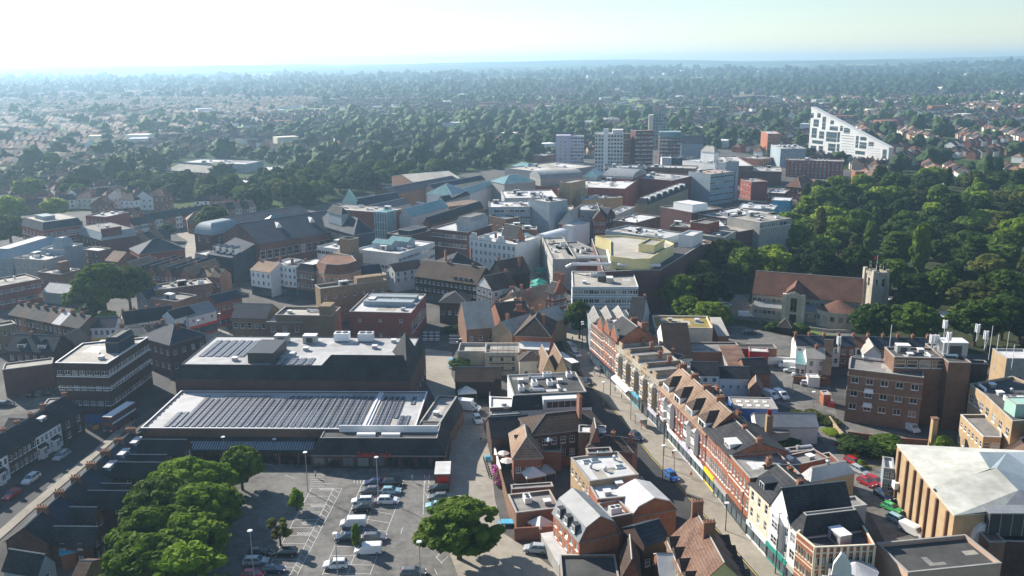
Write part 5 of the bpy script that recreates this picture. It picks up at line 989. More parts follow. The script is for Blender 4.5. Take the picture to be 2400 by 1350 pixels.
# long parallel mall roofs running to the right
b = R('y2', 'mall_glass_entrance', 'red brick mall entrance with pale sloping roof and tall green glass end', 'mall', (105, 580), (700, 625), (560, 560), 17, 'flat', 0, 'redbrick', 'beigeroof', pa=.2, cop='white', sh='glass ended entrance')
q = MB(); q.box(b.W*.80, b.W+.4, -.5, b.D*.6, .1, 17.3, 'glassroof')
for i in range(6): x = b.W*.8+(b.W*.2+.4)*i/5; q.box(x-.12, x+.12, -.6, -.501, .1, 17.4, 'whitemetal')
for z in (4, 8, 12, 16.8): q.box(b.W*.8, b.W+.45, -.62, -.502, z, z+.25, 'whitemetal')
q.build('glass_front', b.root)
b = R('y2', 'copper_dome', 'small pale green octagonal cupola building in front of the trees', 'kiosk', (235, 530), (350, 530), 10, 16, 'hip', 7, 'copper', 'copper')
LR = [('long slate mall roof left of the green glass roof', (600, 600), (960, 520), 60, 13, 3, 'slateblue', 'concrete'), ('long green glass vaulted roof over the mall with white ribs', (960, 665), (1350, 560), 55, 14, 5, 'glassroof', 'white'),
      ('long dark roof in front of the rooftop car park', (1165, 740), (1720, 560), 40, 13, 4, 'slate', 'brownbrick'), ('dark slate mall roof with pale hipped end behind the glass roof', (430, 545), (850, 470), 40, 14, 4, 'slateblue', 'brownbrick'),
      ('long dark mall roof below the dark tree line', (760, 430), (1480, 290), 60, 15, 4, 'slateblue', 'brownbrick'), ('large pale hipped mall roof beside the suburb trees', (980, 300), (1480, 260), 260-180, 15, 4, 'beigeroof', 'brownbrick'),
      ('green glass strip roof running to the large glass dome', (1500, 440), (1830, 330), 30, 14, 4, 'glassroof', 'white'), ('slate strip roof right of the glass pyramid', (1310, 500), (1580, 430), 30, 14, 3, 'slate', 'concrete'),
      ('blue slate mall roof under the large glass pyramid', (1200, 370), (1740, 270), 30, 15, 3, 'slateblue', 'concrete'), ('pink tan flat mall roof with dark edge left of the grey office', (1360, 560), (1700, 520), 50, 13, 1, 'tantile', 'brownbrick')]
for lb, a, c_, dpx, hh, rs, rf, wl in LR: R('y2', 'mall_roof_wing', lb, 'mall', a, c_, (a[0]+dpx*.8, a[1]-dpx), hh, 'gx', rs*.75, wl, rf, group='mall roof wings', sh='mall wing', cop='white', keep=True)
b = R('y2', 'glass_pyramid', 'large pale glass pyramid roof in the middle of the mall', 'glass roof', (1125, 425), (1390, 440), (1480, 390), 16, 'hip', 5, 'white', 'glassroof', cop='white', keep=True)
b = Q3('y3', 'glass_dome', 'round glass dome on slatted drum at the end of the mall roofs', 'glass roof', (230, 290), (370, 320), (540, 260), 17, 'hip', 4, 'concrete', 'glassroof', cop='white')
b = R('y3', 'glass_pyramid', 'grey green hipped roof with glass tip left of the big pale roofs', 'mall', (450, 130), (620, 150), (700, 100), 16, 'hip', 4, 'brownbrick', 'glassroof')
for lb, a, c_, d_, hh, kd, rs, wl, rf in [
    ('huge pale flat mall roof in front of the white tower', (820, 200), (1330, 130), (1150, 55), 17, 'flat', 0, 'concrete', 'beigeroof'), ('grey green barrel roof with white arched end and ribs', (750, 270), (1200, 245), (1200, 205), 18, 'vx', 4, 'concrete', 'metalroof'),
    ('small glass pyramid right of the ribbed barrel roof', (1200, 245), (1340, 250), (1350, 210), 19, 'hip', 4, 'concrete', 'glassroof'), ('barrel roof with white arched end above the red brick wall', (1400, 255), (1720, 270), (1690, 200), 18, 'vx', 4, 'redbrick', 'metalroof'),
    ('dark maroon and green low mall block under the glass dome', (525, 330), (930, 350), (900, 270), 14, 'flat', 0, 'maroon', 'slate'), ('long red brick mall wall with flat pale roof', (1090, 350), (1640, 370), (1700, 270), 17, 'flat', 0, 'maroon', 'lightroof'),
    ('tan brick stair block standing on the mall roof', (950, 300), (1060, 310), (1080, 265), 22, 'flat', 0, 'tan', 'beigeroof'), ('tan brick low block in front of the tan stair block', (925, 375), (1180, 390), (1170, 360), 17, 'flat', 0, 'tan', 'lightroof'),
    ('rooftop car park with tan parapets', (1190, 490), (1620, 460), (1600, 415), 13, 'flat', 0, 'tan', 'felt')]: b = R('y3', 'mall_block', lb, 'mall', a, c_, d_, hh, kd, rs, wl, rf, sh='mall block', keep=True)
# central shopping street blocks
b = R('y3', 'grey_slab_office', 'blue grey slab office with ribbon windows left of its blank end tower', 'office', (205, 565), (640, 560), (650, 500), 17, 'flat', 0, 'bluegrey', 'lightroof', win='f4x8@3.6,1.4,band', wz=(3, 16.5), sh='blue grey slab office'); clutter(b, 6)
b = Q3('y3', 'blank_tower', 'blank blue grey end tower of the slab office', 'tower', (622, 480), (845, 515), (925, 470), 20.5, 'flat', 0, 'bluegrey', 'lightroof', sh='blank blue grey tower'); clutter(b, 2)
b = R('y3', 'low_roofs', 'wide low grey block cluttered with vents behind the slab office', 'store', (370, 470), (930, 460), (900, 380), 17, 'flat', 0, 'concrete', 'lightroof', sh='low cluttered block'); clutter(b, 12)
b = R('y3', 'tan_roof_store', 'brown brick store with tan flat roof right of the blank tower', 'store', (865, 600), (1100, 600), (1110, 550), 14, 'flat', 0, 'brownbrick', 'beigeroof', sh='tan roofed store'); clutter(b, 3)
b = R('y3', 'small_brick_store', 'small dark brick block in front of the slab office', 'store', (205, 655), (385, 690), (370, 640), 13, 'flat', 0, 'brownbrick', 'felt', win='f2x3')
b = R('y3', 'brick_house_shop', 'old red brick shop with grey hipped roof and white windows', 'shop', (945, 740), (1100, 750), (1130, 690), 10, 'hip', 3, 'redbrick', 'beigeroof', win='f2x5', ch=[(.9, .5)])
b = R('y3', 'white_topped_stores', 'row of stores with long white plant screens on the roof', 'store', (1100, 590), (1330, 600), (1340, 540), 15, 'flat', 0, 'concrete', 'whiteroof', sh='white screened stores', win='f2x6'); clutter(b, 4)
b = R('y3', 'gabled_brick_shop', 'orange brick gabled shop with white trim on the main street', 'shop', (1310, 690), (1440, 690), (1420, 600), 12, 'gy', 4, 'redbrick', 'slate', win='f3x4')
b = R('y3', 'white_trim_shop', 'dark roofed shop with ornate white gables on the main street', 'shop', (1440, 670), (1540, 650), (1530, 590), 12, 'gy', 4, 'darkbrick', 'slateblue', win='f3x3')
b = R('y3', 'long_cream_shop', 'long cream fronted store with pale flat roof running up the street', 'shop', (1540, 650), (1750, 560), (1600, 560), 12, 'flat', 0, 'cream', 'whiteroof', win='f2x8', sh='long cream store')
b = R('y1', 'sixties_store', 'white framed sixties store at left of its brown lift tower', 'store', (1540, 440), (1760, 470), (1790, 380), 12, 'flat', 0, 'white', 'lightroof', win='f3x5@3.2,1.6,band', sh='white framed store')
b = Q3('B1', 'brown_lift_tower', 'square brown brick lift tower on the white framed store', 'tower', (585, 325), (665, 335), (697, 318), 20, 'flat', 0, 'yellowstock', 'darkfelt', pa=1.5); part_roof(b, 'lower_stage', -.4, 1.3, -.4, 1, 14, 'flat', 0, 'felt', 'yellowstock', base=0)
b = Q3('y2', 'white_department_store', 'long white and blue department store with green glass roof lights', 'store', (370, 1010), (830, 1060), (1270, 940), 13, 'flat', 0, 'white', 'lightroof', win='f1x12@1.8,1.4 r3x16@1.9,1.4,cas', wz=(2, 12), sh='white department store'); part_roof(b, 'roof_light', .18, .62, .25, .45, b.zr+2.4, 'gx', 1.2, 'glassroof', 'bluegrey'); part_roof(b, 'roof_light', .3, .75, .55, .75, b.zr+2.4, 'gx', 1.2, 'glassroof', 'bluegrey'); clutter(b, 5, kinds=(0, 1, 4))
b = R('y2', 'drum_building', 'dark round cornered building with circular roof light', 'building', (700, 840), (920, 870), (1080, 790), 13, 'flat', 0, 'purplebrick', 'felt', sh='dark drum building'); part_roof(b, 'drum', .45, .95, .1, .8, 15, 'flat', 0, 'slateblue', 'slateblue'); clutter(b, 2)
b = R('y2', 'curved_glass_store', 'dark store with wavy glass front and ribbed white plant room', 'store', (1165, 790), (1550, 830), (1600, 730), 14, 'flat', 0, 'purplebrick', 'whiteroof', win='f2x10@1.8,1.8,cas', wz=(5, 13.5), sh='wavy fronted store'); part_roof(b, 'plant_room', .62, 1, .15, .85, 18, 'mans', 2, 'metalroof', 'bluegrey')
b = R('y3', 'ornate_white_building', 'ornate white stuccoed building with gabled parapets', 'building', (0, 900), (490, 960), (500, 850), 14, 'flat', 0, 'white', 'lightroof', win='f3x10@1.1,1.7,cross', gf=3.6, sh='ornate white building', ch=[(.3, .5), (.75, .5)], bands=(4, 8.6)); clutter(b, 6)
for f_ in (.1, .38, .68): q = MB(); q.prism([(-2.4, 0), (2.4, 0), (2.4, .5), (-2.4, .5)], 13.9, 15.4, 'white'); q.prism([(-1.3, 0), (1.3, 0), (1.3, .5), (-1.3, .5)], 15.4, 16.9, 'white'); q.build('gable', b.roof, (b.W*f_, .05, 0))
b = R('y3', 'red_gabled_shop', 'narrow red and white striped gabled shop beside the ornate white building', 'shop', (500, 900), (585, 885), 10, 15, 'gy', 5, 'orangebrick', 'slate', win='f3x2@1.3,1.8,cross', gf=4, bands=(4.2, 8, 12), shop=dict(face=0)); 
b = R('y3', 'modern_store', 'grey concrete store with wide dark openings along the pedestrian street', 'store', (590, 950), (815, 890), (720, 800), 12, 'flat', 0, 'concrete', 'lightroof', win='f2x4@3.6,2.2,band', sh='grey concrete store'); part_roof(b, 'glass_roof', .05, .95, .45, .95, b.zr+.6, 'gx', 1.2, 'glassroof', 'bluegrey')
for lb, a, c_, d_, hh in (('flat grey roofs behind the ornate white building left part', (280, 820), (480, 830), (470, 790), 13), ('flat roof store with brown wall behind the red gabled shop', (560, 800), (710, 800), (720, 770), 14), ('low pale block at the head of the pedestrian street', (370, 790), (560, 790), (600, 750), 14)): b = R('y3', 'flat_store', lb, 'store', a, c_, d_, hh, 'flat', 0, 'brownbrick', 'beigeroof', sh='flat roofed stores'); clutter(b, 3)
# canopy over the street (white wall of glass at its head)
q = R('y3', 'white_canopy', 'tall white curved canopy wall across the pedestrian street', 'canopy', (820, 890), (1040, 830), 6, 13, 'vx', 1.5, 'white', 'whitemetal')
R('y3', 'light_bridge', 'long white glazed footbridge beside the old brick shop', 'bridge', (1090, 770), (1270, 720), 6, 11, 'flat', 0, 'whitemetal', 'lightroof', pa=.1)
# right bank of the street: big stores with the yellow block
b = R('y3', 'left_street_block', 'long grey roofed block lining the right of the pedestrian street', 'store', (880, 1115), (1130, 1110), (1180, 880), 13, 'flat', 0, 'concrete', 'beigeroof', win='l2x10@2,1.6', sh='long grey block by the pedestrian street'); clutter(b, 6, kinds=(1, 4, 4))
b = R('y3', 'mid_store', 'grey flat roofed store between the pedestrian street block and yellow block', 'store', (1130, 1110), (1480, 1080), (1440, 900), 13, 'flat', 0, 'concrete', 'felt', sh='grey middle store'); clutter(b, 4)
b = R('y3', 'maroon_block', 'plain dark red walled block with grey roof behind the corner gables', 'store', (1145, 1160), (1370, 1165), (1370, 1100), 12, 'flat', 0, 'maroon', 'felt', sh='dark red walled block'); clutter(b, 2)
YB = PB('B2', 'yellow_rooftop_block', 'pale yellow angular block with grey brown roof above the department store', 'building', [(690, 450), (850, 470), (965, 468), (1140, 365), (1080, 340), (760, 305), (585, 310), (690, 340)], 19.5, 'flat', 0, 'yellow', 'beigeroof', pa=.6, cop='yellow', sh='yellow block')
b = R('B2', 'yellow_stair_block', 'small yellow rooftop box on the yellow block', 'rooftop box', (890, 365), (1000, 375), (1065, 335), 22, 'flat', 0, 'yellow', 'beigeroof', cop='yellow')
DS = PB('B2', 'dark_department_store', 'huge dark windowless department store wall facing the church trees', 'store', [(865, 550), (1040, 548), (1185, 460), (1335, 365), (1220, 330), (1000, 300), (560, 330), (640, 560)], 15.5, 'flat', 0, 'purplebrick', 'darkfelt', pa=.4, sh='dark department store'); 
b = R('B2', 'sixties_office', 'three storey pale green panelled office with brown roof and rooftop box', 'office', (425, 665), (888, 668), (860, 560), 14, 'flat', 0, 'bluegrey', 'beigeroof', pa=.3, cop='white', win='f4x12@2.9,1.5,cas', wz=(1, 13.7), bands=(3.6, 7.0, 10.4, 13.5), sh='panelled office'); part(b, 'roof_hatch', .40, .53, .35, .62, b.zr+.003, b.zr+2, 'darkmetal', b.roof)
q = MB()
for a_, c_ in (((-16, 2, 1.5), (-2, 2, 1.5)), ((-2, 2, 1.5), (-2, 26, 1.5)), ((-16, 2, 1.5), (-18, 4, 0)), ((1, 2, 1.2), (1, 24, 1.2)), ((1, 2, 1.2), (16, 2, 1.2)), ((-14, 14, 1.5), (-2, 14, 1.5))): q.tube(a_, c_, .55, 'whitemetal', 8)
pt = P(*tp('B2', (735, 545)), 15.6); o = q.build('ventilation_duct', None, pt, b.ang); tag(o, 'big white ventilation ducts branching over the roofs by the yellow block', 'duct')
b = Q3('B2', 'red_corner_building', 'red brick corner bank with gables and white ground floor at the street fork', 'bank', (238, 700), (300, 715), (420, 700), 12.5, 'gx', 3, 'redbrick', 'slate', win='f3x2@1,1.5,cross r3x4@1.2,1.5,cross', gf=4.2, wz=(4.2, 12.3), sh='red corner building')
q = MB(); q.ext([(0, 12.5), (b.D*.45, 16.8), (b.D*.9, 12.5)], b.W-.6, b.W+.15, 'x', 'redbrick'); q.build('gable', b.root); q = MB(); q.box(-.12, b.W+.12, -.12, b.D, 0, 4.1, 'white'); q.build('ground_floor', b.root)
q = MB(); q.box(0, 5, -.1, 0, 0, .9, 'white'); o = q.build('sign', b.root, (b.W+.15, b.D*.35, 3.3), math.pi/2); q = MB(); q.add([(.3, -.12, .45), (.6, -.12, .7), (1.2, -.12, .7), (1.5, -.12, .45), (1.2, -.12, .2), (.6, -.12, .2)], [(5, 4, 3, 2, 1, 0)], 'sign_red'); q.build('logo', o); text(o, 'HSBC', .75, (3.1, -.12, .2), (rad(90), 0, 0), 'darkmetal')
for i in range(5): inst(chimney_mesh(3, True), 'chimney', b.roof, (b.W*(.15+.17*i), b.D*.75, 18.3), 0)
b = R('B2', 'blue_white_store', 'pale blue walled store with long flat roof and round wall vents', 'store', (655, 270), (1070, 330), (1090, 270), 18, 'flat', 0, 'bluegrey', 'lightroof', sh='pale blue store'); clutter(b, 8)
for lb, a, c_, d_, hh, wl, rf, n in [('grey flat roofed block behind the panelled cube', (1110, 240), (1250, 250), (1260, 220), 17, 'brownbrick', 'beigeroof', 2), ('red brick roof box in the middle of the stores', (1255, 210), (1370, 225), (1365, 190), 20, 'redbrick', 'felt', 0), ('grey roofed store with blue side wall', (1290, 240), (1500, 240), (1500, 200), 17, 'bluegrey', 'lightroof', 3),
      ('white plant house left of the dark roof near the park', (1170, 300), (1270, 310), (1270, 270), 20, 'whitemetal', 'lightroof', 0), ('grey green flat roof above the park trees', (1280, 300), (1490, 320), (1490, 260), 16, 'concrete', 'felt', 4), ('low brown roofed store beside the dark wall', (1200, 385), (1440, 360), (1440, 300), 15, 'brownbrick', 'redtile', 2)]: b = R('B2', 'flat_store', lb, 'store', a, c_, d_, hh, 'flat', 0, wl, rf, sh=lb.split(' beside')[0].split(' behind')[0]); clutter(b, n)
b = PB('y4', 'park_side_store', 'very long dark brick store wall above the park trees', 'store', [(1115, 850), (1470, 790), (1715, 710), (1640, 640), (1100, 740)], 15.5, 'flat', 0, 'purplebrick', 'beigeroof', pa=.6, sh='park side store'); clutter(b, 4)
b = Q3('y4', 'white_banded_office', 'low office with white window bands beside the park', 'office', (1145, 665), (1490, 730), (1640, 650), 19, 'flat', 0, 'concrete', 'beigeroof', win='r1x8@2.6,1.8,cas', wz=(15.6, 18.8), sh='white banded office'); clutter(b, 2)
b = R('y4', 'plant_roof_store', 'flat roofed store crowded with white roof plant near the concrete theatre', 'store', (840, 640), (1260, 700), (1210, 560), 17, 'flat', 0, 'darkbrick', 'lightroof', win='f1x14', wz=(14, 16.7), sh='plant covered store'); clutter(b, 14)
b = Q3('y4', 'dark_cube_store', 'dark brown blank store with white panelled plant screen', 'store', (440, 560), (770, 620), (1000, 560), 18, 'flat', 0, 'purplebrick', 'felt', sh='dark blank store'); part_roof(b, 'plant_screen', .4, 1, .02, .5, b.zr+4, 'flat', 0, 'lightroof', 'whitemetal')
b = R('y4', 'brown_store', 'brown store with white box and dark shaded side near the cube store', 'store', (180, 730), (440, 660), (330, 600), 15, 'flat', 0, 'brownbrick', 'lightroof', sh='brown boxed store'); clutter(b, 4)
b = R('y4', 'turreted_store', 'long tan brick store with curly white dormers rising up the street', 'store', (310, 540), (735, 370), (560, 380), 13, 'mans', 3, 'tan', 'slate', sh='curly gabled store', ins=2)
for i in range(7): dormer(b, 0, (i+.5)/7, 2.6, 2.2, 'gable', 'white', wm='tan')
b = Q3('y4', 'concrete_theatre', 'pale blue grey concrete theatre slab with horizontal balconies', 'theatre', (737, 190), (970, 218), (1145, 180), (965, 548), 'flat', 0, 'bluegrey', 'pink', win='r5x5@6,1.2,band', sh='concrete theatre'); clutter(b, 3)
b2 = Q3('y4', 'theatre_tower', 'pale concrete stair tower rising above the theatre slab', 'tower', (1135, 85), (1240, 90), (1290, 80), (1235, 500), 'flat', 0, 'bluegrey', 'lightroof')
b = R('y4', 'blue_sided_building', 'low bright blue sided building beside the park trees', 'building', (1610, 490), (1810, 500), (1800, 465), 9, 'flat', 0, 'bluecanopy', 'lightroof', win='f1x5', pa=.2); R('y4', 'blue_hoarded_yard', 'long low blue clad store behind the white banded office', 'store', (1260, 570), (1640, 590), (1600, 540), 13, 'flat', 0, 'bluecanopy', 'lightroof', pa=.2)
b = R('y4', 'dark_slab_store', 'long dark grey blank block behind the theatre tower', 'store', (1290, 180), (1720, 190), (1690, 140), (1720, 345), 'flat', 0, 'purplebrick', 'beigeroof', sh='dark grey blank block'); clutter(b, 3)
b = R('y4', 'red_brick_flats', 'maroon and white brick building below the dark grey block', 'building', (1285, 270), (1400, 300), (1400, 250), 12, 'flat', 0, 'maroon', 'felt', win='f3x4')
b = R('y4', 'red_white_building', 'small red brick building with white flat roof near the blue sided one', 'building', (1570, 410), (1750, 420), (1740, 375), 9, 'flat', 0, 'redbrick', 'lightroof', win='f2x5')
b = R('y4', 'ornate_white_theatre', 'white stepped corner building with lantern behind the concrete theatre', 'building', (1020, 110), (1200, 90), (1180, 20), 20, 'flat', 0, 'white', 'lightroof', win='f3x4'); part_roof(b, 'lantern', .3, .55, .2, .6, 27, 'hip', 4, 'concrete', 'white')
R('y4', 'brown_hall', 'wide brown building between the white lantern and orange flats', 'building', (1200, 130), (1420, 130), (1430, 30), 14, 'flat', 0, 'brownbrick', 'lightroof')
b = R('y4', 'orange_brick_flats', 'orange brick flats at the left of the red brick block', 'flats', (1490, 60), (1640, 40), (1650, -10), (1500, 130), 'flat', 0, 'orangebrick', 'felt', win='f5x6@.9,1.4', sh='orange flats')
# ---------------- tower blocks ----------------
b = R('x5', 'white_tower_block', 'tall white twelve storey tower block behind the mall roofs', 'tower block', (868, 500), (1265, 500), 16, 31.5, 'flat', 0, 'white', 'lightroof', win='f10x9@1.7,1.6', fm='darkmetal', sh='white tower block')
q = MB(); q.box(b.W*.30, b.W*.47, -2.2, 1, 0, b.h+4, 'white'); q.build('stair_shaft', b.root); q = MB(); q.box(b.W*.62, b.W, 1, b.D*.8, b.h, b.h+3, 'white'); q.build('plant_room', b.roof)
b = R('x5', 'lilac_tower_block', 'pale lilac eight storey block with long balconies on its right side', 'tower block', (525, 535), (712, 535), 14, 25, 'flat', 0, 'lilac', 'lightroof', win='f8x4@4.4,1.7,band', sh='lilac block'); part(b, 'end_block', -1.12, -.004, -.05, .9, 0, 25.6, 'lilac'); [add_window(b.root, b.W*x, -b.D*.05-.03, 2+3*i, 0, 1.5, 1.5) for x in (-.75, -.4) for i in range(8)]
b = R('x5', 'dark_tower_block', 'dark brown tower block with window bands right of the white tower', 'tower block', (1268, 500), (1440, 500), 15, 30, 'flat', 0, 'darkbrick', 'felt', win='f10x1@22,1.5,band', sh='dark tower'); 
b = R('x5', 'brown_tower_block', 'maroon tower block joined to the right of the dark tower', 'tower block', (1442, 460), (1690, 455), 15, 34, 'flat', 0, 'purplebrick', 'felt', win='f10x5@3,1.2', sh='maroon tower')
b = R('x5', 'teal_tower_block', 'teal glass tower with cream left edge rising behind the dark towers', 'tower block', (1690, 225), (1868, 225), 12, 36, 'flat', 0, 'blueglass', 'felt', win='f12x5@2.8,1.8'); part(b, 'cream_edge', -.35, -.004, .02, .98, 0, 35, 'cream')
b = R('x5', 'glass_corner_office', 'dark red office block with blue glass upper storey right of the teal tower', 'office', (1780, 550), (2080, 550), 15, 24, 'flat', 0, 'purplebrick', 'felt', win='f7x5@3,1.6'); part_roof(b, 'glass_storey', .0, 1, .0, 1, 28.5, 'flat', 0, 'felt', 'blueglass')
b = R('x5', 'grey_far_tower', 'grey ribbed tower block standing alone far behind the white tower', 'tower block', (905, 140), (1138, 145), 14, (905, 325), 'flat', 0, 'concrete', 'lightroof', win='f10x8@2,1.2')
for lb, a, c_, d_, bs, wl in [('cream low block with balconies right of the grey far tower', (1030, 290), (1210, 285), (1200, 270), (1030, 390), 'cream'), ('white stepped modern block in the middle distance', (630, 330), (820, 335), (820, 310), (630, 440), 'white'), ('long low white block left of the stepped modern block', (490, 325), (640, 330), (640, 310), (490, 380), 'white'),
      ('bright white roofed hall above the white tower', (610, 440), (850, 420), (1000, 430), (610, 470), 'white'), ('cream gabled block beyond the glass corner office', (2070, 400), (2220, 420), (2200, 380), (2075, 480), 'cream'), ('tan gabled block at the right beyond the glass corner office', (2210, 430), (2380, 440), (2370, 410), (2210, 500), 'tan')]:
    R('x5', 'distant_block', lb, 'building', a, c_, d_, bs, 'flat', 0, wl, 'whiteroof', win='f3x6', sh='distant block')
for lb, a, c_, d_, hh, wl, rf, kd in [('dark glass roofed hall with gabled ends right of the glass office', (2080, 640), (2390, 640), (2370, 570), 14, 'bluegrey', 'slateblue', 'gx'), ('low white building at the foot of the dark towers', (1810, 840), (1945, 840), (1940, 820), 10, 'white', 'lightroof', 'flat'), ('long dark low building at the foot of the glass office', (1945, 840), (2220, 850), (2210, 825), 10, 'slateblue', 'slate', 'flat'),
      ('brown low rise flats left of the lilac block', (0, 800), (160, 810), (420, 790), 14, 'brownbrick', 'beigeroof', 'flat'), ('long dark roofed mall hall with white dots in front of the towers', (1010, 990), (1600, 990), (1590, 930), 18, 'slateblue', 'slateblue', 'flat'), ('pale long mall hall right of the dotted dark hall', (1590, 970), (2280, 990), (2270, 950), 18, 'brownbrick', 'lightroof', 'flat'),
      ('maroon walled hall with bright white roof panels', (1330, 1110), (1950, 1160), (2180, 1080), 17, 'maroon', 'whiteroof', 'flat')]: R('x5', 'low_block', lb, 'building', a, c_, d_, hh, kd, 3 if kd == 'gx' else 0, wl, rf, sh=lb[:20])
# the white block with the long sloping roof line
A_, B_ = P(1893, 372, 0), P(2079, 396, 0); d = (B_-A_).xy; Ls = d.length; ang = math.atan2(d.y, d.x)
hl = PH((1900, 251), (1893, 372)); hr = PH((2082, 347), (2079, 396)); SR = empty('sloped_tower', (A_.x, A_.y, 0), ang, 'white block with a roof line sloping steeply down to the right', 'tower block')
q = MB(); q.add([(0, 0, 0), (Ls, 0, 0), (Ls, 0, hr), (0, 0, hl), (0, 5, 0), (Ls, 5, 0), (Ls, 5, hr), (0, 5, hl)], [(0, 1, 2, 3), (5, 4, 7, 6), (4, 0, 3, 7), (1, 5, 6, 2)], 'white'); q.build('wall', SR)
q = MB(); q.add([(-.3, -.5, hl+.3), (Ls+.3, -.5, hr+.3), (Ls+.3, 5.5, hr+.3), (-.3, 5.5, hl+.3), (-.3, -.5, hl-1.2), (Ls+.3, -.5, hr-1.2)], [(0, 1, 2, 3), (4, 5, 1, 0)], 'white'); q.build('roof', SR)
GW = [(300, 495, 320, 530), (348, 495, 370, 528), (385, 520, 402, 612), (322, 538, 355, 592), (310, 598, 340, 670), (362, 622, 392, 676), (312, 682, 385, 715), (300, 722, 335, 795), (358, 725, 382, 800), (440, 545, 462, 575), (435, 585, 490, 620), (412, 625, 480, 700), (425, 708, 472, 765), (420, 770, 465, 812), (508, 585, 525, 622), (535, 598, 575, 640),
      (490, 628, 502, 700), (485, 712, 500, 765), (480, 772, 495, 812)]+[(515+3*(i//6), 650+i*19, 605, 661+i*19) for i in range(11)]+[(620, 655, 632, 740), (650, 660, 692, 690), (645, 698, 690, 748), (708, 695, 742, 730), (615, 758, 680, 790), (632, 798, 680, 832), (630, 842, 675, 872), (605, 800, 618, 860)]+[(700, 740+i*17, 788, 751+i*17) for i in range(8)]+[(808, 750, 830, 818), (798, 830, 812, 880)]
for x0, y0, x1, y1 in GW:
    def fp(x, y):
        u, v = tp('A3', (x, y)); dd = CM @ Vector(((u-1200)/FPX, -(v-675)/FPX, -1)); n_ = Vector((-d.y, d.x, 0)); t = (A_-Vector((0, 0, CAMH))).dot(n_)/dd.dot(n_); w_ = Vector((0, 0, CAMH))+dd*t; return (w_-A_).xy.dot(d)/Ls, w_.z
    a, zt = fp(x0, y0); c_, zb = fp(x1, y1); q = MB(); q.box(0, c_-a, -.06, .01, 0, zt-zb, 'facadeglass', True)
    for i in range(1, max(2, int((zt-zb)/3))): q.box(0, c_-a, -.16, -.061, i*3, i*3+.18, 'whitemetal')
    q.build('window', SR, (a, 0, zb))
b = R('A3', 'red_brick_block', 'red brick and dark glass flats in front of the white sloping block', 'flats', (130, 825), (535, 835), 16, (530, 955), 'flat', 0, 'maroon', 'felt', win='f5x14@1.3,1.6', sh='red brick flats by the sloping block'); part(b, 'orange_end', 0, .06, -.02, 0, 0, b.h-1, 'orangebrick')
R('A3', 'orange_low_block', 'orange brick small block under the right end of the sloping block', 'building', (615, 905), (680, 905), (680, 895), 10, 'flat', 0, 'orangebrick', 'beigeroof')
R('A3', 'red_flats', 'orange brick flats with pale roof at the left of the sloping block', 'flats', (0, 640), (90, 640), (95, 620), 22, 'flat', 0, 'orangebrick', 'lightroof', win='f5x4', sh='far orange flats')
R('A3', 'green_glass_office', 'grey green office with white roof between the orange and sloping blocks', 'office', (90, 745), (270, 745), (200, 715), 16, 'flat', 0, 'bluegrey', 'lightroof', win='f3x8')
R('A3', 'blue_grey_villa', 'blue grey villa with white windows at the edge of the park', 'villa', (365, 1045), (465, 1050), (480, 1010), 9, 'hip', 3, 'bluegrey', 'slate', win='f2x4')
R('A3', 'tan_pair_house', 'tan roofed pair of houses beside the orange small block', 'house', (680, 940), (780, 950), (790, 920), 9, 'gx', 4, 'tan', 'tantile', win='f2x4')
for i, (a, c_, d_, lb) in enumerate([((125, 1010), (230, 1020), (240, 985), 'small red brick block by the park edge'), ((210, 1060), (300, 1070), (310, 1020), 'tan roofed house by the park edge'), ((1270, 1090), (1370, 1110), (1390, 1070), 'red roofed house among the park trees'), ((520, 1070), (580, 1080), (580, 1040), 'gabled house half hidden by park trees')]): R('A3', 'park_edge_house', lb, 'house', a, c_, d_, 8, 'hip', 3, 'redbrick', 'redtile', win='f2x3')
for lb, a, c_, d_, bs, wl, rf, kd in [('long three storey block with columns among the left trees', (1265, 840), (1720, 855), (1680, 825), (1265, 900), 'bluegrey', 'lightroof', 'flat'), ('brown roofed low hall in front of the columned block', (1160, 895), (1500, 920), (1480, 870), (1160, 930), 'maroon', 'beigeroof', 'hip'), ('white curved roof hall left of the park trees', (1390, 990), (1630, 1040), (1740, 970), (1390, 1040), 'white', 'lightroof', 'flat'),
      ('white round topped hall in the left suburb', (655, 760), (780, 770), (780, 740), (655, 800), 'concrete', 'whiteroof', 'hip')]: R('A0', 'suburban_hall', lb, 'hall', a, c_, d_, bs, kd, 3 if kd == 'hip' else 0, wl, rf, win='f2x12')
for lb, a, c_, bs, wl in [('long pale flat roofed block at the left centre among trees', (0, 895), (310, 895), (0, 930), 'concrete'), ('low dark brick block in front of the pale flat block', (-100, 950), (115, 955), (0, 990), 'brownbrick'), ('long grey wall building behind the green cupola', (470, 990), (1000, 1000), (470, 1015), 'brownbrick')]: R('A1', 'low_block', lb, 'building', a, c_, 25 if 'wall' not in lb else 9, bs, 'flat', 0, wl, 'lightroof', win='f1x10')
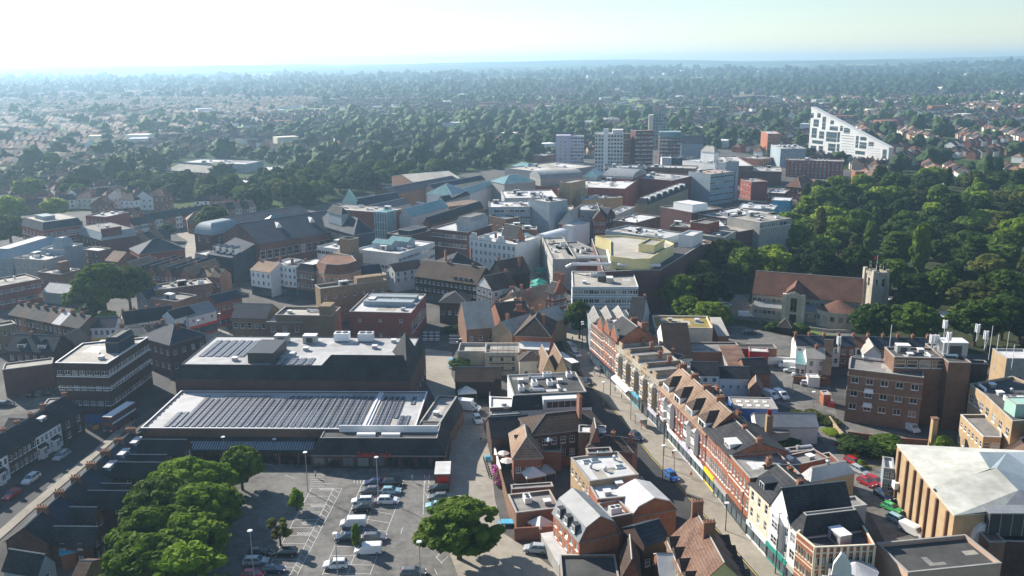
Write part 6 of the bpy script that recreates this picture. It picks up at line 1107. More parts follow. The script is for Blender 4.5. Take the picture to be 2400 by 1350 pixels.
# ---------------- the church ----------------
CH = R('B3', 'stone_church', 'long stone church with dark red tiled roof and buttressed transept', 'church', (-108, 712), (655, 777), 15, 7.6, 'gx', 6.6, 'stone', 'redtile', win='f1x22@1.3,2.2,cas', wz=(3.4, 6.6), fm='stone', sh='stone church')
W_, D_ = CH.W, CH.D
q = MB(); q.box(W_*.02, W_*.88, -4.5, -.01, 0, 4.2, 'stone'); q.build('side_aisle', CH.root); q = MB(); q.ext([(-4.8, 4.1), (0, 5.2), (0, 4.2)], W_*.02, W_*.88, 'x', 'metalroof'); q.build('aisle_roof', CH.root)
for i in range(20): add_window(CH.root, W_*(.05+.043*i), -4.5-.02, 2.4, 0, 1.2, 1.4, 'cas', 'stone')
x0 = W_*.32; q = MB(); q.box(x0, x0+6, -6, D_*.3, 0, 9.6, 'stone'); q.ext([(x0, 9.6), (x0+3, 11), (x0+6, 9.6)], -6, -5.6, 'y', 'stone'); [q.box(x0-.8+6.2*i, x0+.6+6.2*i, -6.9, -5, 0, 10, 'stone') for i in (0, 1)]; q.build('transept', CH.root)
q = MB(); q.ext([(x0-.2, 9.7), (x0+3, 12.6), (x0+6.2, 9.7)], -5.4, D_*.5, 'y', 'redtile'); q.build('transept_roof', CH.root); add_window(CH.root, x0+3, -6.04, 6.2, 0, 2.2, 5, 'cas', 'stone'); q = MB(); q.box(x0+1.9, x0+4.1, -6.1, -6.01, 0, 2.8, 'timber'); q.build('door', CH.root)
x0 = W_*.80; q = MB(); pts = [(x0+7*math.cos(a), -4.5+5*math.sin(a)) for a in np.linspace(math.pi, 2*math.pi, 9)]; q.prism(pts, 0, 5.6, 'stone'); q.build('apse', CH.root)
q = MB(); q.add([(p[0], p[1], 5.6) for p in pts]+[(x0, -2, 8.4)], [(i, i+1, 9) for i in range(8)], 'redtile'); q.build('apse_roof', CH.root)
for i in range(7): a = math.pi*(1.06+.125*i); add_window(CH.root, x0+7.03*math.cos(a), -4.5+5.03*math.sin(a), 3.2, a+math.pi/2, 1.4, 1.9, 'cas', 'stone')
CT = Q3('B3', 'church_tower', 'square pale stone church tower with battlements and flagpole', 'church tower', (683, 565), (745, 590), (813, 575), (715, 850), 'flat', 0, 'stone', 'felt', win='f2x1@1.2,3 r2x2@1.1,2.8', wz=(8, 20), fm='stone', pa=1, cop='stone', sh='church tower')
for x in np.linspace(.06, .94, 5):
    for (a, c_) in ((x*CT.W, 0), (x*CT.W, CT.D), (0, x*CT.D), (CT.W, x*CT.D)): q = MB(); q.box(-.5, .5, -.3, .3, 0, 1.1, 'stone'); q.build('merlon', CT.root, (a, c_, CT.h+.085), 0 if c_ in (0, CT.D) else 1.57)
for (a, c_) in ((0, 0), (CT.W, 0), (0, CT.D), (CT.W, CT.D)): q = MB(); q.box(-.8, .8, -.8, .8, 0, CT.h*.8, 'stone'); q.box(-.6, .6, -.6, .6, CT.h*.8, CT.h+2, 'stone'); q.build('buttress', CT.root, (a, c_, 0))
q = MB(); q.tube((0, 0, 0), (0, 0, 8), .1, 'whitemetal', 6, .05); q.box(0, .03, -.1, -1.4, 6.4, 7.4, 'redpaint', True); q.build('flagpole', CT.root, (CT.W/2, CT.D/2, CT.zr))
q = R('B3', 'pergola', 'white timber pergola frame right of the church tower', 'pergola', (805, 760), (915, 765), 5, 4, 'flat', 0, 'concrete', 'lightroof', pa=.3)
R('B3', 'lychgate', 'small dark tiled lychgate at the churchyard entrance', 'lychgate', (75, 945), (160, 955), 4, 2.6, 'hip', 2.6, 'timber', 'browntile')
R('B3', 'glasshouse', 'long low white greenhouse roof among the park trees', 'greenhouse', (1215, 880), (1365, 895), 6, 3, 'gx', 1.2, 'white', 'whiteroof')
def lwall(name, t, pts, h, m, label, th=.35):
    q = [P(*tp(t, p), 0).xy for p in pts]; mb = MB()
    for a, c_ in zip(q, q[1:]):
        d = (c_-a).normalized(); n = Vector((-d.y, d.x))*th/2; mb.prism([(a-n)[:], (c_-n)[:], (c_+n)[:], (a+n)[:]], 0, h, m)
    o = mb.build(name); return tag(o, label, 'wall')
lwall('churchyard_wall', 'B3', [(-50, 920), (60, 960), (75, 965)], 1.2, 'brownbrick', 'brown churchyard wall left of the lychgate'); lwall('churchyard_wall', 'B3', [(165, 970), (230, 960), (420, 985), (580, 990)], 1.0, 'stone', 'curving low stone wall on the church lawn')
# ---------------- high street, far side facades ----------------
FL = [(23.6, 253.7), (28.9, 232.2), (35.8, 202.7), (41.6, 172.0), (44.6, 151.4), (48.4, 132.5), (50.2, 127.0)]
def seg(name, label, cat, i, f0, f1, h, depth, *a, **k):
    p, q = Vector(FL[i]), Vector(FL[i+1]); A = p+(q-p)*f0; B_ = p+(q-p)*f1; d = (B_-A); W_ = d.length-.03; ang = math.atan2(d.y, d.x)
    return box_b(name, label, cat, Vector((A.x, A.y, 0)), ang, [(0, 0), (W_, 0), (W_, depth), (0, depth)], h, *a, **k)
def ornate_gable(b, x, w_, z, m='orangebrick'):
    q = MB(); q.prism([(x-w_/2, 0), (x+w_/2, 0), (x+w_/2, .5), (x-w_/2, .5)], z, z+1.6, m); q.ext([(x-w_/2, z+1.6), (x, z+1.6+w_*.55), (x+w_/2, z+1.6)], 0, .5, 'y', m); q.ext([(x-w_/2-.15, z+1.6), (x, z+1.85+w_*.55), (x+w_/2+.15, z+1.6), (x, z+1.65+w_*.55)], -.1, .6, 'y', 'cream'); q.build('gable', b.root)
def bay(b, x, z0, z1, w_=2.2, m='white', roof='metalroof'):
    q = MB(); q.prism([(x-w_/2-.3, -.01), (x-w_/2, -.9), (x+w_/2, -.9), (x+w_/2+.3, -.01)], z0, z1, m, True); q.add([(x-w_/2-.4, 0, z1), (x-w_/2, -1, z1), (x+w_/2, -1, z1), (x+w_/2+.4, 0, z1), (x, 0, z1+.8)], [(0, 1, 4), (1, 2, 4), (2, 3, 4)], roof)
    o = q.build('bay_window', b.root)
    for z in np.arange(z0+1.5, z1-.3, 2.9): add_window(o, x, -.93, float(z), 0, w_*.85, 1.7, 'cross')
HS_ = []
HS_.append(seg('terracotta_building', 'tall orange terracotta building with ornate gable at the top of the high street', 'building', 0, 0, .50, 12.2, 14, 'flat', 0, 'orangebrick', 'felt', win='f3x8@1.1,1.9,cross', gf=4, shop=dict(face=0, fascia='navy'), bands=(7.4, 10.4), bandm='buff', ch=[(.3, .5), (.95, .4)]))
HS_.append(seg('terracotta_building', 'terracotta gabled building with grey pyramid roof next to the stone fronts', 'building', 0, .50, 1, 12.8, 12, 'gx', 4, 'orangebrick', 'slate', win='f3x6@1.1,1.9,cross r2x2', gf=4, shop=dict(face=0, fascia='navy'), bands=(7.4, 10.4), bandm='buff', ch=[(.5, .6), (.95, .7)], chl=True))
ornate_gable(HS_[0], HS_[0].W*.75, 4.5, 12.2); ornate_gable(HS_[1], HS_[1].W*.25, 5, 12.6); ornate_gable(HS_[1], HS_[1].W*.8, 5, 12.6)
sf = ['whitemetal', 'whitemetal', 'bluecanopy', 'darkmetal', 'lilac']
for i in range(5): b = seg('stone_fronted_shop', ORD[i]+' of five stone fronted shops from the top of the high street', 'shop', 1, i/5, (i+1)/5, 12.2+(.6 if i % 2 else 0), 11, 'flat', 0, 'buff' if i % 2 else 'stone', 'felt' if i % 2 else 'beigeroof', win='f2x4@1.0,1.9,cross', gf=4, shop=dict(face=0, fascia=sf[i], awn='whitemetal' if i < 2 else None), bands=(7.8, 11.4), bandm='buff', ch=[(.05, .7)], group='stone fronted high street shops', pa=.9, sh='stone fronted shop'); HS_.append(b); bay(b, b.W*.5, 4.4, 10, 2.0, 'buff', 'beigeroof'); part(b, 'raised_parapet', .3, .7, 0, .04, 12.2, 13.6, 'buff')
sf = ['darkmetal', 'white', 'lilac', 'whitemetal']
for i in range(4): b = seg('red_brick_shop', ORD[i]+' of four red brick shops with white gabled attics from the far end', 'shop', 2, i*.235, (i+1)*.235, 10.8, 11, 'gx', 4.6, 'redbrick', 'tantile', win='f2x4@.95,1.9,cross', gf=4, shop=dict(face=0, fascia=sf[i]), ch=[(.02, .55)], chl=True, group='red brick high street shops'); HS_.append(b); dormer(b, 0, .5, 3.8, 2.0, 'hipd', 'browntile', up=.02, st='band', dep=4); bay(b, b.W*.3 if i % 2 else b.W*.7, 4.3, 9.5, 1.9, 'white')
HS_.append(seg('tall_brick_shop', 'orange brick shop with tall narrow windows above a yellow sign', 'shop', 3, -.18, .18, 11.5, 12, 'gx', 2.5, 'orangebrick', 'slate', win='f2x7@.8,2.4,cross', gf=4, shop=dict(face=0, fascia='yellowboard'), ch=[(.02, .5), (.98, .5)]))
HS_.append(seg('tall_brick_shop', 'bright orange brick shop with glazed dormers below the tall windowed shop', 'shop', 3, .18, .52, 11.8, 12, 'gx', 2.5, 'orangebrick', 'slate', win='f2x6@.8,2.4,cross', gf=4, shop=dict(face=0, fascia='concrete'), ch=[(.98, .5)])); dormer(HS_[-1], 0, .5, 3, 1.2, 'flat', 'lightroof')
HS_.append(seg('orange_brown_shop', 'orange brown three storey brick shop with paired white windows', 'shop', 3, .52, 1.0, 12, 10, 'flat', 0, 'orangebrick', 'felt', win='f2x6@.9,1.8,cross', gf=4, shop=dict(face=0, fascia='darkmetal'), ch=[(.5, .6), (.98, .8)], bands=(7.8,), bandm='white'))
HS_.append(seg('cream_shop', 'plain cream fronted shop with grey dormer roof', 'shop', 4, 0, .42, 11, 11, 'gx', 3, 'cream', 'slate', win='f2x3@1,1.9', gf=4, shop=dict(face=0, fascia='white'), ch=[(1, .5)])); dormer(HS_[-1], 0, .4, 2.2, 1.6, 'flat', 'darkmetal', wm='darkmetal')
HS_.append(seg('white_gabled_shop', 'white gabled shop with red brick panels under its bay window', 'shop', 4, .42, .80, 10.6, 12, 'gy', 5.2, 'white', 'slate', win='f2x3@1,1.7,cross', gf=4, shop=dict(face=0, fascia='teal'))); bay(HS_[-1], HS_[-1].W*.5, 4.4, 9.4, 2.6)
HS_.append(seg('white_mansard_shop', 'white fronted shop with grey mansard and small dormer', 'shop', 4, .80, 1.0, 10.6, 12, 'mans', 3, 'white', 'slate', win='f2x2@1.6,1.8,cross', gf=4, shop=dict(face=0, fascia='concrete'), top='felt')); dormer(HS_[-1], 0, .5, 1.8, 1.4, 'flat')
b = PB('f', 'red_panelled_corner', 'cream framed corner building with red panels under its windows', 'building', [(1867, 1247), (1910, 1283), (2050, 1277), (2020, 1225), (1950, 1190)], 11.2, 'flat', 0, 'orangebrick', 'darkfelt', pa=1.1, win='f3x6@1.1,1.5,cas r3x9@1.5,1.5,cas', wz=(1, 10), fm='cream', cop='cream', bands=(.8, 3.9, 7.0, 10.0), bandm='cream', sh='red panelled corner building'); put_unit(b, 3, b.W*.6, b.D*.5, b.zr)
q = MB(); L2 = (Vector(b.poly[2])-Vector(b.poly[1])).length; 
for i in range(10): x = L2*i/9; q.box(x-.22, x+.22, -.14, -.01, 0, 11.1, 'cream')
dd = Vector(b.poly[2])-Vector(b.poly[1]); q.build('pilasters', b.root, (b.poly[1][0], b.poly[1][1], 0), math.atan2(dd.y, dd.x))
b = R('C3', 'tan_rear_extension', 'tan brick rear block with pale roof and white slanted attic windows', 'extension', (300, 690), (610, 625), (530, 580), 11.5, 'mans', 2, 'tan', 'lightroof', ins=1.2, top='lightroof'); clutter(b, 2, kinds=(4, 1))
b = R('C3', 'grey_rear_hall', 'long rendered rear hall with grey felt roof behind the white shops', 'hall', (205, 920), (695, 850), (600, 790), 10.5, 'flat', 0, 'concrete', 'felt', pa=.3, sh='grey rear hall'); put_unit(b, 2, b.W*.35, b.D*.8, b.zr)
b = R('C3', 'rear_block', 'low brick rear block with blue grey roof and skylight', 'extension', (150, 580), (430, 520), (330, 460), 10, 'flat', 0, 'redbrick', 'felt', pa=.4, sh='rear block'); clutter(b, 2, kinds=(4, 1))
R('C3', 'slate_rear_house', 'slate roofed rear house between the tan block and high street', 'house', (0, 690), (240, 690), (200, 620), 10, 'gx', 3, 'brick', 'slate', ch=[(.1, .5)])
b = R('C3', 'junk_roof', 'flat roof strewn with pipes and scrap beside the back lane', 'building', (20, 495), (330, 460), (300, 430), 8, 'flat', 0, 'redbrick', 'felt', pa=.3, sh='scrap covered roof'); clutter(b, 10, kinds=(0, 1, 2, 4))
b = PB('C3', 'brick_strip_roof', 'brick building with rubble covered roof by the back lane', 'building', [(430, 575), (520, 560), (430, 480), (330, 500)], 6, 'flat', 0, 'redbrick', 'redtile', pa=.4); clutter(b, 2, kinds=(1, 4))
# backs behind the gabled shops: chimneyed slate houses
for i, (a, c_, d_, h, kd, wl, rf, lb) in enumerate([((800, 395), (1000, 440), (880, 350), 8, 'hip', 'brownbrick', 'slateblue', 'blue slate hipped roof behind the stone fronted shops'), ((740, 400), (860, 380), (820, 330), 10.5, 'flat', 'redbrick', 'felt', 'flat roofed brick rear behind the stone fronted shops'),
      ((1310, 800), (1570, 790), (1530, 700), 8, 'flat', 'brick', 'tantile', 'tan roofed rear hall behind the gabled shops'), ((1440, 900), (1600, 890), (1560, 820), 7.5, 'flat', 'brick', 'beigeroof', 'tan and red flat roof by the corrugated sheds'), ((1600, 1080), (1800, 1060), (1740, 960), 8, 'flat', 'brick', 'felt', 'felt roofed rear with long chimney stacks'),
      ((1420, 1270), (1680, 1270), (1580, 1190), 10, 'gx', 'brick', 'slate', 'slate roofed rear of the tall windowed shops'), ((1640, 1350), (1850, 1290), (1780, 1240), 9, 'gx', 'brick', 'slate', 'second slate roofed rear near the scrap covered roof'), ((700, 640), (930, 660), (900, 560), 9, 'flat', 'brick', 'felt', 'grey flat rear roof behind the last stone fronted shop')]):
    R('z3', 'rear_building', lb, 'building', a, c_, d_, h, kd, 3 if kd in ('hip', 'gx') else 0, wl, rf, ch=[(.15, .6), (.8, .4)], chl=i % 2 == 0, win='f1x3')
# white yard houses and sheds right of the high street
R('z3', 'white_shed_house', 'white rendered building with dark grey roof and two black windows', 'building', (1225, 575), (1510, 580), (1480, 445), 6.5, 'gx', 2.2, 'white', 'slate', win='f1x3@1.2,1.2', wz=(4, 6))
R('z3', 'white_yard_house', 'long white low building with slate roof and blue door in the yard', 'building', (1515, 605), (1840, 610), (1800, 505), 5.5, 'gx', 2, 'white', 'slate', win='f1x4@.8,1')
R('z3', 'white_cottage', 'small white building with plum grey roof left of the brick hall', 'building', (945, 395), (1230, 395), (1210, 320), 6.5, 'gx', 1.8, 'white', 'browntile', win='f1x4@.6,1')
R('z3', 'white_lean_to', 'white walled lean-to store below the plum roofed building', 'store', (1020, 560), (1180, 565), (1160, 470), 4.5, 'flat', 0, 'white', 'concrete', pa=.2)
b = R('z3', 'brick_hall', 'long low brick hall with grey felt roof behind the white buildings', 'hall', (1230, 335), (1760, 335), (1690, 235), 7, 'flat', 0, 'brick', 'felt', pa=.4, sh='long brick hall')
R('z3', 'asbestos_shed', 'old shed with mottled grey sloping roof beside the brick hall', 'shed', (1620, 500), (1830, 500), (1780, 330), 6, 'mono', 1.6, 'concrete', 'mosstile')
R('z3', 'dark_flat_store', 'dark flat roofed store with long shadows behind the terracotta building', 'store', (770, 300), (1150, 310), (1130, 220), 6, 'flat', 0, 'brownbrick', 'felt', pa=.3)
b = Q3('z3', 'green_roofed_building', 'pale walled building with moss and gravel covered green roof', 'building', (840, 50), (1150, 90), (1440, 85), 8.5, 'flat', 0, 'cream', 'greenroof', pa=.5, sh='green roofed building') if False else R('z3', 'green_roofed_building', 'pale walled building with moss covered green and rust roof', 'building', (835, 75), (1440, 85), (1375, -40), 8.5, 'flat', 0, 'cream', 'greenroof', pa=.5, cop='cream', sh='green roofed building'); clutter(b, 4, kinds=(0, 1, 1))
R('z3', 'tilted_roof_shed', 'shed with steep pale mono pitch roof beside the green roofed building', 'shed', (1500, 170), (1610, 170), (1520, 40), 5, 'mono', 2, 'brick', 'beigeroof')
R('z3', 'steps_house', 'pale blue walled narrow house behind the terracotta building', 'house', (540, 80), (690, 90), (640, 10), 9.5, 'gx', 2, 'bluegrey', 'slate', win='f2x2', ch=[(.9, .5)])
b = R('B2', 'glass_gabled_building', 'white and slate building of many small gables at the street fork', 'building', (560, 935), (860, 930), (800, 830), 10, 'flat', 0, 'bluegrey', 'slate', win='f2x6', sh='many gabled building')
for i in range(3): part_roof(b, 'gabled_roof', .05+.3*i, .33+.3*i, .1, .95, b.zr+.6, 'gy', 1.6, 'felt', 'bluegrey')
TB = TR('z6', 'white_terrace_house', 'terrace of pale walled houses under the church lawn', (525, 265), (2100, 300), (1990, 200), 6.5, 10, 'gx', 2.4, ('white', 'brick', 'white', 'brick'), ('slateblue', 'slateblue', 'slate', 'slateblue', 'redtile'), 'f2x2', group='terrace under the church lawn')
for i in (0, 2, 4): wing(TB[i], .3, TB[i].W*.6, 5, 5, 2, 'white', 'slate') if False else None
R('z6', 'gabled_rear_wing', 'pale gabled rear wing facing the parking yard', 'wing', (635, 400), (840, 410), (760, 300), 6, 'gx', 2.2, 'white', 'beigeroof', win='f2x2', ch=[(.55, .5)])
R('z6', 'gabled_rear_wing', 'second pale gabled rear wing further along the white terrace', 'wing', (1240, 360), (1420, 370), (1330, 280), 6, 'gy', 2.4, 'white', 'beigeroof', win='f1x2')
R('z6', 'glazed_lean_to', 'small house extension with blue green glass roof beside the parking yard', 'extension', (520, 470), (620, 480), (600, 380), 4, 'mono', 1.2, 'white', 'glassroof', win='f1x2')
R('z6', 'small_brick_shed', 'small red tiled brick shed in the terrace backyards', 'shed', (790, 570), (880, 580), (850, 500), 3, 'gx', 1.2, 'brick', 'browntile')
R('z6', 'white_garage', 'low white flat roofed garage in the terrace backyards', 'garage', (650, 610), (775, 615), (770, 570), 2.8, 'flat', 0, 'white', 'lightroof', pa=.1)
lwall('yard_wall', 'z6', [(170, 470), (330, 470), (540, 480)], 2.4, 'white', 'white rendered wall behind the parked van'); lwall('yard_wall', 'z6', [(490, 670), (880, 690)], 2.2, 'brick', 'brick wall behind the white estate car'); lwall('lane_wall', 'z6', [(870, 1075), (960, 1200), (1060, 1300)], 1.6, 'buff', 'pale lane wall beside the verge plants'); lwall('yard_wall', 'z6', [(1060, 1240), (1300, 1270), (1620, 1310), (1900, 1330)], 1.6, 'brick', 'low wall at the front of the brick exchange yard')
b = R('z6', 'slate_workshop', 'dark slate roofed workshop left of the parking yard', 'workshop', (0, 570), (250, 560), (130, 400), 5.5, 'gx', 1.8, 'brick', 'slate')
b = R('z6', 'gabled_brick_garage', 'small brick building with orange tan pitched roof', 'garage', (30, 720), (160, 730), (110, 655), 4.5, 'gy', 1.8, 'brick', 'tantile')
b = R('z6', 'skylit_store', 'low store with grey roof and four white roof lights', 'store', (-140, 930), (330, 940), (240, 820), 4.5, 'flat', 0, 'blueboard', 'beigeroof', pa=.15)
for i in range(4):
    for j in range(2): q = MB(); q.box(-.5, .5, -.7, .7, 0, .12, 'white'); q.build('roof_light', b.roof, (b.W*(.2+.2*i), b.D*(.3+.35*j), b.zr+.003))
b = R('z6', 'corrugated_shed', 'long shed with old ribbed grey metal roof and white wall', 'shed', (110, 1120), (755, 1125), (730, 1020), 4.5, 'gx', 1.6, 'white', 'metalroof')
q = MB(); [q.box(x-.05, x+.05, -.3, b.D/2, 0, .1, 'concrete') for x in np.arange(.5, b.W, 1.1)]
R('z6', 'flat_shed', 'grey felt roofed low shed in front of the ribbed metal one', 'shed', (110, 1215), (450, 1190), (400, 1130), 3.4, 'mono', .5, 'concrete', 'felt')
R('z6', 'brick_hut', 'small brick hut with yellow doors by the gate of the yard', 'hut', (815, 790), (890, 790), (880, 745), 3, 'flat', 0, 'orangebrick', 'beigeroof', pa=.2)
R('z6', 'red_roofed_store', 'long low red walled store with cream roof edge at the road', 'store', (30, 330), (230, 340), (220, 295), 4.5, 'flat', 0, 'redpaint', 'lightroof', pa=.2); R('z6', 'dark_road_store', 'dark flat roofed low building beside the church road', 'store', (-160, 300), (320, 300), (310, 255), 4, 'flat', 0, 'brick', 'darkfelt', pa=.2)
# ---------------- brick exchange with antennas ----------------
EX = R('f', 'brick_exchange', 'four storey brown brick telephone exchange with aerials and roof plant', 'building', (1989, 864), (2165, 885), (1955, 831), 14, 'flat', 0, 'brownbrick', 'felt', pa=.5, win='f3x5@1.7,1.5,cas', wz=(2.6, 13), sh='brick exchange', bands=(12.2, 8.4), bandm='pink')
for i, z in enumerate((4.9, 8.6)): q = MB(); q.box(-1, 1, -.7, -.02, 0, .9, 'whitemetal'); q.box(-1.2, 1.2, -.9, -.02, -.12, 0, 'white', True); q.build('balcony', EX.root, (EX.W*.30, 0, z))
b = Q3('B3', 'exchange_upper_block', 'upper brick storey of the exchange crowded with white roof plant', 'upper storey', (820, 1090), (890, 1160), (1255, 1180), 17.5, 'flat', 0, 'brownbrick', 'darkfelt', pa=.4, sh='exchange upper storey', win='r1x4@2.6,2', wz=(14.6, 17)); clutter(b, 9, kinds=(0, 0, 1, 3, 2))
b = Q3('x6', 'stair_tower', 'tan and brown brick stair tower at the right of the exchange', 'tower', (425, 600), (580, 750), (880, 760), (500, 1340), 'flat', 0, 'brownbrick', 'beigeroof', pa=.3)
b = R('x6', 'exchange_rear_block', 'dark brick rear block of the exchange with aerial frames', 'building', (740, 595), (1060, 600), (990, 340), 17.5, 'flat', 0, 'brownbrick', 'darkfelt', sh='exchange rear block'); clutter(b, 6, kinds=(0, 1, 2)); put_unit(b, 3, b.W*.75, b.D*.55, b.zr, 0, 'large white and blue plant cabin on the exchange rear block', 1.8)
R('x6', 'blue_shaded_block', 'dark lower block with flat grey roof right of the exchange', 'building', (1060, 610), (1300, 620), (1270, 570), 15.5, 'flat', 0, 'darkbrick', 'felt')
b = Q3('x6', 'tan_grey_block', 'block with tan brick left wall and grey rendered front at the right edge', 'building', (1360, 400), (1560, 540), (1990, 540), 12, 'flat', 0, 'concrete', 'lightroof', win='r1x5@1,1.8', sh='tan and grey block'); part(b, 'brick_face', 0, 1, -.004, 0, 0, 11.8, 'tan')
b = PB('x6', 'dark_roofed_office', 'brown brick office with dark cluttered roof behind the white roofed auditorium', 'office', [(1040, 900), (1260, 1060), (1640, 1420), (2050, 1400), (1900, 900), (1640, 790)], 12.5, 'flat', 0, 'tan', 'darkfelt', win='f2x3@1.7,2,cross r2x4@1.7,2,cross', sh='dark roofed office'); clutter(b, 8)
b = R('x6', 'copper_green_box', 'green metal plant box with arched louvres at the right edge', 'plant box', (1690, 1190), (1990, 1190), 4.5, 15, 'flat', 0, 'copper', 'copper', pa=.1)
b = PB('C3', 'tan_brick_wing', 'tan brick two storey wing with flat dark roof', 'building', [(1355, 215), (1515, 370), (1640, 375), (1640, 330), (1560, 215)], 8, 'flat', 0, 'tan', 'felt', pa=.5, cop='lightroof', win='f2x6@.9,1.4 r2x2@1.6,1.6', sh='tan brick wing')
b = R('C3', 'peach_gabled_building', 'pale peach rendered building with dark pitched roof at the right edge', 'building', (1625, 470), (1900, 560), (1800, 300), 9, 'gy', 4, 'pink', 'slate')
def mast(t, p, z, H, lab, kind=0):
    pt = P(*tp(t, p), z); q = MB(); q.tube((0, 0, 0), (0, 0, H), .07, 'whitemetal', 6)
    o = q.build('aerial_mast', None, pt); tag(o, lab, 'aerial')
    if kind:
        for i in range(3): a = i*2.1; k = MB(); k.box(-.16, .16, -.12, .12, H-2.2, H, 'whitemetal', True); k.build('aerial_panel', o, (math.cos(a)*.45, math.sin(a)*.45, 0))
        k = MB(); k.tube((0, 0, 0), (.9, .6, H*.5), .05, 'greymetal', 4); k.tube((.9, .6, 0), (0, 0, H*.6), .04, 'greymetal', 4); k.build('brace', o)
for i, (p, z, H, lab, kd) in enumerate([((665, 290), 18, 5.5, 'tall lattice aerial at the back of the exchange roof', 1), ((1125, 300), 18, 4.6, 'bunch of white panel aerials on the rear exchange roof', 1), ((1240, 420), 17, 5, 'cylindrical white aerial right of the panel aerials', 1), ((490, 400), 18, 3.6, 'left of two short panel aerials on the exchange', 1), ((560, 400), 18, 3.6, 'right of two short panel aerials on the exchange', 1),
      ((1300, 560), 14, 9, 'tall thin white mast right of the exchange', 0), ((1380, 700), 14, 9, 'thin white mast second from the exchange', 0), ((1550, 470), 14, 6, 'thin white mast on the tan and grey block', 0), ((1620, 700), 14, 6.5, 'thin white mast furthest from the exchange', 0), ((715, 500), 17.5, 6, 'thick white flue pipe on the exchange roof', 1)]): mast('x6', p, z, H, lab, kd)
mast('B3', (855, 1085), 14.5, 6, 'thin white whip aerial at the left of the exchange plant', 0); mast('B3', (490, 1130), 14, 4.5, 'panel aerial at the back left corner of the exchange roof', 1); mast('B3', (570, 1220), 13.6, 2, 'short white aerial at the front left roof corner', 0)
q = MB()
for i in range(9): q.tube((i*2.6, 0, 0), (i*2.6, 0, 1.1), .04, 'whitemetal', 4)
q.tube((0, 0, 1.1), (20.8, 0, 1.1), .05, 'whitemetal', 4); q.tube((0, 0, .6), (20.8, 0, .6), .04, 'whitemetal', 4); o = q.build('roof_railing', EX.root, (.6, EX.D-1, EX.zr)) 
# ---------------- auditorium with the white roof ----------------
TH = PB('f', 'auditorium', 'tan brick auditorium with ribbed wall and huge pale folded roof', 'cinema', [(2103, 1043), (2140, 1088), (2188, 1150), (2237, 1208), (2480, 1195), (2440, 1060)], 11.4, 'flat', 0, 'tan', 'cinemaroof', pa=0, sh='white roofed auditorium')
q = MB()
def wp(u, v, z): p = TH.root.matrix_basis.inverted() @ P(u, v, z); return (p.x, p.y, z)
R1 = [wp(2113, 1049, 12.1), wp(2137, 1087, 11.7), wp(2186, 1150, 11.8), wp(2187, 1138, 12.6), wp(2330, 1098, 14.2), wp(2294, 1064, 13.6)]
q.add([wp(2110, 1047, 11.7), wp(2138, 1087, 11.7), wp(2184, 1147, 11.9), wp(2320, 1099, 13.9), wp(2294, 1059, 13.4)], [(0, 1, 2, 3, 4)], 'cinemaroof')
q.add([wp(2188, 1139, 12.5), wp(2237, 1208, 11.75), wp(2347, 1195, 12.0), wp(2387, 1149, 13.6), wp(2336, 1097, 14.3)], [(0, 1, 2, 3, 4)], 'cinemaroof')
q.add([wp(2294, 1059, 13.4), wp(2320, 1099, 13.9), wp(2336, 1097, 14.3), wp(2387, 1149, 13.6), wp(2470, 1140, 11.8), wp(2440, 1058, 11.8), wp(2360, 1060, 11.8)], [(0, 1, 2, 3, 4, 5, 6)], 'bluegrey'); q.add([wp(2387, 1149, 13.6), wp(2347, 1195, 12.0), wp(2470, 1200, 11.8), wp(2470, 1140, 11.8)], [(0, 1, 2, 3)], 'metalroof')
q.build('folded_roof', TH.root)
acc = 0
for i in range(3):
    p, r2 = Vector(TH.poly[i]), Vector(TH.poly[i+1]); d = (r2-p); Ln = d.length; d /= Ln; a = math.atan2(d.y, d.x)
    for j in range(max(1, int(Ln/3.2))): k = MB(); k.box(-.22, .22, -.45, -.01, 0, 11, 'brownbrick'); k.build('wall_rib', TH.root, (p.x+d.x*(j+.5)*Ln/max(1, int(Ln/3.2)), p.y+d.y*(j+.5)*Ln/max(1, int(Ln/3.2)), 0), a)
for t, p in ((.1, 3.5),): k = MB(); k.box(-.8, .8, -.9, -.02, 3, 4.4, 'whitemetal'); k.build('vent_box', TH.root, (2.5, 0, 0))
o = MB(); o.ext([(0, -5), (.1, -.4), (.6, 1), (1.7, 1.8), (3.2, 2), (17, 2), (17, .2), (4.4, 0), (3.2, -.6), (2.7, -2), (2.6, -5)], 0, 2.6, 'x', 'white')
for q_ in range(len(o.v)): o.v[q_] = (o.v[q_][1], o.v[q_][0], o.v[q_][2])
pt = P(2283, 1254, 8); d_ = o.build('white_duct', None, pt, rad(8)); tag(d_, 'fat white elbow duct beside the auditorium roof', 'duct')
q = MB(); q.box(0, 16, 0, 3.5, 8, 12.2, 'darkmetal', True)
for i in range(9): q.box(i*1.95, i*1.95+.12, -.06, -.01, 8, 12.2, 'greymetal')
q.box(-.1, 16.1, -.1, 3.6, 12.2, 12.4, 'greymetal', True)
for i in range(6): q.box(i*3.1, i*3.1+.2, .2, .4, 0, 8, 'darkmetal')
o = q.build('louvred_plant', None, (P(2313, 1256, 8)-Vector((0, 0, 8))), rad(-1)); tag(o, 'black louvred plant enclosure below the auditorium roof', 'plant enclosure')
R('C3', 'brown_stage_block', 'brown brick block under the white duct', 'building', (1320, 940), (1425, 950), (1420, 920), 8.6, 'flat', 0, 'brownbrick', 'felt'); R('C3', 'dark_lower_block', 'dark brick block below the black louvred plant', 'building', (1560, 1100), (1900, 1110), (1850, 960), 7.5, 'flat', 0, 'darkbrick', 'darkfelt'); R('C3', 'mossy_box', 'small block with mossy roof under the louvred plant', 'building', (1555, 1110), (1670, 1110), (1620, 1040), 8.5, 'flat', 0, 'brownbrick', 'mosstile', pa=.1)
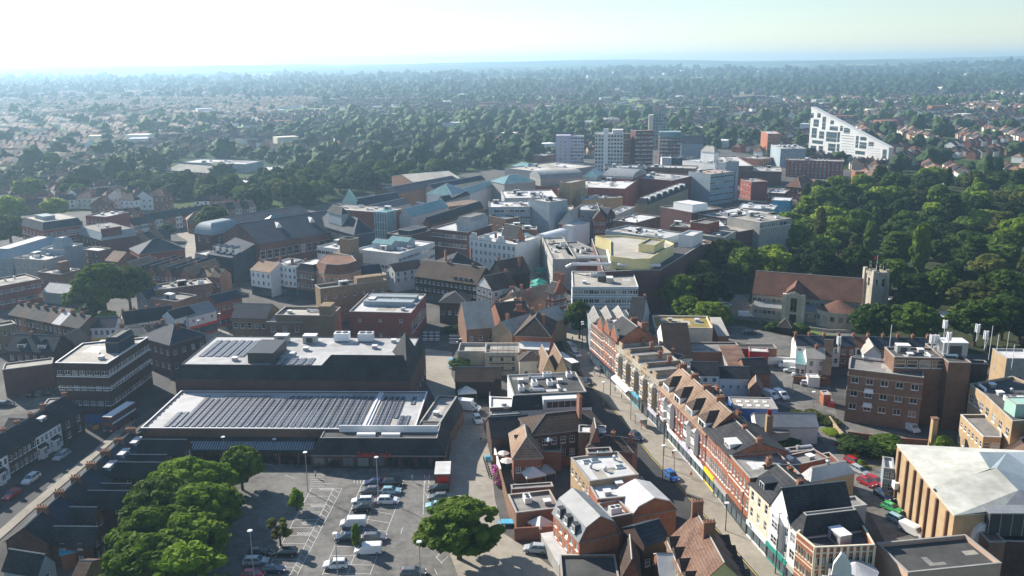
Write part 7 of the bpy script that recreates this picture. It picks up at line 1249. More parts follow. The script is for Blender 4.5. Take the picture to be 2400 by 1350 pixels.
b = R('f', 'pink_flat_block', 'pinkish brick block with large dark flat roof at the bottom right', 'building', (2128, 1342), (2347, 1320), (2052, 1273), 9.5, 'flat', 0, 'pink', 'darkfelt', pa=.7, cop='concrete', sh='pink brick block')
b = R('C3', 'white_arched_front', 'white building with curved parapet at the bottom edge', 'building', (430, 1345), (650, 1380), (600, 1290), 8.5, 'flat', 0, 'white', 'whiteroof', pa=.2)
q = MB(); q.ext([(0, 8), (.2, 10.5), (1.2, 12.6), (1.9, 12.2), (2.9, 10.4), (3.1, 8)], 0, .8, 'y', 'white'); q.build('curved_parapet', b.root, (.3, 0, 0)); q = MB(); q.add([(4+4*math.cos(a)*.9, 3+3*math.sin(a), 8.6) for a in np.linspace(0, 6.28, 17)[:-1]]+[(4, 3, 9.8)], [(i, (i+1) % 16, 16) for i in range(16)], 'whiteroof'); q.build('round_roof', b.root)
q = MB(); q.box(-.5, .5, -.2, 0, 5, 8.4, 'white'); o = q.build('sign', b.root, (-.6, -.1, 0)); text(o, 'HIPO', .75, (.25, -.23, 6.7), (rad(90), rad(90), 0), 'navy')
R('C3', 'fire_escape_house', 'thin grey gallery building against the tan auditorium wall', 'gallery', (815, 590), (890, 600), (880, 520), 6, 'flat', 0, 'bluegrey', 'lightroof', win='f2x4')
q = MB(); [q.box(-.6, .6, -.6, .6, 0, 7, 'tan'), q.box(-.75, .75, -.75, .75, 7, 7.3, 'brownbrick', True)]; tag(q.build('brick_stack', None, P(*tp('C3', (1150, 440)), 0)), 'free standing tan brick chimney stack in the exchange yard', 'chimney'); q = MB(); q.box(-.7, .7, -.7, .7, 0, 8, 'tan'); [q.tube((x, 0, 8), (x, 0, 9.3), .17, 'redpaint', 6) for x in (-.35, 0, .35)]; tag(q.build('brick_stack', None, P(*tp('C3', (1695, 380) if False else (-5, 440)), 0)), 'tall thin brick stack with red pots behind the ribbed shed', 'chimney')
# ---------------- left side of the high street ----------------
b = R('z5', 'black_roofed_office', 'white walled building with large dark flat roof full of white plant', 'building', (470, 478), (1235, 440), (1065, 235), 8.5, 'flat', 0, 'white', 'darkfelt', pa=.2, win='f1x6@.9,2', wz=(1.5, 5), sh='dark roofed white building')
q = MB(); q.add([(-.3, -.02, 8.3), (b.W+.6, -.02, 8.3), (b.W+1.5, -2.2, 5.2), (-1, -2.2, 5.2)], [(0, 3, 2, 1)], 'slate'); q.box(-.8, b.W+1, -2.1, -.03, 0, 5.2, 'white'); q.build('lower_roof', b.root)
q = MB(); q.box(0, 9, -3, 0, 5.3, 8.1, 'white'); o = q.build('window_box', b.root, (b.W*.38, 0, 0)); add_window(o, 4.5, -3.02, 6.7, 0, 7.6, 1.8, 'band')
clutter(b, 10, kinds=(0, 0, 1, 3, 2)); 
b = PB('z5', 'white_flat_roof', 'low building with bright white wedge shaped roof beside the lane', 'building', [(215, 610), (730, 590), (690, 510), (220, 495)], 6, 'flat', 0, 'brownbrick', 'lightroof', pa=.3, cop='white', sh='white wedge roof'); put_unit(b, 1, b.W*.3, b.D*.3, b.zr)
b = PB('z5', 'grey_lane_roof', 'low brick building with pale grey roof and hatches by the lane', 'building', [(225, 690), (545, 668), (490, 590), (220, 620)], 5, 'flat', 0, 'darkbrick', 'lightroof', pa=.2, sh='pale lane roof'); clutter(b, 2, kinds=(1, 1))
R('z5', 'dark_yard_building', 'dark slate roofed building in the yard beside the lane wall', 'building', (235, 930), (650, 900), (560, 690), 4.5, 'gx', 2.5, 'darkbrick', 'slate')
TW = TR('z5', 'twin_gabled_house', 'tan roofed twin gables by the road', (770, 240), (1045, 225), (930, 85), 6.5, 2, 'gy', 4.2, ('tan',), ('tantile',), 'f1x1', chs=False)
b = R('z5', 'hipped_house', 'cream walled building with dark hipped roof left of the twin gables', 'building', (530, 120), (800, 115), (800, 20), 7.5, 'hip', 2.6, 'cream', 'browntile', win='f1x2'); 
R('z5', 'dark_tiled_barn', 'dark brown tiled barn behind the parked lorry', 'barn', (-150, 330), (260, 330), (320, 185), 5, 'gx', 3.6, 'timber', 'browntile')
b = R('z5', 'old_inn', 'large dark tiled hipped roof building with white sash windows', 'inn', (650, 900), (1420, 815), (1290, 620), 7.8, 'hip', 5.6, 'darkbrick', 'browntile', win='f2x8@1.2,1.6,cross', wz=(1.2, 7.4), sh='old inn'); inst(chimney_mesh(6, True, 'brick'), 'chimney', b.roof, (b.W*.72, b.D*.35, 14.5))
b = R('z5', 'hipped_cottage', 'steep dark tiled building with one bright tan roof slope by the terrace', 'building', (465, 1150), (770, 1140), (650, 850), 5.5, 'hip', 6.5, 'brick', 'tantile', win='f1x3@1.1,1.3,cross', sh='steep tan hipped building'); dormer(b, 3, .4, 1.2, 1.4, 'gable', 'browntile')
R('z5', 'roof_terrace_block', 'flat topped brick block with roof terrace against the old inn', 'block', (775, 1070), (970, 1075), (960, 990), 4.6, 'flat', 0, 'brick', 'beigeroof', pa=.8)
R('z5', 'tall_side_block', 'narrow brown brick block with pale top right of the old inn', 'block', (1150, 870), (1440, 880), (1420, 800), 8.5, 'flat', 0, 'brownbrick', 'lightroof', pa=.3)
b = R('z5', 'dark_gabled_cluster', 'cluster of small dark tiled gables between the old inn and grey roof', 'building', (1250, 1020), (1720, 1080), (1650, 950), 7, 'hip', 4, 'brick', 'browntile', ch=[(.5, .5), (.9, .5)]); R('z5', 'dark_gabled_annex', 'small tiled gabled annex with pale verge beside the old inn', 'annex', (1270, 1010), (1400, 1010), (1390, 900), 7, 'gy', 4, 'brick', 'browntile')
b = R('f', 'grey_roofed_office', 'tan brick building with pale grey roof lights and rooftop parapets', 'building', (1382, 1128), (1497, 1112), (1450, 1058), 9.5, 'flat', 0, 'tan', 'lightroof', pa=.3, sky=3, win='l2x5', sh='pale grey roofed block'); clutter(b, 3, kinds=(4, 4))
R('f', 'grey_roof_step', 'lower pale roofed annex behind the pale grey roofed block', 'annex', (1378, 1063), (1436, 1060), (1432, 1048), 9.9, 'flat', 0, 'brick', 'lightroof', pa=.6, sky=2)
q = MB(); q.ext([(0, 9.3), (0, 9.7), (-3, 7.2), (-3, 6.8)], .3, 13, 'y', 'lightroof')
b = R('f', 'orange_walled_block', 'orange brick block with pale flat roof and vents above the gambrel roofs', 'building', (1400, 1170), (1532, 1158), (1495, 1118), 8.5, 'flat', 0, 'orangebrick', 'lightroof', pa=.3, sky=2, sh='orange walled block'); clutter(b, 4, kinds=(4, 4, 1))
# gambrel roofed brick block: two wings
def gambrel(q, w_, l, h, rise, m, wl, x0=0):
    s = [(x0-.25, h-.1), (x0+w_*.16, h+rise*.62), (x0+w_*.5, h+rise), (x0+w_*.84, h+rise*.62), (x0+w_+.25, h-.1), (x0+w_+.25, h+.1), (x0+w_*.84+.1, h+rise*.62+.2), (x0+w_*.5, h+rise+.2), (x0+w_*.16-.1, h+rise*.62+.2), (x0-.25, h+.1)]
    q.ext(s, -.2, l+.2, 'y', m); q.ext([(x0, h-.01), (x0+w_*.16, h+rise*.6), (x0+w_*.5, h+rise-.03), (x0+w_*.84, h+rise*.6), (x0+w_, h-.01)], .01, l-.01, 'y', wl)
b = R('f', 'gambrel_block', 'brown brick block with grey gambrel roof and small left dormers', 'building', (1358, 1273), (1452, 1252), (1306, 1203), 7.4, 'flat', 0, 'orangebrick', 'felt', pa=0, win='l3x5@1.1,1.2,cas', sh='left gambrel block')
q = MB(); gambrel(q, b.W, b.D, 7.5, 4.2, 'metalroof', 'orangebrick'); q.build('gambrel_roof', b.root)
for i in range(3): q = MB(); q.box(-1.1, .3, -.7, .7, 8.2, 10, 'darkmetal'); o = q.build('dormer', b.roof, (1.0, b.D*(.2+.28*i), 0)); add_window(o, -1.13, 0, 9.1, -math.pi/2, 1.1, 1.3, 'cas')
b = R('f', 'gambrel_block', 'red brown brick block with white arched roof facing the high street', 'building', (1478, 1215), (1585, 1195), (1495, 1160), 6.6, 'flat', 0, 'orangebrick', 'felt', pa=0, sh='right gambrel block'); q = MB(); gambrel(q, b.W, b.D, 6.7, 3.2, 'lightroof', 'orangebrick'); q.build('gambrel_roof', b.root)
b = R('f', 'sunken_roof', 'sunken flat roof with white plant between the gambrel roofs', 'building', (1430, 1213), (1482, 1203), (1400, 1180), 8, 'flat', 0, 'brick', 'lightroof', pa=.9, sh='sunken roof'); clutter(b, 4, kinds=(0, 3, 1))
b = R('z4', 'timbered_gabled_row', 'yellow timbered building with red brown tiled roof and three left gables', 'building', (720, 1560), (505, 960), (1080, 830), 8, 'gx', 5.5, 'yellow', 'mosstile', sh='yellow timbered row', ch=[(.5, .5)], chl=True) if False else None
LA, LB_, LC = P(*tp('z4', (505, 985)), 8.2).xy, P(*tp('z4', (700, 1420)), 8.2).xy, P(*tp('z4', (1050, 840)), 8.2).xy
d = (LB_-LA); Wd = d.length; d /= Wd; nn = Vector((-d.y, d.x)); Dp = abs((LC-LA).dot(nn))
b = box_b('timbered_gabled_row', 'yellow timbered building with mossy red roof and a row of gables', 'building', Vector((LA.x, LA.y, 0)), math.atan2(d.y, d.x), [(0, 0), (Wd*1.25, 0), (Wd*1.25, Dp), (0, Dp)], 8.2, 'gx', 5.2, 'yellow', 'mosstile', win='f2x12@.8,1.3,cross', ch=[(.0, .5, 15.5), (.45, .5, 15.5)], chl=True, sh='yellow timbered row')
q = MB(); [q.box(x-.09, x+.09, -.06, -.005, 1, 8.1, 'timber') for x in np.arange(.3, b.W, .8)]; [q.box(0, b.W, -.08, -.005, z, z+.18, 'timber') for z in (1, 4.4, 7.9)]; q.build('timber_frame', b.root)
for t in (.12, .34, .56, .8):
    dormer(b, 0, t, 3.4, .8, 'gable', 'browntile', up=-.1, wm='yellow', st='cross', dep=4.5); dormer(b, 2, 1-t, 3.2, .8, 'gable', 'browntile', up=-.1, wm='brick', st='cross', dep=4.5)
b = R('C2', 'dark_red_house', 'dark red brick house with sloping glass roof lights at the bottom', 'house', (780, 1345), (900, 1350), (930, 1180), 6.5, 'gy', 3, 'redbrick', 'browntile', win='f1x2'); R('C2', 'dark_flat_roofs', 'dark flat roof with small white box at the bottom edge', 'building', (350, 1400), (760, 1400), (700, 1200), 5, 'flat', 0, 'brownbrick', 'darkfelt', pa=.4)
R('C2', 'grey_bottom_roof', 'pale grey angled roof cut by the bottom edge', 'building', (1040, 1345), (1190, 1345), (1150, 1260), 6.5, 'gx', 1.6, 'brick', 'lightroof'); b = R('C2', 'slate_street_house', 'dark slate hipped house between the gambrel block and timbered row', 'house', (930, 1130), (1100, 1080), (1180, 990), 7.5, 'gx', 3, 'darkbrick', 'slateblue', win='f1x3')
b = R('C2', 'roof_kitchen_block', 'low dark kitchen block with white extract units beside the pub garden', 'building', (30, 905), (335, 870), (310, 740), 4.2, 'flat', 0, 'brownbrick', 'felt', pa=.5, sh='kitchen block'); clutter(b, 8, kinds=(0, 3, 2, 1, 0))
R('C2', 'garden_bar', 'long dark garden bar with bright parasol terrace', 'bar', (0, 740), (290, 720), (280, 690), 2.8, 'flat', 0, 'brownbrick', 'felt', pa=.2)
lwall('garden_wall', 'z5', [(250, 1200), (480, 1240), (1090, 1210)], 2.2, 'brick', 'brick wall between the pub garden and parasol terrace'); lwall('lane_fence', 'z5', [(215, 520), (235, 1000), (330, 1350)], 2.2, 'whitemetal', 'long white boundary wall along the lane'); lwall('lane_fence', 'C2', [(-90, 640), (-10, 940), (30, 1000)], 2.0, 'wood', 'timber fence between the lane and pub garden')
lwall('car_yard_wall', 'C2', [(15, 1100), (310, 1080)], 2.6, 'brick', 'brick wall behind the silver car at the bottom')
q = MB(); q.box(-1.2, 1.2, -5.5, 5.5, 0, 2.6, 'concrete'); q.box(-1.25, 1.25, -5.55, 5.55, 2.6, 2.75, 'lightroof', True); o = q.build('storage_container', None, P(*tp('C2', (310, 1245)), 0), rad(15)); tag(o, 'pale long storage container beside the gambrel block', 'container')
# lane side: pub, lorry yard, scaffold house
b = R('B1', 'scaffolded_house', 'cream building with scaffolding and cream roof terrace by the lane', 'building', (1610, 1130), (1850, 1130), (1800, 1060), 7, 'flat', 0, 'cream', 'felt', pa=.6, win='f2x3'); q = MB()
for x in range(6):
    for y in (-1.2, -.2): q.tube((x*1.6, y, 0), (x*1.6, y, 10.5), .05, 'greymetal', 4)
for z in (2, 4, 6, 8, 10): q.tube((0, -1.2, z), (8, -1.2, z), .05, 'greymetal', 4); q.box(0, 8, -1.15, -.25, z-.1, z-.04, 'wood', True)
q.build('scaffolding', b.root, (b.W*.05, 0, 0))
R('B1', 'ivy_wall_yard', 'low building under the cafe terrace with climbing plants', 'building', (1420, 1120), (1610, 1120), (1590, 1060), 4.5, 'flat', 0, 'concrete', 'beigeroof', pa=.9)
R('B1', 'dark_brown_roof', 'brown tiled roof building in front of the scaffolded house', 'building', (1410, 1310), (1720, 1310), (1700, 1240), 5.5, 'gx', 2.4, 'timber', 'browntile')
b = R('B2', 'red_gable_pub', 'orange brick building with tiled hips and white canopy beside the road', 'pub', (20, 1010), (270, 1020), (210, 860), 8, 'hip', 4, 'orangebrick', 'browntile', win='f1x4', ch=[(.75, .3), (.35, .7)], chl=True, sh='orange brick pub'); q = MB(); q.ext([(-4, 5.2), (0, 6.4), (0, 6.2), (-4, 5.0)], b.W*.15, b.W, 'x', 'white'); q.build('white_canopy', b.root)
TR('B2', 'old_street_house', 'old tiled row left of the market stalls', (135, 860), (62, 690), 8, 7.5, 4, 'gx', 3.4, ('orangebrick', 'brownbrick'), ('browntile', 'beigeroof'), 'f2x2', chl=True, lab='house')
R('B2', 'tiled_corner_house', 'brown tiled building behind the old street houses', 'building', (-80, 900), (130, 880), (110, 760), 7, 'gx', 3.6, 'brick', 'browntile', ch=[(.2, .5), (.9, .5)]); R('B1', 'chapel_side_shops', 'row of small tiled shops between the chapel and old street', 'building', (1660, 960), (1800, 1000), (1790, 780), 7.5, 'gy', 3, 'buff', 'beigeroof', ch=[(.2, .2), (.2, .8)])
R('B1', 'shops_behind_chapel', 'pale tiled roof shop behind the chapel gable', 'building', (1730, 760), (1850, 790), (1830, 660), 8, 'gy', 3, 'buff', 'tantile', ch=[(.1, .5), (.9, .3)])
# ---------------- vehicles ----------------
def car_meshes(kind):
    L_, w_, h_ = {'hatch': (4.1, 1.75, 1.48), 'estate': (4.6, 1.8, 1.5), 'suv': (4.5, 1.88, 1.66), 'van': (5.1, 1.95, 1.95), 'boxvan': (6.2, 2.2, 2.9)}[kind]
    x0, x1, w2 = -L_/2, L_/2, w_/2; b = MB()
    if kind == 'van': prof = [(x0, .35), (x0, 1.0), (x0+.06, 1.88), (x0+.25, 1.95), (x1-1.75, 1.95), (x1-1.45, 1.86), (x1-.85, 1.15), (x1-.15, .92), (x1, .7), (x1, .32)]
    elif kind == 'boxvan': prof = [(x0, .5), (x0, .9), (x1-1.9, .9), (x1-1.9, 1.9), (x1-1.5, 1.95), (x1-1.35, 1.85), (x1-.8, 1.2), (x1-.1, 1.0), (x1, .7), (x1, .35)]
    else: prof = [(x0+.05, .3), (x0, .6), (x0+.05, .92 if kind != 'suv' else 1.02), (x0+.55, .96 if kind != 'suv' else 1.05), (x1-1.25, .95 if kind != 'suv' else 1.06), (x1-.35, .78 if kind != 'suv' else .9), (x1-.02, .62), (x1, .3)]
    n = len(prof); xm = 0
    rows = [(-w2, .985, .93), (-w2+.10, 1, 1), (w2-.10, 1, 1), (w2, .985, .93)]; vs = []
    for y, sx, sz in rows: vs += [(px*sx, y, .3+(pz-.3)*sz) for px, pz in prof]
    fs = []
    for r_ in range(3):
        for i in range(n): j = (i+1) % n; fs.append((r_*n+i, r_*n+j, (r_+1)*n+j, (r_+1)*n+i))
    fs += [tuple(range(n)), tuple(range(3*n, 4*n))]; b.add(vs, fs, 'BODY'); g = MB(); rf = MB()
    if kind == 'van':
        g.add([(x1-1.72, -w2-.01+.02, 1.3), (x1-1.05, -w2+.01, 1.3), (x1-1.5, -w2+.06, 1.8), (x1-1.75, -w2+.06, 1.8)], [(0, 1, 2, 3)], 'facadeglass'); g.add([(x1-1.72, w2-.01, 1.3), (x1-1.05, w2-.01, 1.3), (x1-1.5, w2-.06, 1.8), (x1-1.75, w2-.06, 1.8)], [(3, 2, 1, 0)], 'facadeglass')
        g.add([(x1-.86, -w2+.2, 1.19), (x1-.86, w2-.2, 1.19), (x1-1.4, w2-.25, 1.82), (x1-1.4, -w2+.25, 1.82)], [(0, 1, 2, 3)], 'facadeglass')
    elif kind == 'boxvan':
        b.box(x0-.05, x1-2.0, -w2-.05, w2+.05, .95, 2.95, 'BODY'); g.add([(x1-.82, -w2+.2, 1.24), (x1-.82, w2-.2, 1.24), (x1-1.3, w2-.25, 1.84), (x1-1.3, -w2+.25, 1.84)], [(0, 1, 2, 3)], 'facadeglass')
        for s in (-1, 1): g.add([(x1-1.7, s*(w2+.01), 1.25), (x1-1.1, s*(w2+.01), 1.25), (x1-1.4, s*(w2-.02), 1.8), (x1-1.7, s*(w2-.02), 1.8)], [(0, 1, 2, 3)], 'facadeglass')
    else:
        zb, zt = prof[4][1]-.02, h_; a0, a1 = x0+(.25 if kind != 'hatch' else .15), x1-1.15; t0, t1 = a0+.35, a1-.75
        if kind == 'estate': t0 = a0+.2
        lo = [(a0, -w2+.08, zb), (a1, -w2+.08, zb), (a1, w2-.08, zb), (a0, w2-.08, zb)]; hi = [(t0, -w2+.27, zt-.06), (t1, -w2+.27, zt-.06), (t1, w2-.27, zt-.06), (t0, w2-.27, zt-.06)]
        g.add(lo+hi, [(0, 1, 5, 4), (1, 2, 6, 5), (2, 3, 7, 6), (3, 0, 4, 7)], 'facadeglass')
        rf.add([(t0-.05, -w2+.25, zt-.08), (t1+.05, -w2+.25, zt-.08), (t1+.05, w2-.25, zt-.08), (t0-.05, w2-.25, zt-.08), (t0+.15, -w2+.42, zt), (t1-.15, -w2+.42, zt), (t1-.15, w2-.42, zt), (t0+.15, w2-.42, zt)], [(0, 1, 5, 4), (1, 2, 6, 5), (2, 3, 7, 6), (3, 0, 4, 7), (4, 5, 6, 7)], 'BODY')
        for s in (-1, 1):
            for t in (0, .5, 1): xx0 = a0+(a1-a0)*t; xx1 = t0+(t1-t0)*t; rf.tube((xx0, s*(w2-.075), zb), (xx1, s*(w2-.265), zt-.05), .05, 'BODY', 4)
    wl = MB(); r_ = .33 if kind != 'boxvan' else .4; wl.tube((0, -.12, r_), (0, .12, r_), r_, 'rubber', 12); wl.tube((0, -.13, r_), (0, -.125, r_), r_*.6, 'greymetal', 10); wl.tube((0, .125, r_), (0, .13, r_), r_*.6, 'greymetal', 10)
    hl = MB(); hl.box(-.1, .03, -.2, .2, -.08, .08, 'whitemetal', True); tl = MB(); tl.box(-.03, .08, -.14, .14, -.12, .12, 'redpaint', True)
    return b, g, rf, wl, hl, tl, (L_, w_, h_, prof)
VC = {}
def car(t, p, ang, kind, col, label, group=None, z=.058, name=None):
    k = (kind, col)
    if k not in VC:
        b, g, rf, wl, hl, tl, dm_ = car_meshes(kind)
        for q in (b, rf): q.ms = ['car_'+col if m == 'BODY' else m for m in q.ms]
        VC[k] = (b.mesh('car_body'), g.mesh('car_glass'), rf.mesh('car_roof') if rf.v else None, wl.mesh('wheel'), hl.mesh('headlight'), tl.mesh('tail_light'), dm_)
    B_, G_, RF, WL, HL, TL_, (L_, w_, h_, prof) = VC[k]; pt = P(*tp(t, p), 0)
    r = empty(name or ('parked_van' if 'van' in kind else 'parked_car'), (pt.x, pt.y, z), rad(ang), label, 'van' if 'van' in kind else 'car', group)
    inst(B_, 'body', r, (0, 0, 0)); inst(G_, 'windows', r, (0, 0, 0))
    if RF: inst(RF, 'roof', r, (0, 0, 0))
    for sx in (-1, 1):
        for sy in (-1, 1): inst(WL, 'wheel', r, (sx*(L_/2-.85), sy*(w_/2-.1), 0))
    for sy in (-1, 1): inst(HL, 'headlight', r, (L_/2-.03, sy*(w_/2-.3), .68)); inst(TL_, 'tail_light', r, (-L_/2+.02, sy*(w_/2-.2), .85))
    return r
G = 'cars in the supermarket car park'
for p, a, kd, cl, lb in [((825, 712), 183, 'hatch', 'darkblue', 'dark blue hatchback at the far left of the middle parking block'), ((797, 765), 183, 'hatch', 'grey', 'grey hatchback parked below the dark blue hatchback'), ((962, 715), 2, 'suv', 'black', 'black car at the far right of the middle block'), ((953, 768), 2, 'hatch', 'lightblue', 'pale turquoise hatchback beside the lamp post'),
    ((750, 838), 183, 'estate', 'white', 'white car half hidden behind a black car'), ((745, 888), 183, 'hatch', 'black', 'black hatchback in front of the half hidden white car'), ((930, 838), 2, 'suv', 'white', 'white car with dark glass facing right by the lamp post'), ((640, 1098), 183, 'estate', 'navy', 'dark navy car behind the slim young tree'),
    ((835, 1098), 2, 'estate', 'grey', 'dark grey estate right of the slim young tree'), ((562, 1290), 183, 'suv', 'white', 'white hatchback alone at the bottom beside a lamp post'), ((1105, 1345), 2, 'estate', 'grey', 'dark car cut by the bottom edge at the car park exit'), ((1285, 755), 183, 'suv', 'black', 'black car nearest the red trailer'), ((1278, 812), 183, 'hatch', 'grey', 'dark grey car second from the red trailer'),
    ((1262, 872), 183, 'hatch', 'lightblue', 'pale blue car half under the bright tree'), ((205, 1205), 183, 'estate', 'black', 'black car in the shade of the left block'), ((25, 1205), 3, 'hatch', 'black', 'dark hatchback in deep shade by the tree row'), ((125, 1325), 3, 'hatch', 'navy', 'navy hatchback near the bottom left of the car park'), ((0, 1265), 3, 'estate', 'silver', 'silver estate in shade by the tree row'), ((-20, 1360), 3, 'hatch', 'red', 'dark red car cut by the bottom edge')]: car('C1', p, a, kd, cl, lb, G)
car('C1', (685, 1000), 183, 'van', 'white', 'small white van just above the slim young tree', G); car('C1', (790, 1190), 183, 'van', 'white', 'larger white panel van below the slim young tree', G)
for t, p, a, kd, cl, lb in [('C1', (1495, 185), -15, 'boxvan', 'white', 'white box van parked in the lane'), ('C1', (1557, 265), -75, 'suv', 'white', 'white car facing down the lane in front of the box van'), ('C0', (222, 685), 263, 'suv', 'white', 'white car parked outside the left terrace, nearer one'), ('C0', (437, 520), 263, 'estate', 'silver', 'pale estate car parked outside the left terrace, farther one'), ('C0', (85, 795), 263, 'hatch', 'red', 'dark red car in shade by the left terrace'),
    ('z1', (335, 665), 95, 'hatch', 'black', 'left of three dark cars in shade by the long wall'), ('z1', (435, 655), 95, 'hatch', 'grey', 'middle of three dark cars in shade by the long wall'), ('z1', (535, 645), 95, 'hatch', 'black', 'right of three dark cars in shade by the long wall'), ('z1', (60, 775), 5, 'estate', 'navy', 'dark estate car at the left edge of the yard'), ('B2', (415, 1105), -68, 'van', 'silver', 'silver people carrier on the high street near the tree'),
    ('B2', (450, 1155), -68, 'estate', 'white', 'white car behind the silver people carrier on the high street'), ('C2', (872, 385), -70, 'suv', 'navy', 'dark car by the bus shelter on the high street'), ('C2', (1120, 665), -72, 'suv', 'blue', 'bright blue car driving on the high street'), ('z3', (130, 670), -72, 'hatch', 'black', 'black car in the shade on the high street'),
    ('C3', (90, 95), -70, 'van', 'white', 'white van with roof rack in the sunny yard'), ('C3', (12, 95), -60, 'van', 'white', 'white van half hidden by the slate workshop'), ('z6', (650, 690), -8, 'estate', 'white', 'white estate beside the brick wall'), ('z6', (425, 500), 172, 'van', 'white', 'white van parked against the white yard wall'), ('z6', (470, 550), 172, 'estate', 'silver', 'silver estate in front of the wall parked van'), ('z6', (550, 605), 172, 'hatch', 'grey', 'grey car half hidden behind the white garage'),
    ('C3', (997, 325), -72, 'van', 'white', 'white van with ladders in front of the brick exchange'), ('C3', (300, 372), 175, 'hatch', 'white', 'white car beside the ribbed metal shed'), ('C3', (535, 460), -62, 'estate', 'red', 'dark red car at the top of the back lane'), ('C3', (603, 565), -62, 'estate', 'red', 'bright red car below the orange skip'), ('C3', (642, 625), -65, 'estate', 'silver', 'silver saloon between the red cars'), ('C3', (692, 708), -60, 'hatch', 'red', 'red car left of a pair by the tan wall'),
    ('C3', (750, 700), -60, 'estate', 'red', 'red car right of a pair by the tan wall'), ('C3', (815, 800), -70, 'estate', 'navy', 'dark blue car with pale bonnet by the tan wall'), ('C3', (870, 890), -58, 'hatch', 'green', 'bright green car in the back lane'), ('C3', (915, 975), -58, 'estate', 'lightblue', 'pale blue car below the green car'), ('C3', (1015, 1055), -60, 'van', 'white', 'white covered van at the bottom of the back lane'),
    ('B2', (1505, 805), -10, 'hatch', 'lightblue', 'pale car in the church car park shade'), ('B2', (1480, 832), -10, 'hatch', 'black', 'dark car under trees in the church car park'), ('B2', (1640, 878), -10, 'van', 'white', 'white van by the churchyard lawn'), ('B2', (1675, 1003), -8, 'estate', 'black', 'black car driving on the church road'), ('B2', (920, 858), -5, 'van', 'white', 'white van behind the many gabled building'), ('C2', (165, 1180), 172, 'suv', 'silver', 'silver car in front of the brick wall at the bottom'),
    ('y2', (1060, 690), 25, 'hatch', 'blue', 'blue car on the mall rooftop deck')]: car(t, p, a, kd, cl, lb, None, z=.07 if t != 'y2' else 9)
def bus(t, p, ang, col, label, H=4.3, L_=10.6):
    pt = P(*tp(t, p), 0); r = empty('double_decker_bus' if H > 4 else 'single_decker_bus', (pt.x, pt.y, .06), rad(ang), label, 'bus'); w2 = 1.27; x1 = L_/2
    s = [(-x1, .35), (-x1, H-.25), (-x1+.2, H-.02), (x1-.35, H-.02), (x1-.1, H-.3), (x1, 1.3), (x1, .35)]; b = MB(); b.ext(s, -w2, w2, 'x', col) if False else b.add([(x, -w2, z) for x, z in s]+[(x, w2, z) for x, z in s], [tuple(range(7)), tuple(range(7, 14))]+[(i, (i+1) % 7, 7+(i+1) % 7, 7+i) for i in range(7)], col); b.build('body', r)
    q = MB(); q.box(-x1+.15, x1-.3, -w2+.08, w2-.08, H-.015, H+.05, 'white'); q.build('roof', r)
    for z0, z1 in (((1.25, 2.1), (2.95, 3.75)) if H > 4 else ((1.2, 2.3),)):
        q = MB()
        for s_ in (-1, 1): q.box(-x1+.3, x1-.5, s_*(w2+.005)-.01, s_*(w2+.005)+.01, z0, z1, 'facadeglass', True)
        q.box(x1-.02, x1+.02, -w2+.12, w2-.12, z0-.1, z1, 'facadeglass', True); q.build('windows', r)
    if H > 4: q = MB(); [q.box(-x1+.2, x1-.4, s_*(w2+.006)-.008, s_*(w2+.006)+.008, 2.3, 2.8, 'white', True) for s_ in (-1, 1)]; q.build('side_band', r)
    wl = MB(); wl.tube((0, -.15, .5), (0, .15, .5), .5, 'rubber', 14); wm_ = wl.mesh('wheel'); hm = MB(); hm.box(-.05, .04, -.18, .18, -.12, .12, 'whitemetal', True); hm = hm.mesh('headlight')
    for sx in (-x1+2.4, x1-2.5):
        for sy in (-1, 1): inst(wm_, 'wheel', r, (sx, sy*(w2-.12), 0))
    for sy in (-1, 1): inst(hm, 'headlight', r, (x1+.02, sy*.95, .8))
    return r
bus('C0', (850, 292), 260, 'maroon', 'red double decker bus with white roof beside the supermarket'); bus('z5', (1030, 190), -66, 'darkmetal', 'white roofed bus parked on the high street beyond the twin gables', 3.2, 11)
# stalls, trailer, skips, canopies
q = MB(); q.box(-1.6, 1.6, -3, 3, .4, 2.9, 'maroon', True); q.box(-1.7, 1.7, -3.1, 3.1, 2.9, 3.05, 'lightroof', True); q.box(-1.2, 1.2, -3.04, -3.0, 1, 2.3, 'sign_red'); o = q.build('trolley_kiosk', None, P(*tp('C1', (1310, 715)), .05)+Vector((0, 2.5, 0)), rad(2)); tag(o, 'dark red kiosk with pale flat roof at the edge of the car park', 'kiosk')
def gazebo(t, p, sz, m, label, ang=20, h=2.4, rise=1.3):
    pt = P(*tp(t, p), 0); r = empty('market_canopy', (pt.x, pt.y, .05), rad(ang), label, 'canopy'); q = MB(); s = sz/2
    q.add([(-s, -s, h), (s, -s, h), (s, s, h), (-s, s, h), (0, 0, h+rise), (-s, -s, h-.35), (s, -s, h-.35), (s, s, h-.35), (-s, s, h-.35)], [(0, 1, 4), (1, 2, 4), (2, 3, 4), (3, 0, 4), (0, 1, 6, 5), (1, 2, 7, 6), (2, 3, 8, 7), (3, 0, 5, 8)], m); q.build('canopy_cloth', r)
    pm = MB(); pm.tube((0, 0, 0), (0, 0, h), .05, 'greymetal', 6); pm = pm.mesh('pole'); [inst(pm, 'pole', r, (a*(s-.1), b_*(s-.1), 0)) for a in (-1, 1) for b_ in (-1, 1)]; return r
for p, lb in (((235, 500), 'farthest'), ((210, 590), 'third'), ((188, 700), 'second'), ((165, 780), 'nearest')): gazebo('B2', p, 6 if p[1] > 520 else 8, 'teal', lb+' of four green market canopies on the pedestrian street'); 
gazebo('B2', (190, 680-10), 5, 'teal', 'small green market canopy tucked between two larger ones')
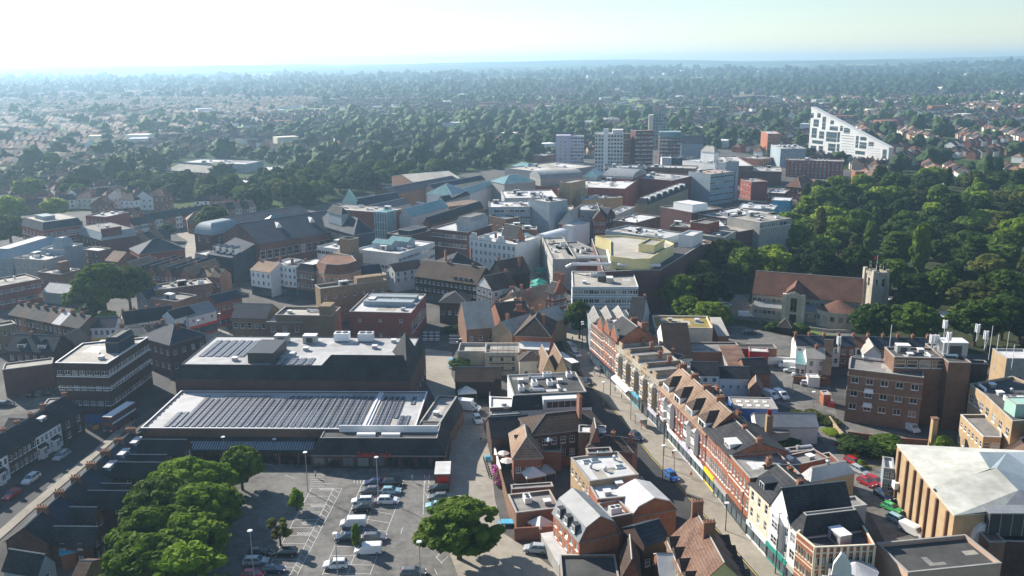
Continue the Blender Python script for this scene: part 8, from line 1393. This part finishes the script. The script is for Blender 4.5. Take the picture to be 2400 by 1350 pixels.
gazebo('C2', (145, 690), 4.5, 'white', 'white peaked gazebo in the parasol garden'); gazebo('C2', (225, 675), 4, 'greymetal', 'grey gazebo next to the white one'); gazebo('C2', (200, 1050), 3.5, 'white', 'white cloth canopy in the yard by the gambrel block', 40)
gazebo('C1', (1480, 100), 5, 'white', 'white market stall canopy behind the box van', 10)
for i, (t, p, m, r_, lb) in enumerate([('C1', (1742, 545), 'fabric', 1.4, 'cream parasol on the roof terrace by the lane'), ('C1', (1765, 600), 'white', 1.6, 'open white parasol below the cream one'), ('B1', (1485, 1045), 'fabric', 1.4, 'cream parasol on the chapel terrace'), ('z5', (835, 1040), 'white', 1.0, 'small white round table top on the inn roof terrace')]):
    pt = P(*tp(t, p), 0); z = 4.7 if t == 'z5' else 0; pt = P(*tp(t, p), z); r = empty('parasol', pt, 0, lb, 'parasol'); q = MB(); n = 8; q.add([(r_*math.cos(k*.785), r_*math.sin(k*.785), 2.1) for k in range(8)]+[(0, 0, 2.7)], [(k, (k+1) % 8, 8) for k in range(8)], m); q.build('canopy_cloth', r); q = MB(); q.tube((0, 0, 0), (0, 0, 2.6), .04, 'wood', 6); q.build('pole', r)
tm = MB(); tm.box(-.75, .75, -.4, .4, .7, .76, 'frame', True); tt = tm.mesh('table_top'); lm = MB(); lm.tube((0, 0, 0), (0, 0, .7), .05, 'darkmetal', 6); lm = lm.mesh('leg'); bm_ = MB(); bm_.box(-.75, .75, -.14, .14, .42, .47, 'frame', True); bm_ = bm_.mesh('bench_seat')
tm2 = MB(); tm2.box(-.9, .9, -.4, .4, .7, .76, 'bluecanopy', True); tt2 = tm2.mesh('table_top'); b2_ = MB(); b2_.box(-.9, .9, -.14, .14, .42, .47, 'bluecanopy', True); b2_ = b2_.mesh('bench_seat')
def ptable(t, p, ang, top, seat, label, group, z=0):
    pt = P(*tp(t, p), z); r = empty('picnic_table', (pt.x, pt.y, z+.05), rad(ang), label, 'table', group); inst(top, 'table_top', r, (0, 0, 0)); [inst(lm, 'leg', r, (x, 0, 0)) for x in (-.5, .5)]; [inst(seat, 'bench_seat', r, (0, y, 0)) for y in (-.75, .75)]
for i in range(14): ptable('B1', (1375+(i % 3)*28, 975+(i//3)*24), 15, tt, bm_, 'white table on the terrace in front of the old chapel', 'white tables on the chapel terrace')
for i in range(9): ptable('B1', (1190+(i % 3)*42, 1000+(i//3)*24), 15, tt, bm_, 'white picnic table beside the red brick store yard', 'white tables in the yard by the brick store')
for i in range(6): ptable('B1', (1370+(i % 2)*22, 1190+(i//2)*26), 30, tt2, b2_, 'blue picnic table at the lane corner below the ivy wall', 'blue tables at the lane corner')
for i in range(5): ptable('C1', (1735+i*28, 990), 90, tt2, b2_, 'turquoise table beside the bright green tree', 'turquoise tables beside the lane')
q = MB(); q.box(-1.25, 1.25, -.9, .9, 0, 1.3, 'orange', True); o = q.build('skip', None, P(*tp('C3', (592, 500)), .05), rad(-60)); tag(o, 'orange yellow skip between the red cars in the back lane', 'skip'); q = MB(); q.box(-.8, .8, -.6, .6, 0, 1.2, 'redpaint', True); q.box(-.85, .85, -.65, .65, 1.2, 1.3, 'redpaint', True); o = q.build('red_bin', None, P(*tp('C3', (445, 160)), .05), rad(-40)); tag(o, 'red wheeled bin at the corner of the brick exchange', 'bin')
q = MB(); q.tube((-3, 0, .95), (3, 0, .95), .08, 'yellowpaint', 6); [q.tube((x, 0, 0), (x, 0, 1), .08, 'yellowpaint', 6) for x in (-3, 0, 3)]; o = q.build('height_barrier', None, P(*tp('C3', (735, 605)), .05), rad(-8)); tag(o, 'yellow painted barrier beside the silver saloon', 'barrier')
q = MB(); [q.tube((i*.6, 0, 0), (i*.6, 0, 2.1), .03, 'darkmetal', 4) for i in range(18)]; [q.tube((0, 0, z), (10.2, 0, z), .04, 'darkmetal', 4) for z in (.3, 2)]; o = q.build('yard_gate', None, P(*tp('z6', (585, 775)), .05), rad(-20)); tag(o, 'black barred gate between the brick wall and hut', 'gate')
# blue hoarding by the bus
hb = [P(*tp('C0', p), 0).xy for p in [(600, 275), (720, 275), (760, 200), (790, 150)]]; q = MB()
for a, c_ in zip(hb, hb[1:]): d = (c_-a).normalized(); n = Vector((-d.y, d.x))*.04; q.prism([(a-n)[:], (c_-n)[:], (c_+n)[:], (a+n)[:]], 0, 2.3, 'blueboard')
tag(q.build('hoarding'), 'blue site hoarding around the bright yard behind the bus', 'hoarding'); sheet('blue_yard_floor', 'C0', [(600, 270), (715, 270), (780, 150), (640, 175)], .064, 'blueboard')
for i in range(3): lwall('site_barrier', 'C0', [(655+i*14, 325-i*4), (668+i*14, 322-i*4)], 1, 'orange', ('nearest', 'middle', 'farthest')[2-i]+' orange site barrier left of the bus')
# lamps
LMC = {}
def lamp(t, p, H, label, group=None, arm=False, col='concrete'):
    k = (H, arm, col)
    if k not in LMC:
        a, b = MB(), MB(); a.tube((0, 0, 0), (0, 0, H), .11, col, 8, .06)
        if arm: a.tube((0, 0, H-.1), (1.2, 0, H), .05, col, 6); b.box(.9, 1.7, -.15, .15, H-.05, H+.1, 'whitemetal', True)
        else: b.tube((0, 0, H), (0, 0, H+.12), .5, 'whitemetal', 12, .42)
        LMC[k] = (a.mesh('pole'), b.mesh('lamp_head'))
    pt = P(*tp(t, p), 0); r = empty('street_lamp', (pt.x, pt.y, .05), 0, label, 'street lamp', group); inst(LMC[k][0], 'pole', r, (0, 0, 0)); inst(LMC[k][1], 'lamp_head', r, (0, 0, 0))
for t, p, H, lb in [('C1', (365, 757), 9, 'tall lamp post beside the small round tree in the car park'), ('C1', (860, 795), 9, 'tall lamp post between the parked cars in front of the red name'), ('C1', (578, 1395), 9.5, 'lamp post in front of the lone white hatchback'), ('C1', (1160, 1440), 9, 'lamp post at the bottom by the bright tree'), ('C0', (932, 490), 6, 'short lamp post at the supermarket corner by the terrace'), ('C0', (1585, 545), 6, 'lamp post in front of the glazed canopy'), ('C0', (1790, 1395), 10, 'lamp post at the bottom by the shaded cars'), ('C1', (140, 430+100), 5, 'lamp post beside the entrance block roof')]: lamp(t, p, H, lb, 'car park lamp posts')
for t, p, H, lb in [('z4', (460, 385), 9, 'brown lamp post beside the blue car'), ('z4', (583, 250), 5, 'thin post on the pavement right of the blue car'), ('z4', (475, 80), 9, 'dark lamp post above the yellow sign'), ('z5', (1412, 585), 6.5, 'pale lamp post opposite the white awning'), ('z5', (1487, 485), 11, 'tall dark pole at the end of the terracotta building'), ('z4', (1125, 880), 6, 'ornate dark lamp post on the wide pavement'), ('z4', (1290, 850), 8, 'slim lamp post in front of the orange brown shop'), ('z4', (1650, 1330), 12, 'brown tall post at the bottom of the high street'), ('z3', (575, 1060), 8, 'slim post above the bus shelter'), ('z3', (925, 1340), 9, 'dark post below the bus shelter'), ('z3', (65, 310), 9, 'dark post beside the street tree'), ('B2', (350, 1020), 6, 'ornate lamp by the street tree'),
    ('B1', (410, 780), 9, 'tall lamp near the old brown store'), ('B0', (1560, 1040), 9, 'lamp post on the paved junction'), ('z6', (695, 950), 5, 'short lamp in the sunny yard'), ('z6', (480, 780), 6, 'pole by the corner of the brick wall'), ('B0', (1410, 1070), 8, 'lamp post beside the zebra crossing'), ('B2', (495, 1100), 8, 'dark post on the far pavement by the silver people carrier')]: lamp(t, p, H, lb, 'street lamps and posts', col='darkmetal' if 'dark' in lb or 'brown' in lb or 'ornate' in lb else 'concrete')
# bus shelter
pt = P(*tp('C2', (905, 300)), 0); r = empty('bus_shelter', (pt.x, pt.y, .17), rad(-76), 'bus shelter with pale roof on the high street pavement', 'bus shelter'); q = MB(); q.box(-2.2, 2.2, -.8, .8, 2.4, 2.55, 'concrete', True); q.build('roof', r); q = MB(); q.box(-2.1, 2.1, .7, .74, .3, 2.3, 'facadeglass'); q.build('glass_panel', r); pm = MB(); pm.box(-.05, .05, -.05, .05, 0, 2.4, 'darkmetal'); pm = pm.mesh('post'); [inst(pm, 'post', r, (x, y, 0)) for x in (-2, 2) for y in (-.7, .72)]; q = MB(); q.box(-1.6, 1.6, .3, .6, .45, .52, 'maroon', True); q.build('bench_seat', r)
bo = MB(); bo.tube((0, 0, 0), (0, 0, 1), .09, 'darkmetal', 8); bo.tube((0, 0, 1), (0, 0, 1.08), .12, 'darkmetal', 8, .05); bo = bo.mesh('bollard')
def bollards(t, pts, label, group, z=.05):
    for p in pts: o = bpy.data.objects.new('bollard', bo); C.objects.link(o); pt = P(*tp(t, p), 0); o.location = (pt.x, pt.y, z); tag(o, label, 'bollard', group)
bollards('C1', [(1600+i*2.5+(i % 2)*14, 535+i*8) for i in range(18)], 'dark post in the double row down the lane', 'double row of dark posts in the lane'); bollards('C1', [(195+i*16, 545+i*7) for i in range(9)], 'dark bollard along the kerb left of the entrance block', 'bollards left of the entrance block')
q = MB(); q.box(-.6, .6, -.4, .4, 0, 1.2, 'bluecanopy', True); tag(q.build('blue_bin', None, P(*tp('C1', (1630, 540)), .05), .2), 'blue wheeled bin at the top of the double row of posts', 'bin')
for p, lb in (((1600, 1130-650), ''),): pass
fl = MB(); 
rng2 = np.random.default_rng(2); v = leaf_cloud(rng2, [(i*1.4, 0, .9, .75) for i in range(6)], 900, .35); base = np.arange(900)*5; tri = np.concatenate([np.stack([base+a, base+b_, base+c_], 1) for a, b_, c_ in ((0, 1, 2), (0, 2, 3), (0, 3, 4))])
o = bpy.data.objects.new('flower_bed', np_mesh('flower_bed', v, 3, ['flower', 'leafmid'], (np.arange(len(tri)) % 5 > 2).astype(int), tri)); C.objects.link(o); o.location = P(*tp('C1', (1705, 720)), 0); o.rotation_euler = (0, 0, rad(97)); tag(o, 'magenta flowers along the fence beside the lane', 'flowers')
# ---------------- people ----------------
def person_mesh(pose):
    me = bpy.data.meshes.new('person'); st = .18 if pose else .05
    J = [(0, 0, .95), (0, 0, 1.2), (0, 0, 1.42), (0, 0, 1.52), (0, .02, 1.66), (0, .01, 1.76), (-.19, 0, 1.40), (-.25, -.05+st*.3, 1.13), (-.24, -st*.8-.05, .90), (-.24, -st-.07, .80), (.19, 0, 1.40), (.25, .03-st*.3, 1.13), (.24, st*.8, .90), (.24, st+.03, .80), (-.10, 0, .88), (-.11, st*.6, .48), (-.11, st, .08), (-.11, st-.17, .04), (.10, 0, .88), (.11, -st*.7, .48), (.11, -st*.6, .08), (.11, -st*.6-.17, .04)]
    E_ = [(0, 1), (1, 2), (2, 3), (3, 4), (4, 5), (2, 6), (6, 7), (7, 8), (8, 9), (2, 10), (10, 11), (11, 12), (12, 13), (0, 14), (14, 15), (15, 16), (16, 17), (0, 18), (18, 19), (19, 20), (20, 21)]
    Rr = [.15, .15, .15, .06, .10, .07, .07, .05, .038, .03, .07, .05, .038, .03, .10, .07, .045, .035, .10, .07, .045, .035]
    me.from_pydata(J, E_, []); o = bpy.data.objects.new('person', me); C.objects.link(o); o.modifiers.new('s', 'SKIN'); me.skin_vertices[0].data[0].use_root = True
    for i, r_ in enumerate(Rr): me.skin_vertices[0].data[i].radius = (r_, r_*.8)
    u = o.modifiers.new('u', 'SUBSURF'); u.levels = 1; dg = bpy.context.evaluated_depsgraph_get(); m2 = bpy.data.meshes.new_from_object(o.evaluated_get(dg)); bpy.data.objects.remove(o); return m2
PM = [person_mesh(0), person_mesh(1)]
CLO = ['white', 'navy', 'redpaint', 'bluecanopy', 'darkmetal', 'beigeroof']; CN = ['white', 'dark blue', 'red', 'light blue', 'black', 'beige']
PPL = [('z3', (195, 585), 'walking on the shaded pavement beside the terracotta building'), ('z3', (255, 600), 'standing near the dark shop fronts under the terracotta building'), ('B2', (115, 655), 'walking in the middle of the pedestrian street'), ('B2', (150, 625), 'beside the tall green canopy on the pedestrian street'), ('B2', (335, 985), 'standing near the ornate lamp by the street tree'), ('B2', (425, 1050), 'on the pavement near the silver people carrier'), ('B2', (100, 560), 'walking away on the pedestrian street'),
       ('z3', (700, 1110), 'waiting inside the bus shelter'), ('z3', (735, 1120), 'waiting at the right end of the bus shelter'), ('z3', (410, 770), 'beside the white awning on the sunny pavement'), ('z4', (570, 100), 'in front of the pale shop window'), ('B1', (1600, 990+60), 'sitting out by the chapel terrace'), ('z4', (1000, 520), 'walking down the wide sunny pavement'), ('z4', (1180, 700), 'near the ornate lamp on the wide pavement'), ('z4', (760, 330), 'below the yellow sign'), ('z4', (1380, 900), 'outside the white gabled shop'), ('C1', (900, 650), 'crossing in front of the supermarket entrance'), ('C1', (1100, 690), 'walking between the parked cars and the kiosk'), ('C1', (420, 660), 'on the striped crossing by the bollards'), ('C1', (1580, 420), 'walking up the sunny lane'), ('z3', (480, 860), 'next to the bicycle on the sunny pavement'), ('B2', (85, 700), 'under the nearest green canopies')]
for i, (t, p, lb) in enumerate(PPL):
    me = PM[i % 2].copy(); c = i % 6; me.materials.clear(); [me.materials.append(mat(x)) for x in (CLO[c], CLO[(c+4) % 6] if c != 0 else 'navy', 'skin', 'hair')]
    for f in me.polygons: z = f.center.z; ax = abs(f.center.x); f.material_index = 3 if z > 1.70 or (z > 1.58 and f.center.y > .05) else 2 if z > 1.46 or (ax > .18 and z < 1.1) else 0 if z > .93 else 1; f.use_smooth = True
    o = bpy.data.objects.new('person', me); C.objects.link(o); pt = P(*tp(t, p), 0); o.location = (pt.x, pt.y, .06 if t[0] == 'B' else .18); o.rotation_euler = (0, 0, i*1.3); tag(o, 'person in %s top %s' % (CN[c], lb), 'person')
# ---------------- haze ----------------
mb = MB(); mb.box(-9400, 9400, -280, 13400, -3, 175, 'white', True); hz = mb.build('haze'); hz['kind'] = 'stuff'; hz.data.materials.clear()
m = bpy.data.materials.new('haze'); m.use_nodes = True; nt = m.node_tree; nt.nodes.clear(); out = N(nt, 'ShaderNodeOutputMaterial'); pv = N(nt, 'ShaderNodeVolumePrincipled')
pv.inputs['Color'].default_value = (.5, .76, 1, 1); pv.inputs['Density'].default_value = .00016; pv.inputs['Anisotropy'].default_value = .45
nt.links.new(pv.outputs[0], out.inputs['Volume']); hz.data.materials.append(m)
